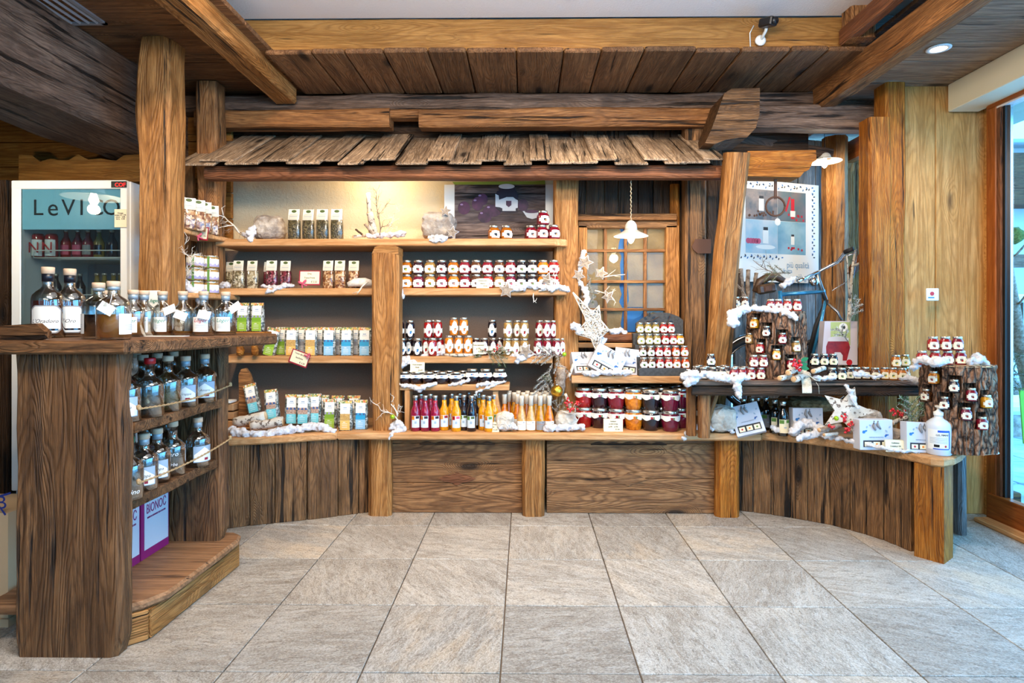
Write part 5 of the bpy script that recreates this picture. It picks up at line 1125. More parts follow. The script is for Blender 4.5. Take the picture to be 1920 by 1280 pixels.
# hanging saucer lamp seen mirrored in the fridge door
def saucer(loc, r, h, name='pendant_lamp', lab='', bulbp=6, cord_top=2.5, rope=False, bulb_r=.022):
    o = empty(name, loc, lab, 'lamp'); x, y, z = loc; mb = MB()
    mb.lathe([(r, 0), (r * .97, h * .05), (r * .62, h * .22), (r * .38, h * .38)], 36, M=T(loc), cap=False); mb.lathe([(r * .37, h * .37), (r * .61, h * .20), (r * .96, h * .04), (r, 0)], 36, M=T(loc), cap=False); mb.build('lamp_shade', P['shade'], o)
    mb = MB(); mb.lathe([(r * .38, h * .37), (r * .35, h * .55), (r * .33, h * .72), (r * .22, h * .90), (r * .08, h)], 24, M=T(loc)); mb.build('lamp_cap', P['shadeo'], o)
    mb = MB(); mb.lathe([(.004, -.004 - bulb_r * 1.7), (bulb_r * .6, -bulb_r * 1.5), (bulb_r, -bulb_r * .6), (bulb_r * .8, .0), (bulb_r * .5, h * .4)], 20, M=T(loc)); mb.build('bulb', P['bulb'], o)
    mb = MB(); n = 40; pts = [(x + (.0025 * math.sin(i * 1.9) if rope else 0), y + (.0025 * math.cos(i * 1.9) if rope else 0), z + h + (cord_top - z - h) * i / n) for i in range(n + 1)]; mb.tube(pts, .0032 if rope else .002, 6); mb.build('cord', P['rope'] if rope else P['black'], o)
    l = light('POINT', 'bulb_light', (x, y, z - bulb_r * 2 - .02), bulbp, (1, .84, .62), .03)
    return o
P['shade'] = plain('enamel_white', (214, 210, 200), .3, coat=.4); P['shadeo'] = plain('enamel_grey', (206, 204, 196), .4); P['bulb'] = plain('bulb_glow', (255, 240, 220), emit=(255, 236, 205), es=22)
lp = W(1183, 443, 3.52)
saucer(tuple(lp), .100, .095, lab='white enamel pendant lamp on a rope before the little window', bulbp=7, cord_top=2.02, rope=True)
lp = W(1546, 303, 3.95); saucer(tuple(lp), .105, .06, lab='white saucer lamp hanging in the window recess beside the bracket', bulbp=6, cord_top=2.40)
saucer((-2.70, 2.74, 1.89), .17, .08, lab='saucer lamp with bare bulb mirrored in the fridge door', bulbp=9, cord_top=2.56, bulb_r=.026)
# downlights
for (x, y, z, lab) in ((W(1760, 104, 3.0).x, 3.0, 2.485, 'round recessed downlight in the grey boards over the door'), (W(1068, -3, 2.95).x, 2.95, 2.748, 'recessed ceiling light at the top edge of the picture')):
    o = empty('downlight', (x, y, z), lab, 'lamp'); mb = MB(); mb.lathe([(.055, 0), (.055, -.004), (.038, -.006), (.034, .004)], 28, M=T(x, y, z), cap=False); mb.build('trim_ring', P['white'], o)
    mb = MB(); mb.lathe([(.034, .002), (.001, .003)], 24, M=T(x, y, z)); mb.build('lens', P['bulb'], o)
    light('SPOT', 'downlight_beam', (x, y, z - .02), 22, (1, .82, .58), .03, (x, y, 0), spot=120, blend=.9)
# hidden strip under the canopy
uo = empty('spot_lamp', (X_(712, 3.72), 3.72, 2.06), 'small spot lamp under the canopy lighting the beige wall', 'lamp'); mb = MB(); mb.lathe([(.018, 0), (.022, .02), (.014, .05)], 16, M=T(X_(712, 3.72), 3.72, 2.075)); mb.build('lamp_body', P['white'], uo)
light('POINT', 'canopy_spot', (X_(700, 3.66), 3.66, 2.05), 11, (1, .80, .52), .06)

# ================================================================= BAGS AND POUCHES
def bag_kit(name='herb_bag', w=.072, h=.19, d=.045, fillk=.62):
    k = Kit(name, 'bag'); hf = h * fillk; n = 16; mb = MB()
    def ring(a, b, z): return [(a / 2 * math.copysign(abs(math.cos(6.2832 * i / n)) ** .55, math.cos(6.2832 * i / n)), b / 2 * math.copysign(abs(math.sin(6.2832 * i / n)) ** .55, math.sin(6.2832 * i / n)), z) for i in range(n)]
    lv = [(w * .94, d * .9, 0), (w, d, .006), (w * 1.02, d, hf * .6), (w * .96, d * .85, hf)]; vs = []; fs = []
    for a, b, z in lv: vs += ring(a, b, z)
    for l in range(3):
        for i in range(n): j = (i + 1) % n; fs.append((l * n + i, l * n + j, l * n + n + j, l * n + n + i))
    fs.append(tuple(range(n - 1, -1, -1))); fs.append(tuple(range(3 * n, 4 * n)))
    for q, p in enumerate(vs): kx = 1 + .06 * noise.noise(Vector(p) * 60); vs[q] = (p[0] * kx, p[1] * kx, p[2])
    mb.add(vs, fs, smooth=True); k.part('filling', mb, ['fill'])
    mb = MB(); vs = []; fs = []
    for a, b, z in [(w * .97, d * .93, 0), (w * 1.05, d * 1.05, .006), (w * 1.06, d * 1.05, hf * .6), (w * 1.02, d * .9, hf), (w * 1.0, .012, h * .86), (w * .98, .004, h)]: vs += ring(a, b, z)
    for l in range(5):
        for i in range(n): j = (i + 1) % n; fs.append((l * n + i, l * n + j, l * n + n + j, l * n + n + i))
    mb.add(vs, fs, smooth=True); k.part('clear_bag', mb, 'film')
    mb = MB(); a = w * .47; Mt = T(0, -d * .28, hf + .002) @ RX(-.16)
    mb.prism(rect(-a, a, 0, h - hf - .004), -.0012, .0008, 0, M=Mt @ FR); mb.prism(disc(0, (h - hf) * .76, a * .46, 14, a * .27), .0008, .0014, 1, M=Mt @ FR); mb.prism(rect(-a * .7, a * .6, (h - hf) * .30, (h - hf) * .33), .0008, .0012, 2, M=Mt @ FR); mb.prism(rect(-a, a, -.004, .001), -.0012, .0008, 3, M=Mt @ FR)
    k.part('header_card', mb, ['hc', 'green', 'labelgrey', 'iron']); return k
K_BAG = bag_kit(); K_BAGS = bag_kit('herb_bag', .066, .175, .042)
JAM.update(FILL)
P['cardw'] = plain('card_offwhite', (232, 226, 206), .7)
def bags(lst, Y, z, what, group, kit=K_BAG, cardm='cardw', rot=0):
    for px, f, lab, dy in lst: kit.spawn((X_(px, Y + dy), Y + dy, z), lab, R(rot + rnd.uniform(-5, 5)), group, dict(fill=f, hc=cardm))
bags([(552, 'herb', 'cellophane bag of dark dried herbs next to the big rock', 0), (579, 'herb', 'cellophane bag of dark dried herbs, second after the rock', .01), (605, 'herb', 'cellophane bag of dark dried herbs, third after the rock', 0), (632, 'herb', 'cellophane bag of brownish dried herbs, fourth after the rock', 0)], 3.62, S1, '', 'herb bags on the top shelf')
bags([(434, 'seed', 'seed bag half hidden in the back row of the second shelf', .09), (448, 'seed', 'clear bag of pale seed mix with tall grey header card', 0), (474, 'seed', 'clear bag of pale seed mix with beige header card', .01), (510, 'berries', 'bag of dark red dried berries with tall card', 0), (536, 'berries', 'bag of dark red dried berries behind the cotton and price card', .02), (505, 'berries', 'berry bag in the back row with a brownish card', .09)], 3.64, S2, '', 'bags on the second shelf', K_BAGS)
bags([(616, 'muesli', 'bag of nut mix with beige card beside the red framed price card', .01), (638, 'muesli', 'bag of nut mix with the tallest card near the middle post', 0), (664, 'muesli', 'bag of nut mix partly covered by the white bark roll', .02)], 3.64, S2, '', 'bags on the second shelf', K_BAGS)
K_CER = bag_kit('cereal_bag', .070, .175, .055, .60)
zc_ = ZU
for i, (px, Y, dz) in enumerate([(319, 3.17, 0), (334, 3.20, 0), (354, 3.24, 0), (372, 3.30, 0), (384, 3.36, 0), (366, 3.40, 0), (398, 3.47, 0)]):
    K_CER.spawn((X_(px, Y), Y, zc_), f'coarse cereal bag with beige card on the angled shelf, {ORD[i]} from the thick post', R(35), 'cereal bags on the angled corner shelf', dict(fill='muesli', hc='cardw' if i != 5 else 'cream'))
# flat picture pouches of tea
def pouch_kit(w=.082, h=.172, d=.030, lean=.0):
    k = Kit('tea_pouch', 'bag'); mb = MB(); n = 12
    vs = []; fs = []
    for i, (a, b, z) in enumerate([(w * .96, d, 0), (w, d * 1.1, h * .15), (w, d * .9, h * .5), (w * .98, d * .45, h * .8), (w * .97, .004, h)]):
        for s, t in ((-1, -.5), (-.9, -1), (0, -1.05), (.9, -1), (1, -.5), (1, .5), (.9, 1), (-.9, 1), (-1, .5)): vs.append((s * a / 2 * (1 + .02 * noise.noise(Vector((z * 50, s * 4, t)))), t * b / 2, z))
    m = 9
    for l in range(4):
        for i in range(m): j = (i + 1) % m; fs.append((l * m + i, l * m + j, l * m + m + j, l * m + m + i))
    fs.append(tuple(range(m - 1, -1, -1))); fs.append(tuple(range(4 * m, 5 * m))); mb.add(vs, fs, smooth=True); k.part('pouch_body', mb, ['fill'])
    mb = MB(); a = w * .34
    def yy(z):
        zz_ = [0, h * .15, h * .5, h * .8, h]; bb = [d, d * 1.1, d * .9, d * .45, .004]
        for i in range(4):
            if z <= zz_[i + 1] + 1e-6: return -1.05 / 2 * (bb[i] + (bb[i + 1] - bb[i]) * (z - zz_[i]) / (zz_[i + 1] - zz_[i])) - .0022
        return -.004
    def strip(z0, z1, mi, x0=-a, x1=a, off=0):
        zs_ = sorted([z0, z1] + [q for q in (h * .15, h * .5, h * .8) if z0 < q < z1])
        for za_, zb_ in zip(zs_, zs_[1:]): mb.add([(x0, yy(za_) - off, za_), (x1, yy(za_) - off, za_), (x1, yy(zb_) - off, zb_), (x0, yy(zb_) - off, zb_)], [(0, 1, 2, 3)], mi)
    strip(h * .02, h * .34, 0); strip(h * .34, h * .56, 1); strip(h * .56, h * .90, 2)
    n_ = 9; zz = [h * .53 + h * .05 * math.sin(i * 1.9) for i in range(n_ + 1)]
    for i in range(n_): x0 = -a + 2 * a * i / n_; x1 = x0 + 2 * a / n_; mb.add([(x0, yy(h * .5) - .0006, h * .49), (x1, yy(h * .5) - .0006, h * .49), (x1, yy(h * .55) - .0006, zz[i + 1]), (x0, yy(h * .55) - .0006, zz[i])], [(0, 1, 2, 3)], 3)
    strip(h * .70, h * .715, 4, -a * .5, a * .5, .0005); strip(h * .745, h * .78, 5, -a * .35, a * .35, .0005)
    for q in (.10, .16, .22): strip(h * q, h * (q + .012), 6, -a * .6, a * .5, .0005)
    strip(h * .27, h * .29, 6, -a * .4, a * .1, .0005)
    k.part('picture_label', mb, ['bot', 'mid', 'paper', 'hill', 'labelgrey', 'labelgrey', 'white']); mb = MB()
    vs = [(-w * .46, yy(h * .9) - .0004, h * .90), (w * .46, yy(h * .9) - .0004, h * .90), (w * .46, -.004, h * .995), (-w * .46, -.004, h * .995)]; mb.add(vs, [(0, 1, 2, 3)], 0); k.part('flower_header', mb, 'flw'); return k
JAM['flw'] = FILL['flower']; K_PO = pouch_kit()
P.update(pgreen=plain('print_green', (150, 184, 62), .5), pgreend=plain('print_meadow', (120, 162, 40), .5), psand=plain('print_sand', (224, 180, 96), .5), psandd=noisy('print_haystack', (170, 130, 70), (206, 168, 100), 200, rough=.5), pblue=plain('print_blue', (142, 190, 220), .5), pcyan=plain('print_lake', (34, 150, 196), .5),
         pmount=plain('print_mountain', (52, 88, 140), .5), plil=plain('print_lilac', (160, 152, 190), .5), paqua=plain('print_aqua', (120, 206, 214), .5), ptown=noisy('print_town', (150, 104, 84), (206, 180, 160), 160, rough=.5), pviolet=plain('print_violet', (84, 70, 160), .5), graybag=plain('print_grey', (180, 178, 176), .5))
LK = dict(green=dict(bot='pgreen', mid='pgreend', hill='plil'), sand=dict(bot='psand', mid='psandd', hill='psandd'), blue=dict(bot='pblue', mid='pcyan', hill='pmount'), aqua=dict(bot='paqua', mid='ptown', hill='pmount'), grey=dict(bot='graybag', mid='grey', hill='labelgrey'))
def pouch(px, Y, z, look, lab, rot=0, M=None, g='picture tea pouches'):
    o = dict(fill='tea', **LK[look]); return K_PO.spawn((X_(px, Y), Y, z), lab, R(rot), g, o, M=M)
pouch(510, 3.63, S3, 'green', 'green meadow tea pouch leaning sideways beside the root stool', M=T(X_(503, 3.63), 3.63, S3) @ RY(.22) @ RZ(.1))
for i, (px, c, lab) in enumerate(((547, 'sand', 'sand coloured tea pouch above the hanging price card'), (583, 'sand', 'sand coloured tea pouch, second one, beyond the price card'), (617, 'blue', 'blue lake tea pouch next to the sand coloured ones'), (650, 'blue', 'blue lake tea pouch in the middle of three'), (684, 'blue', 'blue lake tea pouch touching the middle post'))): pouch(px, 3.62, S3, c, lab, 4)
for i, (px, c) in enumerate(((529, 'green'), (564, 'grey'), (600, 'grey'), (634, 'grey'), (668, 'grey'))): pouch(px, 3.70, S3, c, f'grey tea pouch in the back row of the third shelf, {ORD[i]} from the stool', 4)
zst = Z_(622, 3.5)
pouch(456, 3.56, zst, 'green', 'green meadow tea pouch on the root stool, touching the bar end'); pouch(483, 3.56, zst, 'green', 'green meadow tea pouch on the root stool, outer one')
# counter pouches
pouch(470, 3.5, ZT + .10, 'aqua', 'aqua tea pouch leaning on the upright bark board', M=T(W(479, 773, 3.50)) @ RY(-.26) @ RX(-.1))
pouch(506, 3.5, ZT + .06, 'aqua', 'aqua tea pouch leaning against the birch log pile', M=T(W(512, 785, 3.47)) @ RY(-.12) @ RX(-.1))
for px, Y, c, lab in ((548, 3.50, 'aqua', 'aqua town tea pouch behind the cotton, first of three'), (569, 3.49, 'aqua', 'aqua town tea pouch behind the cotton, second of three'), (590, 3.53, 'aqua', 'aqua town tea pouch behind the cotton, third of three'), (619, 3.52, 'green', 'pale green tea pouch at the end of the cotton drift'), (648, 3.46, 'sand', 'sand coloured tea pouch standing on the counter'), (677, 3.49, 'blue', 'blue lake tea pouch on the counter beside the middle post')): pouch(px, Y, ZT + (.03 if px < 600 else 0), c, lab, 3)
for i, (px, Y, c) in enumerate(((560, 3.6, 'grey'), (605, 3.62, 'grey'), (634, 3.6, 'grey'), (664, 3.6, 'grey'))): pouch(px, Y, ZT + .01, c, f'tea pouch in the second row on the counter, {ORD[i]} from the logs', 0)

# stacked lidded glass jars on the angled shelf
kg = Kit('storage_jar', 'jar'); mb = MB(); mb.lathe([(.040, 0), (.043, .004), (.043, .058), (.040, .062)], 22); kg.part('jar_body', mb, ['jam']); mb = MB(); curved(mb, .0435, [(a, .008, .052) for a in range(-90, 91, 10)], 0); curved(mb, .0438, [(a, .008, .022 + .006 * math.sin(a * .2)) for a in range(-90, 91, 10)], 1)
curved(mb, .044, [(a, .0, .064) for a in (-14, -6, 2)], 2); kg.part('label', mb, ['paper', 'plil', 'leaf']); mb = MB(); mb.lathe([(.039, .061), (.041, .063), (.041, .070), (.036, .072)], 20); kg.part('lid', mb, 'lid'); JAM['photo'] = FILL['photo']
zj = Z_(548, 3.1)
zl = Z_(556, 3.40)
for c_, (px, Y) in enumerate(((388, 3.36), (366, 3.28))):
    for t in range(3): kg.spawn((X_(px, Y) + (.02 if c_ == 0 else 0), Y, zj + .073 * t), f'stacked glass jar with printed wrap, {("bottom", "middle", "top")[t]} of the {("outer", "inner")[c_]} stack', R(20), 'stacked glass jars on the corner shelf', dict(jam='tan'))
kg.spawn((X_(401, 3.44), 3.47, zj), 'stacked glass jar with printed wrap, bottom of the rearmost stack', R(20), 'stacked glass jars on the corner shelf', dict(jam='tan')) if False else None

# ================================================================= PRICE CARDS
def card(px0, px1, py0, py1, Y, lab, lines, z=None, rot=0, frame=None, col='cream', lean=.12):
    a = W((px0 + px1) / 2, py1, Y); w = (px1 - px0) / FOC * Y; h = (py1 - py0) / FOC * Y
    if z is not None: a.z = z
    o = empty('price_card', a, lab, 'card', 'price cards'); M = T(a) @ RZ(rot if not isinstance(rot, tuple) else 0) @ (RY(rot[0]) if isinstance(rot, tuple) else Matrix.Identity(4)) @ RX(-lean)
    WM[o.name] = M; o.matrix_basis = M
    mb = MB(); mb.box((0, 0, h / 2), (w, .0012, h)); obj('sheet', mb.mesh('sheet'), P[frame] if frame else P[col], o, M)
    if frame: mb = MB(); mb.box((.001, -.0012, h / 2 + .001), (w - .012, .0012, h - .014)); obj('sheet', mb.mesh('sheet'), P[col], o, M)
    elif z is not None: mb = MB(); mb.box((0, .02, h / 2), (w, .0012, h)); obj('back_flap', mb.mesh('flap'), P[col], o, M @ T(0, .004, 0) @ RX(.30))
    n = len(lines); s = min(h / (n + .6) * .62, w * .19)
    for i, l in enumerate(lines):
        text('lettering', l, s * (1.1 if '€' in l else 1), P['ink'], o, M @ T(w * .22 if '€' in l else 0, -.0022, h * (1 - (i + .8) / (n + .6))) @ UPR, sx=.8)
    return o
card(893, 917, 523, 541, 3.565, 'white price card before the lower double jam row', ['Confetture extra', 'Albicocca', '€ 4.50'], z=S2)
card(887, 907, 640, 662, 3.57, 'white price card standing between the peach and cherry jars', ['Frutta spalmabile', 'gr 250', '€ 6.50'], z=S3 + .012)
card(769, 796, 679, 698, 3.50, 'white price card behind the squat berry jars', ['Frutta sciroppata', 'Mirtilli', '€ 6.50'], z=None)
card(911, 936, 793, 811, 3.41, 'white price card at the feet of the apricot juice bottles', ['Succo di frutta', 'ml 200', '€ 2.50'], z=ZT)
card(1132, 1168, 783, 806, 3.43, 'wide white price card leaning on the big preserve jars', ['Confetture', 'con 85% di frutta', 'gr 340      gr 720', '€ 5.50'], z=ZT)
card(1336, 1362, 690, 705, 3.22, 'white price card between dark and red mini jars on the bench', ['Confetture mignon', '€ 1.50'], z=SB)
card(1662, 1697, 817, 838, 2.93, 'cream price card standing before the white gift boxes', ['Confezione', '3 vasetti gr 110', '€ 14.50'], z=ZT + .001, rot=-.1)
card(560, 600, 508, 536, 3.60, 'red framed price card with pink bow on the second shelf', ['Erbe', 'Tisana Frutta', '€ 5.50'], z=S2 + .02, frame='crim')
o = card(539, 575, 657, 684, 3.548, 'tilted red framed price card hanging over the third shelf edge', ['Tisane alle erbe', 'Sacchetto', '€ 6.50'], frame='crim', rot=(.35,), lean=0)
o = card(371, 389, 425, 450, 3.34, 'small red edged price card clipped on the angled shelf edge', ['Müsli', '€ 6'], frame='crim', rot=(.12,), lean=0)
def bow(px, py, Y, r, lab=None, mat='pink', s=1):
    p = W(px, py, Y); o = empty('ribbon_bow', p, lab, 'bow'); mb = MB()
    for a in (.5, 2.6, -1.0, -2.1):
        pts = [p + Vector((math.cos(a + t * .5) * r * (t if abs(a) > .9 and a < 0 else math.sin(t * 3.1)), -.004, math.sin(a + t * .5) * r * (t if a < 0 else math.sin(t * 3.1)) + 0)) for t in [i / 8 for i in range(9)]]
        mb.tube(pts, r * .16, 6)
    mb.ico(p + Vector((0, -.005, 0)), r * .22, 2); mb.build('ribbon', P[mat], o); return o
bow(568, 531, 3.585, .028, 'pink gingham bow on the red framed price card'); bow(577, 667, 3.535, .020, 'pink bow on the tilted price card'); bow(373, 443, 3.31, .024, 'pink bow on the small corner shelf price card')

# ================================================================= COTTON WOOL
def cotton(lab, pts, Y=None, r=.03, seed=0, fuzz=450, name='cotton_wool', mat='cotton'):
    """pts: (px, py, Y, r) control blobs; merged, voxel remeshed, roughened"""
    ps = []
    for (a, b, y, q) in pts: ps.append((W(a, b, y), q * .9))
    bl = []
    rr_ = random.Random(seed + 5)
    for i in range(len(ps)):
        bl.append(ps[i])
        if i + 1 < len(ps):
            (p, q), (p2, q2) = ps[i], ps[i + 1]; d = (p2 - p).length; n = int(d / (min(q, q2) * .7))
            if d > .22: continue
            for k in range(1, n + 1):
                t = k / (n + 1); bl.append((p.lerp(p2, t) + Vector([rr_.uniform(-.3, .3) * q for _ in range(3)]), (q * (1 - t) + q2 * t) * rr_.uniform(.7, 1.15)))
    mb = MB()
    for p, q in bl: mb.ico(p, q, 2, sc=(1.15, .9, .85), disp=.25, fr=3, seed=rr_.random())
    me = mb.mesh('c'); o = bpy.data.objects.new('c', me); COL.objects.link(o)
    md = o.modifiers.new('r', 'REMESH'); md.mode = 'VOXEL'; md.voxel_size = .0055; md.use_smooth_shade = True
    m2 = bpy.data.meshes.new_from_object(o.evaluated_get(bpy.context.evaluated_depsgraph_get())); bpy.data.objects.remove(o)
    n = len(m2.vertices); m2.calc_normals_split() if hasattr(m2, 'calc_normals_split') else None
    vs = [v.co.copy() for v in m2.vertices]; ns = [v.normal.copy() for v in m2.vertices]
    out = [p + nn * (.010 * noise.fractal(p * 42 + Vector((seed, 0, 0)), .7, 2, 4)) for p, nn in zip(vs, ns)]
    mb = MB(); mb.add(out, [list(f.vertices) for f in m2.polygons], smooth=True)
    for _ in range(fuzz * max(1, len(pts) // 2)):
        i = rr_.randrange(n); p = out[i]; nn = (ns[i] + Vector([rr_.uniform(-.9, .9) for _ in range(3)])).normalized(); l = rr_.uniform(.002, .0055); t = nn.cross(Vector((rr_.random(), rr_.random(), rr_.random()))).normalized() * .00035
        q = p + nn * l * .6 + t * 4; mb.add([p - t, p + t, q + t, q - t, p + nn * l + t * 9], [(0, 1, 2, 3), (3, 2, 4)])
    o = mb.build(name, P[mat]); return tag(o, lab, 'cotton', 'cotton wool snow decorations')
C = cotton
C('small cotton puff by the frosty twig on the top shelf', [(458, 440, 3.60, .018), (468, 438, 3.58, .026), (474, 428, 3.60, .018), (470, 450, 3.56, .016)], seed=1)
C('cotton wisp at the foot of the birch sticks on the top shelf', [(690, 442, 3.64, .018), (712, 441, 3.64, .020), (740, 440, 3.66, .022), (756, 438, 3.68, .020)], seed=2)
C('cotton and gauze hanging under the mossy rock, top shelf edge', [(808, 446, 3.58, .018), (820, 444, 3.56, .022), (834, 447, 3.55, .020), (808, 451, 3.55, .012)], seed=3)
C('cotton mound under the heather branch on the corner shelf', [(324, 536, 3.18, .022), (332, 520, 3.20, .026), (348, 535, 3.22, .030), (366, 545, 3.24, .026), (374, 556, 3.22, .020), (377, 568, 3.20, .015)], seed=4)
C('cotton tuft at the start of the second shelf', [(410, 537, 3.60, .020), (421, 533, 3.60, .022), (428, 537, 3.59, .014)], seed=5)
C('thin cotton drift along the second shelf before the berry bags', [(494, 537, 3.59, .012), (515, 539, 3.57, .016), (530, 538, 3.57, .018), (548, 534, 3.57, .016), (503, 545, 3.55, .012), (500, 549, 3.545, .010)], seed=6)
C('long cotton drift lying along the left counter edge', [(436, 806, 3.30, .030), (456, 813, 3.28, .034), (482, 815, 3.28, .034), (510, 812, 3.31, .028), (535, 807, 3.34, .030), (560, 803, 3.37, .026), (585, 800, 3.40, .030), (608, 802, 3.40, .026), (624, 806, 3.40, .018)], seed=7)
C('cotton tuft at the second shelf end beside the middle post', [(748, 536, 3.57, .018), (750, 548, 3.55, .022), (752, 558, 3.55, .016)], seed=8)
C('cotton heap under the star ornaments on the second shelf', [(958, 543, 3.56, .020), (975, 540, 3.55, .022), (992, 536, 3.55, .020), (1010, 538, 3.55, .022), (1036, 541, 3.55, .022), (1052, 539, 3.56, .024), (1064, 544, 3.57, .018)], seed=9)
C('cotton heap under the black blueberry jars', [(742, 680, 3.56, .020), (752, 674, 3.56, .026), (765, 672, 3.57, .022), (753, 687, 3.54, .014), (797, 667, 3.60, .016), (830, 662, 3.60, .020), (832, 650, 3.62, .016)], seed=10)
C('cotton tuft beside the small star near the pear jars', [(960, 668, 3.58, .016), (978, 668, 3.56, .018), (968, 677, 3.55, .014), (1000, 664, 3.57, .012)], seed=11)
C('cotton hanging over the little bench edge at its post end', [(742, 721, 3.46, .010), (765, 723, 3.46, .014), (788, 729, 3.45, .018), (806, 722, 3.46, .014), (818, 718, 3.47, .008)], seed=12)
C('cotton strand across the middle of the little bench', [(842, 722, 3.47, .010), (862, 718, 3.47, .012), (878, 712, 3.48, .012), (882, 704, 3.49, .008)], seed=13)
C('cotton strand at the outer end of the little bench', [(895, 722, 3.47, .012), (912, 719, 3.47, .012), (932, 716, 3.47, .010), (948, 715, 3.47, .008), (892, 735, 3.46, .008), (896, 745, 3.46, .006)], seed=14)
C('cotton at the foot of the middle post with the white twigs', [(738, 800, 3.42, .026), (748, 795, 3.42, .024), (756, 803, 3.41, .018), (733, 812, 3.385, .012), (730, 822, 3.365, .007)], seed=15)
C('cotton around the pale rock beside the juice bottles', [(942, 800, 3.41, .020), (958, 796, 3.42, .022), (967, 803, 3.41, .014)], seed=16)
C('cotton drift under the rock with red berries', [(1026, 802, 3.42, .022), (1045, 802, 3.42, .024), (1068, 800, 3.42, .022), (1092, 800, 3.42, .018)], seed=17)
C('cotton drift along the gift box shelf', [(1098, 699, 3.50, .022), (1118, 700, 3.49, .022), (1140, 697, 3.49, .022), (1160, 698, 3.49, .024), (1182, 698, 3.50, .018)], seed=18)
C('cotton puff lying on the little window sill', [(1148, 621, 3.78, .024), (1162, 620, 3.78, .022), (1172, 622, 3.78, .014)], seed=19)
C('cotton puff on the wicker star', [(1078, 612, 3.56, .030), (1088, 622, 3.56, .024)], seed=20)
C('cotton strip beside the wicker star foot', [(1124, 630, 3.60, .018), (1127, 642, 3.60, .016), (1135, 636, 3.62, .014)], seed=21)
C('ragged cotton fleece draped over the bench end', [(1284, 705, 3.18, .028), (1300, 702, 3.17, .030), (1290, 718, 3.16, .024), (1322, 700, 3.17, .024), (1345, 706, 3.16, .022), (1360, 708, 3.16, .028), (1380, 712, 3.15, .022), (1382, 728, 3.14, .016), (1386, 745, 3.14, .013), (1384, 708, 3.16, .018), (1404, 709, 3.17, .012)], seed=22)
C('cotton fleece on top of the tall bark stump', [(1375, 605, 3.22, .034), (1376, 588, 3.28, .034), (1394, 578, 3.32, .026), (1415, 577, 3.32, .020), (1440, 580, 3.30, .020), (1465, 582, 3.28, .020), (1482, 588, 3.25, .020), (1492, 598, 3.24, .014)], seed=23)
C('cotton drift on the bench before the dark mini jars', [(1527, 708, 3.16, .014), (1545, 709, 3.16, .014), (1562, 707, 3.17, .012)], seed=24)
C('cotton drift on the bench before the amber mini jars', [(1602, 700, 3.17, .016), (1618, 702, 3.17, .014), (1640, 706, 3.16, .010), (1658, 705, 3.16, .008)], seed=25)
C('cotton spilling over the outer bench end', [(1690, 710, 3.14, .012), (1708, 708, 3.12, .018), (1722, 716, 3.11, .022), (1735, 712, 3.12, .016)], seed=26)
C('cotton laid over the top of the short stump', [(1712, 690, 2.92, .018), (1720, 678, 2.90, .022), (1738, 674, 2.86, .022), (1755, 680, 2.82, .026), (1772, 676, 2.82, .020)], seed=27)
C('cotton drift below the big pale boulder on the counter', [(1288, 812, 3.36, .018), (1300, 802, 3.38, .026), (1320, 798, 3.38, .022), (1345, 802, 3.38, .020), (1370, 804, 3.38, .018), (1283, 822, 3.35, .014), (1375, 810, 3.36, .012)], seed=28)
C('cotton heap before the half covered gift box', [(1488, 812, 3.22, .022), (1497, 798, 3.24, .028), (1515, 793, 3.26, .030), (1530, 802, 3.24, .026), (1548, 805, 3.2, .018), (1500, 822, 3.16, .022)], seed=29)
C('cotton drift along the curved counter edge to the sanitizer', [(1545, 818, 3.16, .012), (1570, 822, 3.10, .014), (1600, 827, 3.03, .012), (1630, 834, 2.96, .012), (1660, 840, 2.90, .010), (1695, 845, 2.86, .010), (1724, 848, 2.83, .007)], seed=30)
C('cotton tuft between leaning gift box and oil bottles', [(1448, 800, 3.34, .014), (1458, 806, 3.32, .014)], seed=31)
C('cotton caught on the tip of the big birch star', [(1585, 722, 3.10, .010), (1594, 734, 3.08, .014), (1600, 750, 3.06, .012), (1608, 764, 3.05, .008)], seed=32)
C('cotton puff behind the bicycle saddle', [(1468, 535, 3.62, .022), (1480, 528, 3.62, .022), (1490, 520, 3.64, .010)], seed=33)

# ================================================================= NATURAL DECORATION
def rock(lab, px0, px1, py0, py1, Y, mat='stone', seed=0, z=None, top=.9):
    a = W((px0 + px1) / 2, py1, Y); w = (px1 - px0) / FOC * Y; h = (py1 - py0) / FOC * Y
    if z is not None: a.z = z
    vs, fs = ICO(4); out = []
    for p in vs:
        q = p * (1 + .20 * noise.fractal(p * 1.7 + Vector((seed * 3.7, seed, 1)), .9, 2, 4) + .05 * noise.fractal(p * 7 + Vector((seed, 0, 0)), .8, 2, 4))
        m = max(abs(q.x), abs(q.y) * .9, abs(q.z)); q = q * (.72 + .28 / max(m, .5)) ; out.append(Vector((q.x * w / 2, q.y * w / 2.4, max(0, q.z * h / 2 + h / 2))) + a)
    mb = MB(); mb.add(out, fs); o = mb.build('rock', P[mat]); return tag(o, lab, 'rock', 'rocks among the products')
rock('large grey boulder on the top shelf beside the herb bags', 476, 536, 398, 447, 3.70, 'stone', 1, S1)
rock('mossy grey rock on the top shelf before the plum picture', 789, 855, 392, 447, 3.68, 'stone', 2, S1)
rock('pale rock beside the cone shaped nectar bottles', 929, 964, 768, 805, 3.44, 'stonew', 3, ZT)
rock('pale rock beneath the gold bauble', 1040, 1082, 768, 804, 3.47, 'stonew', 4, ZT)
rock('big grey and cream boulder on the counter under the bench', 1322, 1380, 753, 806, 3.42, 'stonew', 5, ZT)
rock('brown speckled rock behind the birch star', 1480, 1560, 733, 760, 3.42, 'moss', 6, ZT + .12)
rock('grey rock beside the big birch star', 1612, 1650, 737, 775, 3.2, 'stone', 7, ZT + .06); rock('tan flat stone behind the open gift box', 1622, 1672, 755, 790, 3.12, 'stonew', 8, ZT)
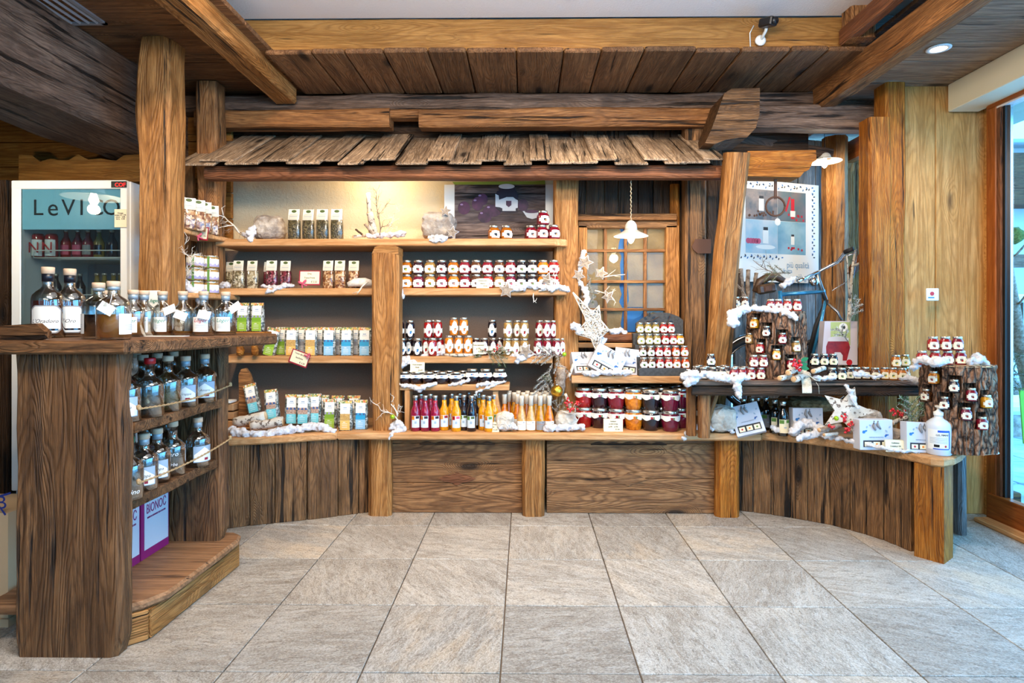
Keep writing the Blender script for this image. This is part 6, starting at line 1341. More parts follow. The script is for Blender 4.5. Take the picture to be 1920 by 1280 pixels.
rock('rough white stone near the fir sprig', 1652, 1690, 775, 812, 3.05, 'stone', 9, ZT)

def twig(mb, p, d, l, r, rr_, depth=3, spread=.6, mi=0, curl=.25):
    pts = [p]; dd = Vector(d).normalized(); n = 6
    for i in range(n):
        dd = (dd + Vector([rr_.uniform(-curl, curl) for _ in range(3)])).normalized(); pts.append(pts[-1] + dd * l / n)
    mb.tube(pts, [r * (1 - .6 * i / n) for i in range(n + 1)], 5, mi)
    if depth > 0:
        for i in range(1, n + 1, 1 if depth > 1 else 2):
            if rr_.random() < .8:
                q = (dd + Vector([rr_.uniform(-spread, spread) * 1.6 for _ in range(3)])).normalized(); twig(mb, pts[i], q, l * .5, r * .55, rr_, depth - 1, spread, mi, curl)
def branch(lab, px, py, Y, d, l, r, mat, seed, depth=2, name='dry_branch', spread=.6, curl=.25, cat='branch'):
    mb = MB(); twig(mb, W(px, py, Y), d, l, r, random.Random(seed), depth, spread, 0, curl); o = mb.build(name, P[mat]); return tag(o, lab, cat, 'twigs and branches')
branch('pale frosted twig rising at the start of the top shelf', 449, 437, 3.60, (-.45, -.1, 1), .17, .006, 'whitetwig', 3, 2)
branch('thin brown twigs drooping at the start of the top shelf', 452, 436, 3.60, (-1, -.1, .15), .13, .003, 'twig', 5, 3, spread=.8)
branch('whitewashed heather branch standing on the corner shelf', 327, 530, 3.20, (0, 0, 1), .24, .005, 'whitetwig', 8, 3, spread=.7)
branch('second whitewashed heather branch leaning over the stacked jars', 335, 520, 3.22, (.5, 0, .8), .18, .004, 'whitetwig', 9, 3, spread=.8)
branch('frosted dark twig bouquet beside the birch sticks', 712, 440, 3.62, (.15, 0, 1), .19, .004, 'twig', 12, 3, spread=.6)
branch('curly frosted twig on the top shelf', 722, 436, 3.62, (.5, 0, .6), .13, .003, 'whitetwig', 13, 3, spread=.8)
branch('whitewashed antler shaped twig over the second shelf edge', 690, 528, 3.54, (-.8, -.1, -.6), .10, .006, 'whitetwig', 15, 1)
branch('white twigs curling around the foot of the middle post', 748, 790, 3.42, (-.9, -.1, .5), .16, .004, 'whitetwig', 17, 2, curl=.5)
branch('white twigs beneath the lime bauble at the middle post', 745, 780, 3.43, (.2, -.1, 1), .11, .005, 'whitetwig', 18, 2, curl=.5)
branch('white tangled twigs hanging from the star garland', 1010, 545, 3.55, (1, -.1, -.2), .16, .005, 'whitetwig', 20, 2, curl=.6)
branch('white tangled twigs below the second shelf end', 1000, 550, 3.55, (.2, -.1, -.6), .07, .004, 'whitetwig', 21, 1, curl=.5)
branch('white wiry twigs around the berry sprig by the gold bauble', 1050, 770, 3.43, (.7, -.1, .3), .16, .004, 'whitetwig', 22, 2, curl=.6)
branch('dry twig with buds above the bicycle saddle', 1465, 520, 3.66, (-.9, 0, .55), .20, .004, 'twig', 24, 2)
branch('lichen covered twigs behind the slanting post', 1400, 570, 3.75, (.1, 0, 1), .18, .006, 'twig', 25, 2)
branch('long white twig over the window decoration', 1130, 520, 3.70, (1, 0, .15), .14, .004, 'whitetwig', 29, 1, curl=.1)
branch('white twigs fanning out below the straw stars', 1115, 545, 3.70, (.9, 0, -.2), .12, .005, 'whitetwig', 28, 2)
branch('snowy fir trunk branch leaning by the recess window', 1588, 650, 3.75, (.08, 0, 1), .60, .016, 'birch', 31, 1, spread=.5, curl=.06)

def fir(lab, base, d, l, seed, mats=('needle', 'frost'), fr=.15, n=420, nl=.018, name='fir_sprig', side=4):
    rr_ = random.Random(seed); mb = MB(); p0 = W(*base); d = Vector(d).normalized(); stems = [(p0, d, l)]
    for i in range(side):
        t = .25 + .6 * i / max(1, side); s = (-1) ** i; ax = d.cross(Vector((0, -1, 0))).normalized()
        stems.append((p0 + d * l * t, (d + ax * s * .8 + Vector((0, rr_.uniform(-.5, .1), 0))).normalized(), l * .5))
    tot = sum(s[2] for s in stems)
    for p, q, L in stems:
        mb.tube([p, p + q * L * .5 + Vector((0, 0, -.004)), p + q * L + Vector((0, 0, -.012))], [.003, .0022, .001], 5, 2)
        for k in range(int(n * L / tot)):
            t = rr_.random() ** .9; c = p + q * L * t + Vector((0, 0, -.012 * t * t)); v = (q * .7 + Vector([rr_.gauss(0, .75) for _ in range(3)])).normalized() * nl * rr_.uniform(.7, 1.2); w = v.cross(Vector((rr_.random(), rr_.random(), .3))).normalized() * .0011
            mb.add([c - w, c + w, c + v], [(0, 1, 2)], 1 if rr_.random() < fr else 0)
    o = mb.build(name, [P[mats[0]], P[mats[1]], P['twig']]); return tag(o, lab, 'fir sprig', 'fir sprigs')
fir('green fir sprig hanging over the shelf below the cherry jars', (900, 655, 3.56), (1, -.15, -.25), .17, 1, n=700, side=6)
fir('short green fir tip next to the price card by the peach jars', (903, 668, 3.56), (-.5, -.1, .1), .04, 2, n=90, side=1)
fir('white frosted fir garland arching at the shelf end', (1058, 668, 3.55), (-1, -.1, .15), .17, 3, ('frost', 'needled'), .25, 900, side=6)
fir('white frosted fir garland hanging down the shelf end', (1036, 680, 3.53), (-.35, -.05, -1), .19, 4, ('frost', 'needled'), .2, 900, side=5)
fir('frosted garland strand between shelf end and gold bauble', (1044, 665, 3.53), (.3, -.05, -1), .14, 5, ('frost', 'needled'), .3, 500, side=4)
fir('frosted fir tuft behind the rock with berries', (1050, 790, 3.50), (-.2, 0, 1), .14, 6, ('frost', 'needled'), .35, 500, side=4)
fir('green fir tuft behind the gold bauble', (1033, 718, 3.50), (-.4, 0, .7), .06, 7, n=160)
fir('green fir sprig with frost above the sanitizer bottle', (1712, 800, 2.98), (-.25, -.1, 1), .16, 8, n=800, side=6)
fir('green fir sprig leaning towards the short stump', (1715, 790, 2.98), (.5, -.1, .8), .13, 9, n=500, side=4)
fir('lichen green fir sprig tucked under the bicycle bag', (1482, 512, 3.62), (-1, -.1, .05), .16, 10, ('moss', 'needle'), .4, 420, side=4)
fir('green fir spray inside the straw star arrangement', (1108, 520, 3.70), (-.2, -.1, -1), .14, 11, ('needle', 'frost'), .4, 420, side=4)
fir('frosted fir spray on the window side branch', (1592, 600, 3.50), (.3, -.1, .8), .14, 12, ('frost', 'needled'), .3, 500, side=4)
fir('frosted fir spray low on the window side branch', (1590, 640, 3.50), (-.4, -.1, .5), .12, 13, ('frost', 'needled'), .3, 400, side=4)

# stars
def starpoly(r, a0=0, inner=.45): return [((r if i % 2 == 0 else r * inner) * math.sin(a0 + i * math.pi / 5), (r if i % 2 == 0 else r * inner) * math.cos(a0 + i * math.pi / 5)) for i in range(10)]
def star(lab, px, py, Y, r, a0, rim=True, mat='barkstar', rot=0, tilt=0):
    p = W(px, py, Y); o = empty('star_ornament', p, lab, 'star', 'star ornaments'); M = T(p) @ RZ(rot) @ RX(tilt) @ FR; WM[o.name] = T(p)
    mb = MB(); mb.prism(starpoly(r, a0), -.005, .005); obj('star_body', mb.mesh('star'), P[mat], o, M)
    if rim:
        q = starpoly(r, a0); mb = MB(); mb.tube([(a, b, .002) for a, b in q] + [(q[0][0], q[0][1], .002)], max(.003, r * .07), 6); obj('frosted_rim', mb.mesh('rim'), P['cotton'], o, M)
    return o
star('bark star with white rim hanging at the second shelf edge', 950, 544, 3.54, .048, .15)
star('bark star with white rim leaning on the last jam jars', 1026, 523, 3.57, .040, .3)
star('bark star with white rim before the pear jars', 986, 658, 3.55, .044, .5)
star('small bark star atop the mossy rock', 836, 396, 3.58, .034, .1)
star('bark star with white rim at the foot of the mossy rock', 848, 436, 3.57, .040, .2)
star('bark star topped with cotton above the wicker star', 1098, 492, 3.62, .046, .3)
star('second bark star below the cotton topped one', 1085, 516, 3.63, .040, .6)
star('bark star beside the little window panes', 1127, 512, 3.64, .040, .35); star('straw coloured star low in the window arrangement', 1140, 556, 3.64, .040, .8)
star('large white birch bark star standing under the bench', 1588, 770, 3.10, .130, .32, rim=False, mat='birch', rot=-.2, tilt=-.12)
# wicker star with legs (white)
ws = empty('wicker_star', W(1110, 620, 3.55), 'large white wicker star hanging at the corner post', 'star'); mb = MB(); rr_ = random.Random(4)
pc = W(1110, 615, 3.56); outl = [W(a, b, 3.56) for a, b in ((1074, 548), (1110, 585), (1123, 572), (1126, 600), (1142, 618), (1127, 632), (1120, 665), (1108, 634), (1080, 626), (1100, 600))]
def inside(x, z):
    c = False; n = len(outl)
    for i in range(n):
        a, b = outl[i], outl[i - 1]
        if (a.z > z) != (b.z > z) and x < (b.x - a.x) * (z - a.z) / (b.z - a.z) + a.x: c = not c
    return c
mb.tube(outl + [outl[0]], .0045, 5); k = 0
while k < 330:
    a = Vector((rr_.uniform(outl[0].x, outl[4].x), 3.56, rr_.uniform(outl[6].z, outl[0].z))); t = rr_.uniform(0, 3.14); l = rr_.uniform(.02, .045); b = a + Vector((math.cos(t) * l, 0, math.sin(t) * l))
    if inside(a.x, a.z) and inside(b.x, b.z):
        k += 1; mb.tube([a + Vector((0, rr_.uniform(-.012, .012), 0)), (a + b) / 2 + Vector((0, -.006, 0)), b + Vector((0, rr_.uniform(-.012, .012), 0))], .0028, 4)
mb.build('wicker', P['whitetwig'], ws)
C('cotton bits in the straw star arrangement by the window', [(1095, 472, 3.66, .018), (1080, 520, 3.66, .020), (1100, 548, 3.66, .018), (1098, 575, 3.62, .016)], seed=40)
# pine cone, baubles, berries
def bauble(px, py, Y, r, mat, lab):
    p = W(px, py, Y); o = empty('bauble', p, lab, 'bauble', 'baubles'); mb = MB(); mb.ico(p, r, 3); mb.build('ball', P[mat], o); mb = MB(); mb.lathe([(r * .2, r * .96), (r * .2, r * 1.12), (r * .1, r * 1.15)], 12, M=T(p)); mb.build('cap', P['chrome'], o)
bauble(1044, 733, 3.48, .036, 'gold', 'gold bauble hanging at the shelf end'); bauble(1058, 664, 3.50, .013, 'lime', 'small lime green bauble in the frosted garland'); bauble(736, 781, 3.39, .014, 'lime', 'small lime green bauble at the foot of the middle post'); bauble(1568, 784, 3.04, .012, 'lime', 'small lime green bauble in the berry sprig under the bench')
def berries(px, py, Y, n, rad, lab, r=.007, seed=0, leaf=False):
    p = W(px, py, Y); rr_ = random.Random(seed); o = empty('berry_cluster', p, lab, 'berries', 'red berry clusters'); 
    for i in range(n):
        v = Vector([rr_.gauss(0, .5) for _ in range(3)]) * rad; mb = MB(); mb.ico(p + v, r, 2); mb.build('berry', P['berry'], o); 
    mb = MB()
    for i in range(6): v = Vector([rr_.gauss(0, .5) for _ in range(3)]) * rad; mb.tube([p + Vector((0, 0, -rad)), p + v], .001, 4)
    mb.build('stem', P['twig'], o)
    if leaf:
        mb = MB()
        for k, (dx, dz, a) in enumerate(((.045, .02, .4), (.05, -.012, -.2), (.035, .0, .1))): mb.prism(leafpoly(p.x + dx * .5, p.z + dz, .045, .012, a), -p.y + .004 - k * .003, -p.y + .006 - k * .003, M=FR)
        mb.build('leaf', P['greenleaf'], o)
berries(1063, 755, 3.43, 9, .022, 'red berries beside the birch stick below the gold bauble', seed=1); berries(1084, 754, 3.42, 12, .022, 'red berries touching the first preserve jars', seed=2); berries(1070, 766, 3.41, 8, .018, 'red berries above the pale rock', seed=3)
berries(1492, 684, 3.12, 20, .028, 'red berry bunch with green leaf at the foot of the tall stump', .0085, 4, True)
berries(934, 652, 3.54, 9, .018, 'dark red berries on the fir sprig by the cherry jars', .005, 5)
for i, (px, py, w_) in enumerate(((1585, 785, 'above the twig logs under the bench'), (1560, 800, 'on the twig bundle nearest the half covered box'), (1596, 795, 'beside the open gift box'), (1592, 806, 'lowest beside the open gift box'), (1676, 773, 'behind the fir sprig'), (1690, 778, 'with snow between fir sprig and boxes'))): berries(px, py, 3.02, 8, .018, 'red berries ' + w_, .0068, 10 + i)

# logs and sticks
def log(lab, A, B, r, mat='birch', seed=0, name='birch_log', cat='log', g='birch sticks and logs'):
    A = Vector(A); B = Vector(B); o = empty(name, (A + B) / 2, lab, cat, g); mb = MB(); n = 6; rr_ = random.Random(seed)
    pts = [A.lerp(B, i / n) + Vector([rr_.uniform(-.15, .15) * r for _ in range(3)]) * (0 if i in (0, n) else 1) for i in range(n + 1)]
    mb.tube(pts, [r * rr_.uniform(.94, 1.05) for _ in pts], 12); mb.build('bark_body', P[mat], o)
    d = (B - A).normalized(); q = d.to_track_quat('Z', 'Y').to_matrix().to_4x4()
    for p, s in ((A, -1), (B, 1)): mb = MB(); mb.lathe([(r * .9, 0), (r * .88, .0012), (r * .3, .0022), (.0005, .0026)], 12, M=T(p + d * s * .0004) @ q @ (RX(math.pi) if s < 0 else Matrix.Identity(4))); mb.build('cut_end', P['cutwood'], o)
    return o
log('birch stick standing on the top shelf', W(697, 446, 3.70), W(690, 362, 3.70), .015, seed=1); log('thick short birch stick leaning behind the standing one', W(706, 446, 3.72), W(692, 398, 3.68), .020, seed=2)
log('little birch stick lying on the top shelf', W(662, 443, 3.62), W(684, 442, 3.66), .009, seed=3); log('dark twig propped on the little birch stick', W(680, 440, 3.64), W(667, 430, 3.66), .006, 'chestnut', seed=4); log('birch stick leaning outward from the bouquet', W(705, 445, 3.66), W(684, 420, 3.64), .008, 'twig', seed=5)
log('birch log lying under the leaning tea pouches', W(442, 792, 3.42), W(498, 780, 3.42), .030, seed=6); log('longer birch log before the leaning tea pouches', W(470, 798, 3.38), W(530, 790, 3.42), .028, seed=7)
log('birch stick rising beside the gold bauble', W(1070, 765, 3.46), W(1060, 738, 3.46), .009, seed=8); log('slim birch stick leaning on the gift box', W(1066, 706, 3.50), W(1076, 682, 3.52), .009, seed=9)
log('gnarled root ornament above the gold bauble', W(1050, 740, 3.53), W(1052, 690, 3.53), .028, 'twig', seed=10, name='root_ornament')
for i, (a, b, r, lab) in enumerate((((1462, 709), (1482, 706), .014, 'thin birch stick lying lowest on the bench'), ((1478, 699), (1500, 688), .016, 'birch stick under the berry bunch'), ((1488, 711), (1515, 702), .017, 'thick birch stick end facing front on the bench'), ((1525, 696), (1545, 690), .013, 'birch stick behind the burlap ribbon'))):
    log(lab, W(a[0], a[1], 3.13), W(b[0], b[1], 3.22), r, seed=20 + i)
for i, (a, b, r, m, lab) in enumerate((((1536, 806), (1575, 798), .013, 'twig', 'hazel stick lying among the berries'), ((1545, 815), (1570, 812), .009, 'birch', 'short birch stick under the hazel stick'), ((1672, 793), (1700, 783), .012, 'birch', 'birch stick pointing at the fir sprig'), ((1690, 808), (1712, 800), .014, 'chestnut', 'dark stick with pale end beside the open box'))):
    log(lab, W(a[0], a[1], 3.05), W(b[0], b[1], 3.10), r, m, seed=30 + i)
for i, (px, h, dx, m) in enumerate(((1383, 60, 3, 'chestnut'), (1393, 68, -4, 'twig'), (1401, 66, 2, 'twig'), (1414, 60, 4, 'twig'), (1388, 50, 0, 'chestnut'))): log(f'sawn branch in the bundle behind the slanting post, {ORD[i]} from it', W(px, 572, 3.85), W(px + dx, 572 - h, 3.87), .014, m, seed=40 + i, g='bundle of sawn branches')
# log slice (shelf under peach jars), bark slab, root stool
o = empty('bark_slice', W(860, 668, 3.58), 'flat bark slice under the orange peach jars', 'wood slice'); mb = MB(); c = W(862, 668, 3.60); c.z = S3; mb.lathe([(.092, 0), (.096, .006), (.094, .015)], 30, M=T(c) @ SCL(1, .52, 1)); mb.build('bark_edge', P['birch'], o); mb = MB(); mb.lathe([(.088, .0155), (.0005, .0165)], 30, M=T(c) @ SCL(1, .52, 1)); mb.build('cut_face', P['cutwood'], o)
o = empty('bark_board', W(462, 790, 3.5), 'upright pointed bark board behind the leaning tea pouches', 'wood slab'); mb = MB(); q = [(447, 808), (448, 730), (447, 703), (452, 692), (460, 690), (468, 702), (474, 722), (482, 748), (490, 780), (494, 808)]; xzprism(mb, [(W(a, b, 3.54).x, max(ZT, W(a, b, 3.54).z)) for a, b in q], 3.54, 3.565); mb.build('slab', MW['beam'], o)
o = empty('root_stool', W(470, 668, 3.55), 'small stool of orange brown root wood under the tea pouches', 'stool'); mb = MB(); mb.box((X_(472, 3.56), 3.57, zst - .012), (X_(499, 3.56) - X_(440, 3.56), .13, .022), bev=.005); mb.build('seat', MW['postor'], o)
for px in (450, 478): mb = MB(); b = W(px, 668, 3.53); b.z = S3 + .008; mb.tube([b, b + Vector((.004, 0, .03)), b + Vector((-.006, 0, .07)), b + Vector((.014, 0, zst - S3 - .028))], [.020, .024, .018, .026], 10); mb.build('leg', MW['postor'], o)
# white bark roll / gauze on the second shelf
o = empty('bark_roll', W(672, 530, 3.58), 'rolled whitewashed bark on the second shelf by the middle post', 'bark'); mb = MB(); a = W(652, 536, 3.575); a.z = S2 + .022; b = W(698, 530, 3.60); b.z = S2 + .03; mb.tube([a, a.lerp(b, .3) + Vector((0, 0, .012)), a.lerp(b, .7) + Vector((0, 0, .01)), b], [.014, .026, .028, .020], 12); mb.build('roll', P['whitetwig'], o)
# gold wrapped kraft box on counter left
o = empty('kraft_tray', F(432, 800, ZT), 'folded kraft gift tray half hidden by the bar', 'box'); mb = MB(); c = F(424, 800, ZT)
for i in range(3): mb.box((c.x + .005 * i, c.y + .02, ZT + .022 + i * .05), (.13 - .012 * i, .12, .042), bev=.004)
mb.build('tray', P['kraft'], o); mb = MB(); mb.box((c.x, c.y - .01, ZT + .155), (.10, .08, .012), M=None); mb.build('lid_panel', P['paper'], o)

# ================================================================= GIFT BOXES
def giftbox(lab, M, w=.19, h=.16, d=.07, front=True):
    o = empty('gift_box', M.translation, lab, 'box', 'white gift boxes with jam jars'); WM[o.name] = M; o.matrix_basis = M
    mb = MB(); mb.box((0, 0, h / 2), (w, d, h), bev=.0015); mb.prism([(-w * .5, h * .98), (w * .5, h * .98), (w * .5, h * 1.0), (w * .12, h * 1.0), (-w * .12, h * 1.0), (-w * .5, h * 1.0)], -.001, .001, M=FR)
    obj('carton', mb.mesh('carton'), P['boxwhite'], o, M); mb = MB(); y = -d / 2 - .0006
    flatpoly(mb, rect(-w * .40, w * .40, h * .10, h * .32), y, 0); 
    for i in (-1, 0, 1): flatpoly(mb, rect(i * w * .26 - w * .10, i * w * .26 + w * .10, h * .12, h * .27), y - .0009, 1); flatpoly(mb, disc(i * w * .26, h * .195, w * .035, 8), y - .0016, 2 + (i + 1))
    flatpoly(mb, rect(-w * .10, w * .10, h * .86, h * .885), y, 5)
    for (x, z, a, m, l) in ((-.36, .62, .3, 6, .09), (-.30, .72, 1.2, 5, .08), (.33, .58, 2.2, 5, .10), (.38, .72, 1.0, 5, .09), (.26, .50, -.2, 7, .07), (-.16, .80, 2.6, 5, .07)): flatpoly(mb, leafpoly(x * w, z * h, w * l, w * .026, a), y - .0004, m)
    for (x, z, r) in ((-.38, .60, .045), (.27, .46, .03), (.34, .50, .022)): flatpoly(mb, disc(x * w, z * h, r * w), y - .0008, 6)
    obj('printed_front', mb.mesh('print'), [P['ink'], P['cream'], P['red'], P['orange'], P['leaf'], P['labelgrey'], P['blueink'], P['navy']], o, M)
    text('lettering', 'ALPE DEL GARDA' if False else 'SAPORI DI FRUTTA', w * .052, P['labelgrey'], o, M @ T(0, y - .0008, h * .42) @ UPR)
    mb = MB()
    for s in (-1, 1): mb.tube([(s * w * .06, -d * .5, h * .96), (s * w * .10, -d * .62, h * .80), (s * w * .05, -d * .66, h * .66)] if s < 0 else [(s * w * .06, -d * .5, h * .96), (s * w * .02, -d * .64, h * .84), (s * w * .10, -d * .66, h * .70)], [.003, .007, .004], 6)
    obj('ribbon', mb.mesh('ribbon'), P['grey'], o, M); return o
def BM(px, py, Y, z, rz=0, ry=0, rx=0): a = W(px, py, Y); a.z = z; return T(a) @ RZ(rz) @ RY(ry) @ RX(rx)
giftbox('white gift box lying back beside the corner post', BM(1098, 702, 3.58, S5 + .0, .25, 0, -.55), .15, .14, .06)
giftbox('white gift box tipped on its corner between the other two', BM(1127, 703, 3.545, S5 + .012, 0, .50, -.2), .19, .155, .05)
giftbox('white gift box standing against the slate stand', BM(1172, 702, 3.62, S5, -.2, .12, -.12), .15, .155, .06)
giftbox('white and blue gift box leaning on the big boulder', BM(1410, 806, 3.34, ZT + .002, -.35, -.30, -.35), .155, .17, .05)
giftbox('white gift box half covered with cotton under the bench', BM(1512, 806, 3.32, ZT, 0, 0, -.06), .165, .155, .05)
giftbox('white gift box next to the cream price card', BM(1637, 826, 3.00, ZT, .02, 0, -.04), .165, .148, .06)
giftbox('white gift box behind the hand sanitizer bottle', BM(1724, 833, 2.93, ZT, .02, 0.05, -.10), .155, .145, .05)
for i, px in enumerate((1628, 1635, 1642, 1649, 1656, 1663)):
    k_ = ['white', 'black', 'tan', 'black', 'crimson', 'cream'][i]; p = F(px, 829, ZT); p.z = ZT; o = empty('spool_jar', p, f'tiny capped jar lying before the gift box, {ORD[i]} in its row', 'jar', 'tiny jars before the gift box'); mb = MB(); mb.lathe([(.008, 0), (.009, .002), (.009, .028), (.007, .031)], 14, M=T(p)); mb.build('jar_body', JAM[k_] if k_ in JAM else P[k_], o); mb = MB(); mb.lathe([(.0085, .0315), (.009, .033), (.009, .038), (.008, .039)], 14, M=T(p)); mb.build('lid', P['lid'], o)

# ---- hand sanitizer
p = F(1760, 851, ZT); p.z = ZT; hs = empty('sanitizer_bottle', p, 'milky hand sanitizer pump bottle with blue framed label', 'bottle'); r = .053; MS = T(p) @ RZ(-.15)
mb = MB(); mb.lathe([(r * .92, 0), (r, .006), (r, .138), (r * .93, .152), (r * .55, .170), (r * .36, .176), (r * .36, .186)], 32, M=MS); mb.build('bottle_body', P['plastic'], hs)
mb = MB(); mb.lathe([(.021, .186), (.022, .188), (.022, .203), (.012, .207), (.008, .212), (.008, .224)], 20, M=MS); mb.box((0, -.012, .228), (.026, .05, .010), M=MS, bev=.003); mb.build('pump_head', P['white'], hs)
mb = MB(); curved(mb, r, [(a, .030, .125) for a in range(-78, 31, 6)], 0); curved(mb, r + .0006, [(a, .112, .122) for a in range(-30, 27, 6)], 1); curved(mb, r + .0006, [(20, .034, .118), (26, .034, .120)], 1); curved(mb, r + .0006, [(a, .031, .036) for a in range(-50, 27, 6)], 1)
for z in (.084, .078, .072, .066, .060): curved(mb, r + .0006, [(a, z, z + .0018) for a in range(-66, 15, 8)], 2)
curved(mb, r + .0006, [(a, .042, .054) for a in (-46, -38, -30, -22)], 3); mb.add([((r + .002) * math.cos(R(a - 90)), (r + .002) * math.sin(R(a - 90)), z) for a, z in ((4, .040), (10, .047), (4, .054), (-2, .047))], [(0, 1, 2, 3)], 4)
mm = [MS @ v for v in mb.v]; mb.v = mm; mb.build('label', [P['white'], P['labelblue'], P['labelgrey'], P['black'], P['red']], hs)
o = text('lettering', 'GEL MANI', .012, P['ink'], hs, MS @ T(-.012, -r - .002, .100) @ UPR)
# ---- oil bottles under the bench
ko = Kit('oil_bottle', 'bottle'); mb = MB(); mb.lathe([(.024, 0), (.027, .004), (.027, .095), (.022, .112), (.0125, .128), (.0115, .150)], 22); ko.part('bottle_body', mb, 'black'); P['oilglass'] = plain('dark_glass', (16, 14, 12), .06, coat=1)
ko.parts[0] = (ko.parts[0][0], ko.parts[0][1], ['oilglass'], ko.parts[0][3], None); mb = MB(); mb.lathe([(.0135, .150), (.0145, .152), (.0145, .168), (.013, .170)], 18); ko.part('cap', mb, 'lid')
mb = MB(); curved(mb, .0272, [(a, .016, .082) for a in range(-60, 61, 10)], 0); curved(mb, .0278, [(a, .062, .080 + .0) for a in range(-56, -10, 9)], 1); curved(mb, .0278, [(a, .066, .080) for a in range(10, 56, 9)], 1); curved(mb, .0278, [(a, .040, .046) for a in (-12, 0, 12)], 2); ko.part('label', mb, ['lb', 'leaf', 'labelgrey'])
for px, py, Y, lb, lab in ((1453, 0, 3.40, 'cream', 'dark oil bottle with leafy label beside the most forward one'), (1468, 0, 3.33, 'cream', 'dark oil bottle with leafy label standing most forward'), (1436, 0, 3.50, 'grey', 'dark oil bottle in the shade, nearest behind the forward pair'), (1421, 0, 3.50, 'grey', 'dark oil bottle in the shade, in the middle of the back group'), (1410, 0, 3.47, 'grey', 'dark oil bottle behind the leaning gift box top'), (1394, 0, 3.44, 'grey', 'dark oil bottle next to the boulder')):
    ko.spawn((X_(px, Y), Y, ZT), lab, 0, 'dark oil bottles under the bench', dict(lb=lb), sc=1.12)

# ================================================================= STUMPS WITH MINI JARS
def stump(lab, cx, cy_, z0, z1, r, seed, niches, flare=.05, name='jar_stump', open_=0):
    o = empty(name, (cx, cy_, z0), lab, 'stump'); na, nz = 220, 90; vs = []; fs = []
    for j in range(nz + 1):
        z = z0 + (z1 - z0) * j / nz; tt = j / nz
        for i in range(na):
            a = 2 * math.pi * i / na; rr = r * (1 + flare * (1 - tt) + .05 * noise.noise(Vector((math.cos(a) * 1.5, math.sin(a) * 1.5, seed))))
            q = Vector((a * 7 + .7 * noise.noise(Vector((a * 3, z * 9, seed))), z * 7, seed)); f = abs(noise.noise(Vector((math.cos(a) * r * 55, math.sin(a) * r * 55, z * 11 + seed)))) ; f2 = noise.fractal(Vector((math.cos(a) * r * 120, math.sin(a) * r * 120, z * 40)), .8, 2, 2)
            rr += .028 * min(f, .4) - .012 + .0035 * f2
            x = cx + rr * math.cos(a); y = cy_ + rr * math.sin(a)
            for (na_, nzz, nw, nh) in niches:
                da = (a - na_ + math.pi) % (2 * math.pi) - math.pi
                if abs(da) < nw / r / 2 and abs(z - nzz) < nh / 2: k = (rr - .045) / rr; x = cx + rr * k * math.cos(a); y = cy_ + rr * k * math.sin(a)
            vs.append((x, y, z))
    for j in range(nz):
        for i in range(na): i2 = (i + 1) % na; fs.append((j * na + i, j * na + i2, j * na + na + i2, j * na + na + i))
    mb = MB(); mb.add(vs, fs); mb.build('bark', P['bark'], o); mb = MB(); mb.lathe([(r * .97, 0), (r * .9, .004), (.001, .006)], 40, M=T(cx, cy_, z1 - .0065)); mb.lathe([(r * .97, 0), (.001, .001)], 40, M=T(cx, cy_, z0 + .002)); mb.build('cut_face', P['cutwood'], o); return o
def on_stump(cx, cy_, r, lst, prefix, g, z0, z1, over=None):
    """lst: (px, py_centre, colour). Returns niches, later spawns jars"""
    ni = []; js = []
    for i, (px, py, c) in enumerate(lst):
        d = ray(px, py); # hit the cylinder
        ox, oy = CAMP.x - cx, CAMP.y - cy_; A = d.x ** 2 + d.y ** 2; B = 2 * (ox * d.x + oy * d.y); Cc = ox * ox + oy * oy - r * r; D = B * B - 4 * A * Cc
        t = (-B - math.sqrt(max(D, 0))) / (2 * A); p = CAMP + d * t; a = math.atan2(p.y - cy_, p.x - cx)
        ni.append((a % (2 * math.pi), p.z + .006, .060, .080)); js.append((a, p.z, c))
    return ni, js
def stumpjars(cx, cy_, r, js, fmt, g):
    for i, (a, z, c) in enumerate(js):
        q = r - .004; facing = math.atan2(-cy_ + 0, -cx) ; K_MINIC.spawn((cx + q * math.cos(a), cy_ + q * math.sin(a), z - .033), fmt[i], (a + math.pi / 2) * .6 - .45 * math.atan(cx / cy_), g, jov(c, lab='cardw', emB='red'), sc=.9)
s1c = (X_(1455, 3.42), 3.42); r1 = .158; z1a, z1b = SB, Z_(583, 3.28)
L1 = [(1414, 604, 'gold'), (1437, 620, 'black'), (1467, 633, 'crimson'), (1405, 633, 'tan'), (1425, 651, 'red'), (1493, 648, 'tan'), (1456, 663, 'gold'), (1483, 681, 'crimson')]
ni, js = on_stump(*s1c, r1, L1, '', '', z1a, z1b); stump('tall bark covered stump on the bench with jars set in niches', *s1c, z1a, z1b, r1, 3, ni)
stumpjars(*s1c, r1, js, ['golden mini jar set highest in the tall stump', 'black mini jar in the upper middle niche of the tall stump', 'crimson mini jar in the upper outer niche of the tall stump', 'tan mini jar in the inner side niche of the tall stump', 'red mini jar in the tall stump just above the stacked red jars', 'tan mini jar on the shaded outer side of the tall stump', 'golden mini jar in the lower middle niche of the tall stump', 'crimson mini jar half behind the red berry bunch in the stump'], 'mini jars set into the tall stump')
s2c = (X_(1799, 2.94), 2.96); r2 = .155; z2a, z2b = ZT + .012, Z_(684, 2.85)
L2 = [(1750, 706, 'orange'), (1789, 722, 'black'), (1822, 738, 'crimson'), (1736, 739, 'brown'), (1771, 754, 'purple'), (1851, 751, 'gold'), (1812, 774, 'magenta'), (1842, 792, 'crimson')]
ni, js = on_stump(*s2c, r2, L2, '', '', z2a, z2b)
C2 = (2.12 + .0, 2.99)
stump('wide dark bark stump at the counter end with jars in niches', *s2c, z2a, z2b, r2, 9, ni, .04)
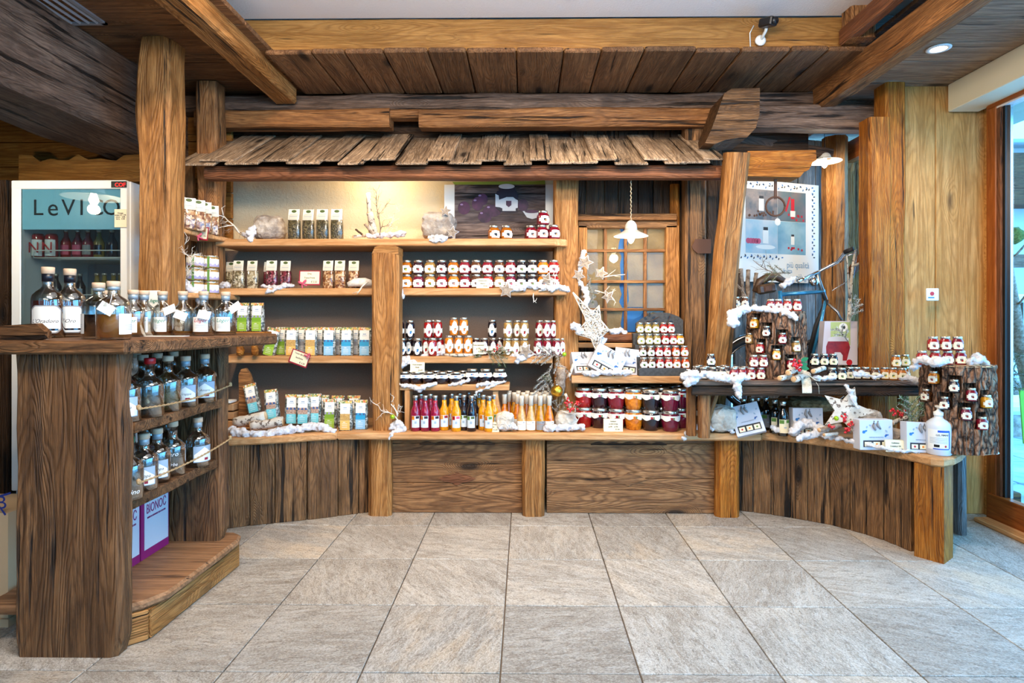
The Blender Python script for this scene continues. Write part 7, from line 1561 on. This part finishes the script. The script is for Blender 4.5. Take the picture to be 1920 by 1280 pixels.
stumpjars(*s2c, r2, js, ['orange mini jar set highest in the short stump', 'black mini jar in the upper middle niche of the short stump', 'crimson mini jar with white label high on the door side of the short stump', 'brown mini jar in the shaded inner side of the short stump', 'dark purple mini jar in the centre of the short stump', 'golden mini jar at the door side rim of the short stump', 'magenta mini jar in the lower middle niche of the short stump', 'crimson mini jar lowest on the door side of the short stump'], 'mini jars set into the short stump')
# small pedestal board carrying the outer part of the stump
o = tag(board('pedestal_board', (X_(1740, 2.96), 2.98, ZT + .006), (s2c[0] + .15, 2.98, ZT + .006), .2, .011, P['white']), 'white pedestal board under the short stump at the counter end', 'board')
# jars on top of stumps and bench
G = 'mini jars on the tall stump'
row(K_MINI, [1445, 1459, 1476, 1494], 3.36, z1b, ['crimson', 'crimson', 'red', 'red'], 'mini {c} jar on top of the tall stump, {o} from the cotton side', G, dict(lab='cardw'))
row(K_MINI, [1380, 1396], 3.62, Z_(577, 3.62), ['brown', 'brown'], 'mini {c} jar on the bicycle carrier by the slanting post, {o} of two', G, dict(lab='cardw'))
G = 'mini jars on the short stump'
row(K_MINI, [1729, 1753, 1777, 1800], 2.90, z2b, ['red', 'red', 'crimson', 'crimson'], 'mini {c} jar on the short stump, lower row, {o} from the golden planks side', G, dict(lab='cream'))
row(K_MINI, [1749, 1772, 1795], 2.90, z2b + .068, ['red', 'red', 'crimson'], 'mini {c} jar stacked in the upper row of the short stump, {o} from the planks', G, dict(lab='cream'))
o = tag(cotton('x', [(1822, 676, 2.86, .022), (1838, 674, 2.86, .026), (1846, 680, 2.87, .020), (1827, 664, 2.88, .010)], seed=50), 'white gauze and cotton bag on the outer rim of the short stump', 'cotton')
zb = SB; G = 'dark mini jars on the bench by the slate stand'
MJ = dict(lab='paper')
def mj(px, Y, z, c, lab, g, rot=0, **k): K_MINI.spawn((X_(px, Y), Y, z), lab, R(rot) - (.75 * math.atan(X_(px, Y) / Y)), g, jov(c, lab='cream' if px > 1400 else 'paper', **k))
for i, px in enumerate((1319, 1336, 1353)): mj(px, 3.27, zb, 'black', f'mini black jar in the front row by the slate stand, {ORD[i]} from the stand', G)
for i, px in enumerate((1306, 1325, 1345, 1362)): mj(px, 3.34, zb, 'black', f'mini black jar in the second row by the slate stand, {ORD[i]} from the stand', G)
for i, px in enumerate((1311, 1335, 1357)): mj(px, 3.41, zb, 'black', f'mini black jar in the rear row by the slate stand, {ORD[i]} from the stand', G)
mj(1333, 3.34, zb + .068, 'black', 'single mini black jar stacked on top of the dark group', G)
G = 'red mini jars before the tall stump'
for i, px in enumerate((1376, 1391, 1408, 1426)): mj(px, 3.25 - .0 * i, zb, 'crimson', f'mini crimson jar in the front row before the tall stump, {ORD[i]} from the black jars', G)
for i, px in enumerate((1380, 1396)): mj(px, 3.33, zb, 'crimson', f'mini crimson jar in the back row before the stump, {ORD[i]} from the black jars', G)
for i, px in enumerate((1413, 1431)): mj(px, 3.25, zb + .068, 'crimson', f'mini crimson jar stacked upon the front row before the stump, {ORD[i]} of two', G)
G = 'dark mini jars beyond the tall stump'
for i, px in enumerate((1560, 1578)): mj(px, 3.23, zb, 'black', f'mini black jar beyond the burlap ribbon, front row, {ORD[i]} of two', G)
mj(1593, 3.28, zb, 'black', 'mini black jar peeping out behind the front pair beyond the ribbon', G)
bs = tag(board('riser_block', (X_(1516, 3.36), 3.36, zb + .033), (X_(1572, 3.36), 3.36, zb + .033), .05, .066, MW['dark']), 'dark wooden riser block under three black mini jars', 'block')
for i, px in enumerate((1527, 1545, 1562)): mj(px, 3.36, zb + .067, 'black', f'mini black jar on the riser block, {ORD[i]} from the tall stump', G)
G = 'amber mini jars in front of the orange brown posts'
for i, (px, Y) in enumerate(((1606, 3.28), (1623, 3.28), (1641, 3.25), (1659, 3.27), (1674, 3.25), (1692, 3.225))): mj(px, Y, zb, 'brown' if i < 3 else 'amber', f'mini amber brown jar on the bench, {ORD[i]} from the paper bag', G)
mj(1680, 3.26, zb + .068, 'amber', 'mini amber jar stacked at the outer end of the bench row', G); mj(1697, 3.30, zb + .068, 'olive', 'mini olive jar stacked behind the amber one at the bench end', G); mj(1697, 3.32, zb, 'amber', 'mini amber jar under the stacked olive one', G)
# burlap ribbon
o = empty('burlap_ribbon', W(1513, 700, 3.16), 'strip of pale burlap hanging over the bench edge', 'ribbon'); vs = []; fs = []
prof = [(3.24, Z_(690, 3.24)), (3.20, SB + .022), (3.178, SB + .008), (3.172, SB - .02), (3.17, Z_(720, 3.17)), (3.168, Z_(736, 3.17))]
for y, z in prof:
    for t in range(5): vs.append((X_(1504 + t * 4.6, 3.17), y + .002 * math.sin(t * 2), z))
for l in range(5):
    for t in range(4): fs.append((l * 5 + t, l * 5 + t + 1, l * 5 + t + 6, l * 5 + t + 5))
mb = MB(); mb.add(vs, fs, smooth=True); mb.build('cloth', P['linen'], o); mb = MB(); mb.tube([W(1515, 702, 3.16), W(1528, 712, 3.155), W(1538, 714, 3.155)], .0035, 5); mb.tube([W(1530, 716, 3.16), W(1535, 724, 3.16), W(1536, 738, 3.16)], .0012, 5); mb.build('tail', P['linen'], o)

# ================================================================= POSTERS
def poster_quad(p00, p10, p01, th=.012):
    """frame: origin lower-left, x along width, y up"""
    x = (p10 - p00); w = x.length; x = x / w; up = Vector((0, 0, 1)); h = p01.z - p00.z; n = x.cross(up)
    M = Matrix((x, up, n)).transposed().to_4x4(); M.translation = p00; return M, w, h
def pr(mb, M, poly, mi, lv): mb.prism(poly, .0004 * lv, .0004 * lv + .0004, mi, M=M)
# plum picture
a = W(833, 447, 3.86); b = W(1037, 447, 3.86); a.z = b.z = S1; t_ = a.copy(); t_.z = 2.0
Mq, w, h = poster_quad(a, b, t_); Mq = Mq.copy(); Mq.translation = a + Vector((0, 0, 0))
po = empty('plum_picture', a + Vector((w / 2, 0, 0)), 'large framed picture of plums and a jam jar on the top shelf', 'picture')
mb = MB(); mb.prism(rect(0, w, 0, h), -.02, 0, M=Mq); mb.build('board', P['paper'], po)
pmat = dict(wood=wood('print_planks', (60, 48, 48), (104, 90, 86), (140, 124, 118), rings=6, vary=.05), plum=noisy('print_plum', (38, 12, 36), (84, 36, 70), 12, rough=.6), plumd=plain('print_plum_dark', (30, 14, 34), .6), hl=plain('print_highlight', (150, 120, 160), .6), green=plain('print_meadow_blur', (130, 150, 50), .6), yel=plain('print_glow', (228, 206, 120), .6))
x0, x1 = .095 * w / 1, w * .93; mb = MB(); mb.prism(rect(x0, x1, 0, h), 0, .001, M=Mq); o = mb.build('print_planks', pmat['wood'], po)
def PX(px, py): q = W(px, py, 3.86); return (q.x - a.x, q.z - a.z)
mb = MB(); g = [PX(848, 341), PX(1000, 340), PX(1022, 338), (x1, h), (x0, h)]; pr(mb, Mq, g, 0, 3); mb.build('print_meadow', pmat['green'], po)
mb = MB(); g = [PX(860, 338), PX(905, 339), PX(900, 334), PX(860, 334)]; pr(mb, Mq, g, 0, 4); mb.build('print_glow', pmat['yel'], po)
mb = MB(); 
for (px, py, r_, rz) in ((870, 390, .040, .042), (895.5, 382, .037, .044), (905, 374, .034, .038), (923, 395, .058, .040), (909, 406, .044, .040), (981, 385, .034, .040)): q = PX(px, py); pr(mb, Mq, disc(q[0], q[1], r_, 24, rz), 0, 3 + (px * .01) % 3)
tag(mb.build('print_plums', pmat['plum'], po), kind='stuff')
mb = MB()
for (px, py) in ((866, 384), (891, 376), (916, 389), (903, 400), (900, 367)): q = PX(px, py); pr(mb, Mq, disc(q[0], q[1], .010, 10, .006), 0, 30)
mb.build('print_highlights', pmat['hl'], po)
mb = MB(); g = [PX(929, 364), PX(933, 358), PX(968, 358), PX(972, 366), PX(970, 398), PX(940, 398), PX(930, 390)]; pr(mb, Mq, g, 0, 20); g = [PX(935, 352), PX(966, 352), PX(966, 360), PX(936, 360)]; pr(mb, Mq, g, 0, 22); mb.build('print_jar', pmat['plumd'], po)
mb = MB(); q = PX(950, 350); pr(mb, Mq, disc(q[0], q[1], .052, 24, .016), 0, 26); g = [PX(929, 366), PX(935, 368), PX(936, 376), PX(941, 378), PX(942, 395), PX(971, 395), PX(970, 372), PX(960, 369), PX(944, 371), PX(941, 377), PX(929, 378)]; g = [PX(942, 373), PX(950, 370), PX(962, 370), PX(967, 374), PX(971, 376), PX(971, 390), PX(967, 391), PX(967, 396), PX(942, 396), PX(942, 391), PX(937, 389), PX(929, 388), PX(929, 364), PX(935, 367), PX(936, 375)]; pr(mb, Mq, g, 0, 28)
q = PX(1003, 398); pr(mb, Mq, [PX(980, 396), PX(1015, 396), PX(1008, 408), PX(998, 411), PX(988, 408)], 0, 20); mb.build('print_label', plain('print_offwhite', (206, 206, 206), .6), po)
mb = MB(); pr(mb, Mq, [PX(949, 377), PX(959, 377), PX(959, 385), PX(954, 389), PX(949, 385)], 0, 32); q = PX(997, 397); pr(mb, Mq, disc(q[0], q[1], .045, 16, .010), 0, 30); mb.build('print_emblem', pmat['plum'], po)
# collage poster in the recess
pa = W(1376, 527, 4.15); pb = W(1535, 531, 4.40); pc_ = pa.copy(); pc_.z = W(1396, 333, 4.15).z
Mc, wc, hc = poster_quad(pa, pb, pc_); po = empty('collage_poster', pa.lerp(pb, .5), 'large white poster with four fruit photographs in the window recess', 'poster')
mb = MB(); mb.prism(rect(0, wc, 0, hc), -.008, 0, M=Mc); mb.build('sheet', P['paper'], po)
pm = [noisy('print_photo_forest', (70, 82, 92), (150, 130, 120), 9, 3, rough=.5), noisy('print_photo_dusk', (120, 110, 110), (84, 104, 110), 7, 3, rough=.5), noisy('print_photo_breakfast', (150, 190, 206), (196, 206, 212), 8, 3, rough=.5), noisy('print_photo_lake', (110, 158, 180), (150, 186, 200), 7, 3, rough=.5)]
u0, u1, u2 = .13 * wc, .50 * wc, .84 * wc; v0, v1, v2 = .28 * hc, .61 * hc, .91 * hc
for k, (x, y, X, Y) in enumerate(((u0, v1, u1, v2), (u1, v1, u2, v2), (u0, v0, u1, v1), (u1, v0, u2, v1))): mb = MB(); pr(mb, Mc, rect(x + .001, X - .001, y + .001, Y - .001), 0, 1); mb.build('photo_print', pm[k], po)
mb = MB()
for (x, y, s) in ((.31, .70, 1), (.36, .38, 1.1), (.68, .38, .7)): mb.prism(rect(x * wc - .022 * s, x * wc + .022 * s, y * hc, y * hc + .085 * s), .0012, .0016, 0, M=Mc); mb.prism(rect(x * wc - .018 * s, x * wc + .018 * s, y * hc + .085 * s, y * hc + .105 * s), .0012, .0016, 1, M=Mc)
mb.prism(disc(.36 * wc, .345 * hc, .085, 24, .016), .0008, .0012, 0, M=Mc); mb.prism(disc(.50 * wc, .60 * hc, .026, 24), .0016, .002, 0, M=Mc)
mb.prism(rect(.66 * wc, .70 * wc, .64 * hc, .84 * hc), .0012, .0016, 2, M=Mc); mb.prism(rect(.65 * wc, .71 * wc, .66 * hc, .72 * hc), .0018, .0022, 0, M=Mc); tag(mb.build('print_jars', [P['white'], P['ink'], P['red']], po), kind='stuff')
mb = MB(); rr_ = random.Random(2)
for k in range(16): mb.prism(disc(rr_.uniform(.16, .46) * wc, rr_.uniform(.645, .70) * hc, .009, 8), .0012, .0016, 0, M=Mc)
for k in range(14): mb.prism(disc(rr_.uniform(.53, .82) * wc, rr_.uniform(.62, .68) * hc if k < 7 else rr_.uniform(.31, .35) * hc, .009, 8), .0012, .0016, 1, M=Mc)
for k in range(5): mb.prism(disc((.16 + k * .03) * wc, .40 * hc, .02, 12), .0012, .0016, 2, M=Mc)
for k in range(8): mb.prism(disc((.60 + .006 * k) * wc, (.72 + k * .018) * hc, .009, 8), .0020, .0024, 1, M=Mc)
tag(mb.build('print_fruit', [P['iron'], P['red'], P['pink']], po), kind='stuff')
mb = MB()
for k in range(34): x = (.10 + k * .0245) * wc; mb.prism(leafpoly(x, .955 * hc + .008 * math.sin(k), .020, .005, k * 2.1), .0004, .0008, k % 2, M=Mc)
for k in range(34): y = (.26 + k * .0205) * hc; mb.prism(leafpoly(.93 * wc, y, .020, .005, k * 2.1), .0004, .0008, k % 2, M=Mc)
for k in range(22): mb.prism(leafpoly((.04 + k * .024) * wc, .245 * hc, .020, .005, k * 2.1), .0004, .0008, k % 2, M=Mc)
mb.build('leaf_border', [P['ink'], P['blueink']], po)
text('lettering', 'più qualità', .062, P['labelblue'] if False else P['vinyl'], po, Mc @ T(.745 * wc, .175 * hc, .001), sx=.8); text('lettering', 'frutta', .045, P['vinyl'], po, Mc @ T(.62 * wc, .115 * hc, .001), sx=.8); text('lettering', 'più gusto', .062, P['vinyl'], po, Mc @ T(.84 * wc, .055 * hc, .001), sx=.8)
# printed paper bag
pa = W(1540, 684, 3.58); pb = W(1608, 684, 3.58); pc_ = pa.copy(); pc_.z = W(1545, 602, 3.58).z; Mb_, w, h = poster_quad(pa, pb, pc_)
pg = empty('paper_bag', pa.lerp(pb, .5), 'printed paper carrier bag with jam jar picture beside the posts', 'bag'); mb = MB(); mb.prism([(0, 0), (w, 0), (w, h), (.02, h)], -.06, 0, M=Mb_); mb.build('bag_body', plain('bag_white', (206, 196, 200), .6), pg)
mb = MB(); mb.prism(rect(.055, w * .8, h * .45, h * .98), 0, .0005, M=Mb_); mb.build('print_field', P['palegreen'], pg)
def ringp(r, n=24, rz=None): return disc(0, 0, r, n, rz)
mb = MB(); jamc = noisy('print_jam_red', (120, 22, 30), (170, 40, 44), 20, rough=.5)
mb.prism([(.03, h * .10), (.15, h * .10), (.17, h * .40), (.155, h * .60), (.045, h * .60), (.028, h * .42)], .0006, .001, 0, M=Mb_); mb.prism(disc(.10, h * .60, .062, 20, .014), .0010, .0014, 1, M=Mb_); mb.prism(rect(.038, .162, h * .54, h * .61), .0008, .0012, 1, M=Mb_)
mb.prism([(.065, h * .02), (.125, h * .02), (.126, h * .22), (.112, h * .29), (.08, h * .29), (.065, h * .21)], .0014, .0018, 1, M=Mb_); mb.prism(disc(.165, h * .06, .018, 10), .0016, .002, 2, M=Mb_); mb.prism(disc(.13, h * .86, .026, 20), .0008, .0012, 3, M=Mb_); mb.prism(disc(.13, h * .86, .012, 14), .0014, .0018, 4, M=Mb_); mb.build('print_jam_jar', [jamc, plain('print_lid', (214, 206, 204), .5), P['red'], P['paper'], P['ink']], pg)

# ================================================================= BICYCLE
bk = empty('bicycle', W(1480, 600, 3.72), 'old bicycle with blue top tube and chrome handlebar behind the stump', 'bicycle'); YB = 3.78
def bt_(name, pts, r, mat): mb = MB(); mb.tube([W(a, b, y) for a, b, y in pts], r, 10); return mb.build(name, P[mat], bk)
bt_('top_tube', [(1464, 552, YB), (1546, 546, YB)], .013, 'bikeblue'); bt_('head_tube', [(1529, 509, YB), (1538, 534, YB), (1548, 562, YB)], .013, 'steel'); bt_('fork', [(1548, 562, YB), (1540, 600, YB - .02), (1524, 665, YB - .03)], .009, 'bikeblue'); bt_('fork', [(1550, 562, YB), (1530, 610, YB + .02), (1510, 690, YB + .04)], .014, 'rubber')
bt_('seat_tube', [(1462, 545, YB), (1470, 640, YB), (1475, 700, YB)], .013, 'bikeblue'); bt_('handlebar', [(1495, 527, YB - .02), (1535, 509, YB), (1570, 491, YB - .05), (1583, 474, YB - .08), (1596, 468, YB - .10)], .009, 'chrome'); bt_('handlebar', [(1535, 509, YB), (1512, 520, YB - .1), (1497, 527, YB - .22)], .009, 'chrome')
bt_('handle_grip', [(1583, 473, YB - .08), (1600, 466, YB - .12)], .014, 'rubber'); bt_('brake_lever', [(1575, 492, YB - .06), (1588, 480, YB - .09), (1602, 474, YB - .12)], .004, 'chrome'); bt_('brake_cable', [(1602, 474, YB - .12), (1608, 466, YB - .15), (1600, 520, YB), (1560, 545, YB)], .003, 'chrome')
mb = MB(); p = W(1524, 528, YB - .05); mb.lathe([(.008, .03), (.026, .02), (.030, 0), (.026, -.008)], 20, M=T(p) @ RX(R(90)) ); mb.build('headlamp', P['chrome'], bk)
bt_('tail_tube', [(1548, 565, YB), (1570, 585, YB - .02), (1578, 600, YB - .05)], .007, 'steel')
def wheel(cx, cz, y, r, a0, a1, lab):
    mb = MB(); n = 60; mb.tube([(cx + r * math.cos(a0 + (a1 - a0) * i / n), y, cz + r * math.sin(a0 + (a1 - a0) * i / n)) for i in range(n + 1)], .014, 8); mb.build('tyre', P['rubber'], bk)
    mb = MB(); mb.tube([(cx + (r - .02) * math.cos(a0 + (a1 - a0) * i / n), y, cz + (r - .02) * math.sin(a0 + (a1 - a0) * i / n)) for i in range(n + 1)], .006, 6)
    for k in range(14): t = a0 + (a1 - a0) * k / 14; mb.tube([(cx, y, cz), (cx + (r - .02) * math.cos(t), y, cz + (r - .02) * math.sin(t))], .001, 4)
    mb.build('rim', P['chrome'], bk)
cw = W(1402, 770, YB); wheel(cw.x + .05, .78, YB, .22, 0, 6.2832, ''); cw2 = W(1540, 700, YB); wheel(cw2.x + .02, .78, YB + .04, .22, 0, 6.2832, '')
mb = MB(); n = 16; pts = [(cw.x + .05 + .245 * math.cos(1.7 + 1.4 * i / n), YB, .78 + .245 * math.sin(1.7 + 1.4 * i / n)) for i in range(n + 1)]; mb.tube(pts, .020, 8); mb.build('mudguard', P['chrome'], bk)
# saddle + tool bag
mb = MB(); pts = [W(1416, 547, YB - .02), W(1425, 528, YB - .02), W(1440, 519, YB - .02), W(1456, 519, YB - .02), W(1472, 528, YB - .02), W(1474, 536, YB - .02)]; mb.tube(pts, [.020, .026, .026, .024, .018, .010], 12); mb.build('saddle', P['leather'], bk)
bgk = empty('saddle_bag', W(1440, 548, YB - .03), 'brown leather tool bag hanging under the bicycle saddle', 'bag'); mb = MB(); c = W(1437, 541, YB - .05); mb.box((0, 0, 0), (.115, .05, .060), M=T(c) @ RY(-.18), bev=.012); mb.build('bag_body', P['leather'], bgk)
mb = MB(); mb.box((0, -.027, 0), (.050, .006, .036), M=T(c) @ RY(-.18), bev=.002); mb.box((-.01, -.031, 0), (.020, .004, .024), M=T(c) @ RY(-.18), bev=.001); mb.build('buckle_flap', P['iron'], bgk)
# wooden fruit crate behind the oil bottles
o = empty('wooden_crate', (X_(1470, 3.7), 3.68, ZT), 'slatted wooden crate standing behind the oil bottles', 'crate')
for k in range(3): board('slat', (X_(1400, 3.62), 3.62, ZT + .05 + k * .085), (X_(1560, 3.62), 3.62, ZT + .05 + k * .085), .012, .062, MW['post'], o)
for px in (1404, 1480, 1556): board('corner_post', (X_(px, 3.64), 3.635, ZT), (X_(px, 3.64), 3.635, ZT + .25), .02, .02, MW['post'], o, up=(0, 1, 0))
for k in range(2): board('brace', (X_(1472, 3.6), 3.605, ZT + .06), (X_(1490 + 20 * k, 3.6), 3.605, ZT + .25), .01, .02, MW['post'], o, up=(0, 1, 0))

# wall switch, cctv camera
o = empty('wall_switch', W(1748, 552, 3.39), 'small white square wall plate with a printed emblem', 'switch'); mb = MB(); mb.box(W(1748, 552, 3.394), (.070, .010, .070), bev=.003); mb.build('plate', P['white'], o); mb = MB(); p = W(1748, 552, 3.387); flatpoly(mb, disc(p.x, p.z + .005, .012), 3.3885 - .0004, 0); flatpoly(mb, rect(p.x - .022, p.x + .012, p.z - .020, p.z - .014), 3.3885 - .0004, 1); mb.build('emblem', [P['red'], P['blueink']], o)
o = empty('security_camera', W(1430, 75, 3.18), 'small black security camera on a round bracket on the ochre beam', 'camera'); p = W(1425, 77, 3.20)
mb = MB(); mb.lathe([(.028, 0), (.028, .010), (.012, .018)], 24, M=T(p) @ RX(R(90))); mb.build('mount_plate', P['white'], o); mb = MB(); mb.tube([p + Vector((0, -.01, 0)), p + Vector((.01, -.05, .03)), W(1437, 52, 3.13)], .008, 8); mb.build('arm', P['white'], o)
mb = MB(); mb.box((0, 0, 0), (.05, .09, .045), M=T(W(1440, 42, 3.10)) @ RZ(.4) @ RX(.25), bev=.006); mb.lathe([(.016, .0), (.018, .02)], 16, M=T(W(1440, 42, 3.10)) @ RZ(.4) @ RX(R(90) + .25) @ T(0, 0, .035)); mb.build('camera_body', P['black'], o); mb = MB(); mb.tube([W(1413, 48, 3.2), W(1406, 62, 3.2), W(1407, 88, 3.2)], .003, 6); mb.build('cable', P['white'], o)

# ================================================================= OUTSIDE THE DOOR
og = struct('outside_ground'); mb = MB(); mb.box((9.5, 6, -.06), (13.7, 22, .08)); mb.build('paving', noisy('paving_snowdust', (150, 168, 184), (196, 210, 222), 3, 5, rough=.9), og)
for i in range(7):
    for j in range(6): mb = MB(); mb.box((3.1 + i * .62, 2.6 + j * .62, -.012), (.60, .60, .02), bev=.004); mb.build('paving_slab', P['pavingm'] if 'pavingm' in P else P.setdefault('pavingm', noisy('paving_slab_mat', (138, 152, 168), (180, 192, 204), 6, 4, rough=.85, bump=.3)), og)
sf = struct('outside_soffit'); mb = MB(); mb.box((3.15, 3.9, 2.62), (.95, 3.6, .1)); mb.build('soffit', P['soffitm'] if 'soffitm' in P else P.setdefault('soffitm', plaster('soffit_plaster', (150, 150, 132))), sf)
o = empty('outside_post', (X_(1881, 3.55), 3.55, 0), 'squared wooden post standing just outside the glass door', 'post'); x = X_(1883, 3.55)
mb = MB(); mb.box((x, 3.56, .50), (.05, .05, 1.0), bev=.005); mb.box((x + .01, 3.56, .06), (.12, .10, .12), bev=.005); mb.build('shaft', MW['plank'], o)
o = empty('thick_rope', (X_(1875, 3.5), 3.5, .5), 'thick twisted rope hanging outside the glass door', 'rope'); mb = MB()
for ph in (0, 2.1, 4.2): mb.tube([(X_(1874, 3.5) + .011 * math.cos(i * .55 + ph), 3.5 + .011 * math.sin(i * .55 + ph), Z_(245, 3.5) - i * (Z_(245, 3.5) - Z_(820, 3.5)) / 200) for i in range(201)], .012, 7)
mb.build('strand', P['rope'], o)
o = empty('leaning_trunk', W(1890, 700, 3.9), 'slim bare tree trunk leaning outside the door with a green ball', 'trunk'); mb = MB(); mb.tube([W(1871, 420, 3.8), W(1882, 470, 3.85), W(1896, 560, 3.9), W(1910, 640, 3.95), W(1935, 740, 4.0)], [.030, .034, .040, .042, .046], 12); mb.tube([W(1886, 490, 3.86), W(1905, 478, 3.8), W(1930, 450, 3.8)], .007, 6); mb.tube([W(1898, 575, 3.9), W(1912, 568, 3.85), W(1930, 545, 3.8)], .007, 6); mb.build('trunk', P['twig'], o)
o = empty('moss_ball', W(1898, 442, 3.7), 'green moss ball hanging outside behind the rope', 'ball'); mb = MB(); mb.ico(W(1898, 442, 3.72), .062, 3, sc=(1, 1, .86), disp=.15, fr=6); mb.build('moss', P['moss2'] if 'moss2' in P else P.setdefault('moss2', noisy('moss_green', (60, 92, 40), (110, 140, 70), 90, 4, rough=1, bump=.8)), o); mb = MB(); mb.tube([W(1898, 430, 3.72), W(1899, 250, 3.72)], .0015, 5); mb.build('string', P['twine'], o)
fir('dark green conifer bough outside the glass door', (1935, 700, 3.7), (-1, 0, -.05), .34, 60, ('needled', 'needle'), .3, 1600, .035, 'conifer_bough', 8); fir('upper dark green conifer bough outside the door', (1935, 660, 3.7), (-.8, 0, -.3), .25, 61, ('needled', 'needle'), .3, 900, .03, 'conifer_bough', 6); fir('lower conifer bough outside with green tips', (1935, 735, 3.7), (-.9, 0, .25), .26, 62, ('needled', 'needle'), .5, 900, .03, 'conifer_bough', 6)
mb = MB(); mb.tube([W(1936, 720, 3.88) * 1.0, Vector((W(1936, 720, 3.88).x, 3.88, 0))], .012, 8); bp_ = mb
o = empty('green_banner', W(1917, 760, 3.6), 'lime green banner edge outside at the picture border', 'banner'); mb = MB(); mb.prism([(W(a, b, 3.85).x, W(a, b, 3.85).z) for a, b in ((1912, 728), (1960, 728), (1960, 832), (1920, 832))], -3.86, -3.85, M=FR); o_ = mb.build('cloth', plain('banner_lime', (120, 196, 50), .6), o); bp_.build('pole', P['steel'], o)
for i, (x, y, z, w, d, h) in enumerate(((5.2, 6.0, 0, 2.4, .5, .22), (5.6, 6.7, 0, 3.0, .5, .50), (6.6, 7.8, 0, 3.6, .6, .90))):
    o = empty('stone_step', (x, y, 0), f'snow covered grey stone terrace wall outside, {ORD[i]} from the door', 'wall', 'snowy terrace walls'); mb = MB(); mb.box((x, y, h / 2), (w, d, h)); mb.build('stone_face', P['stone'], o); mb = MB(); mb.box((x, y - .02, h + .05), (w + .06, d + .1, .12), bev=.04); mb.build('snow_cover', P['snow'], o)
o = empty('chalet', (9.6, 11.5, 0), 'far pale chalet with dark timber balcony and snowy roof', 'building'); 
mb = MB(); mb.box((11.0, 12.5, 2.2), (6.0, 3.0, 4.4)); mb.build('wall', plain('chalet_wall', (206, 206, 204), .9), o)
mb = MB(); mb.prism([(7.4, 4.2), (15, 4.2), (15, 4.8), (11.2, 6.4), (7.4, 4.8)], -14.3, -10.4, M=FR); mb.build('snow_roof', P['snow'], o); mb = MB(); mb.box((11, 10.8, 3.55), (6.2, .5, .9)); mb.build('timber_gable', MW['dark'], o)
for k in range(8): mb = MB(); mb.box((8.2 + k * .75, 10.6, 2.6), (.08, .12, 1.2)); mb.build('balcony_post', MW['dark'], o)
mb = MB(); mb.box((11, 10.5, 2.1), (6.2, .12, .22)); mb.build('balcony_rail', MW['beam_grey'], o); mb = MB(); mb.box((11, 10.52, 1.45), (6.2, .9, .12), bev=.03); mb.build('balcony_snow', P['snow'], o)
for k in range(4): mb = MB(); mb.box((8.5 + k * 1.5, 10.98, 2.75), (.62, .06, .82)); wf_ = mb.build('window', P['crim'] if k == 1 else MW['dark'], o); mb = MB(); mb.box((8.5 + k * 1.5, 10.94, 2.75), (.50, .02, .70)); mb.build('pane', P['pane'], wf_)
for k in range(3): mb = MB(); mb.box((8.7 + k * 1.6, 10.98, .95), (.7, .06, 1.1)); mb.build('window', MW['dark'], o)
o = tag(sheet('snow_bank', 3.6, 12, .02, .03, 5.2, P['snow'], None), 'x', 'snow') if False else None
mb = MB(); mb.box((9.4, 9.6, .04), (4.5, 1.6, .10), bev=.04); o = tag(mb.build('snow_patch', P['snow']), 'flat snow covering the ground before the far chalet', 'snow')
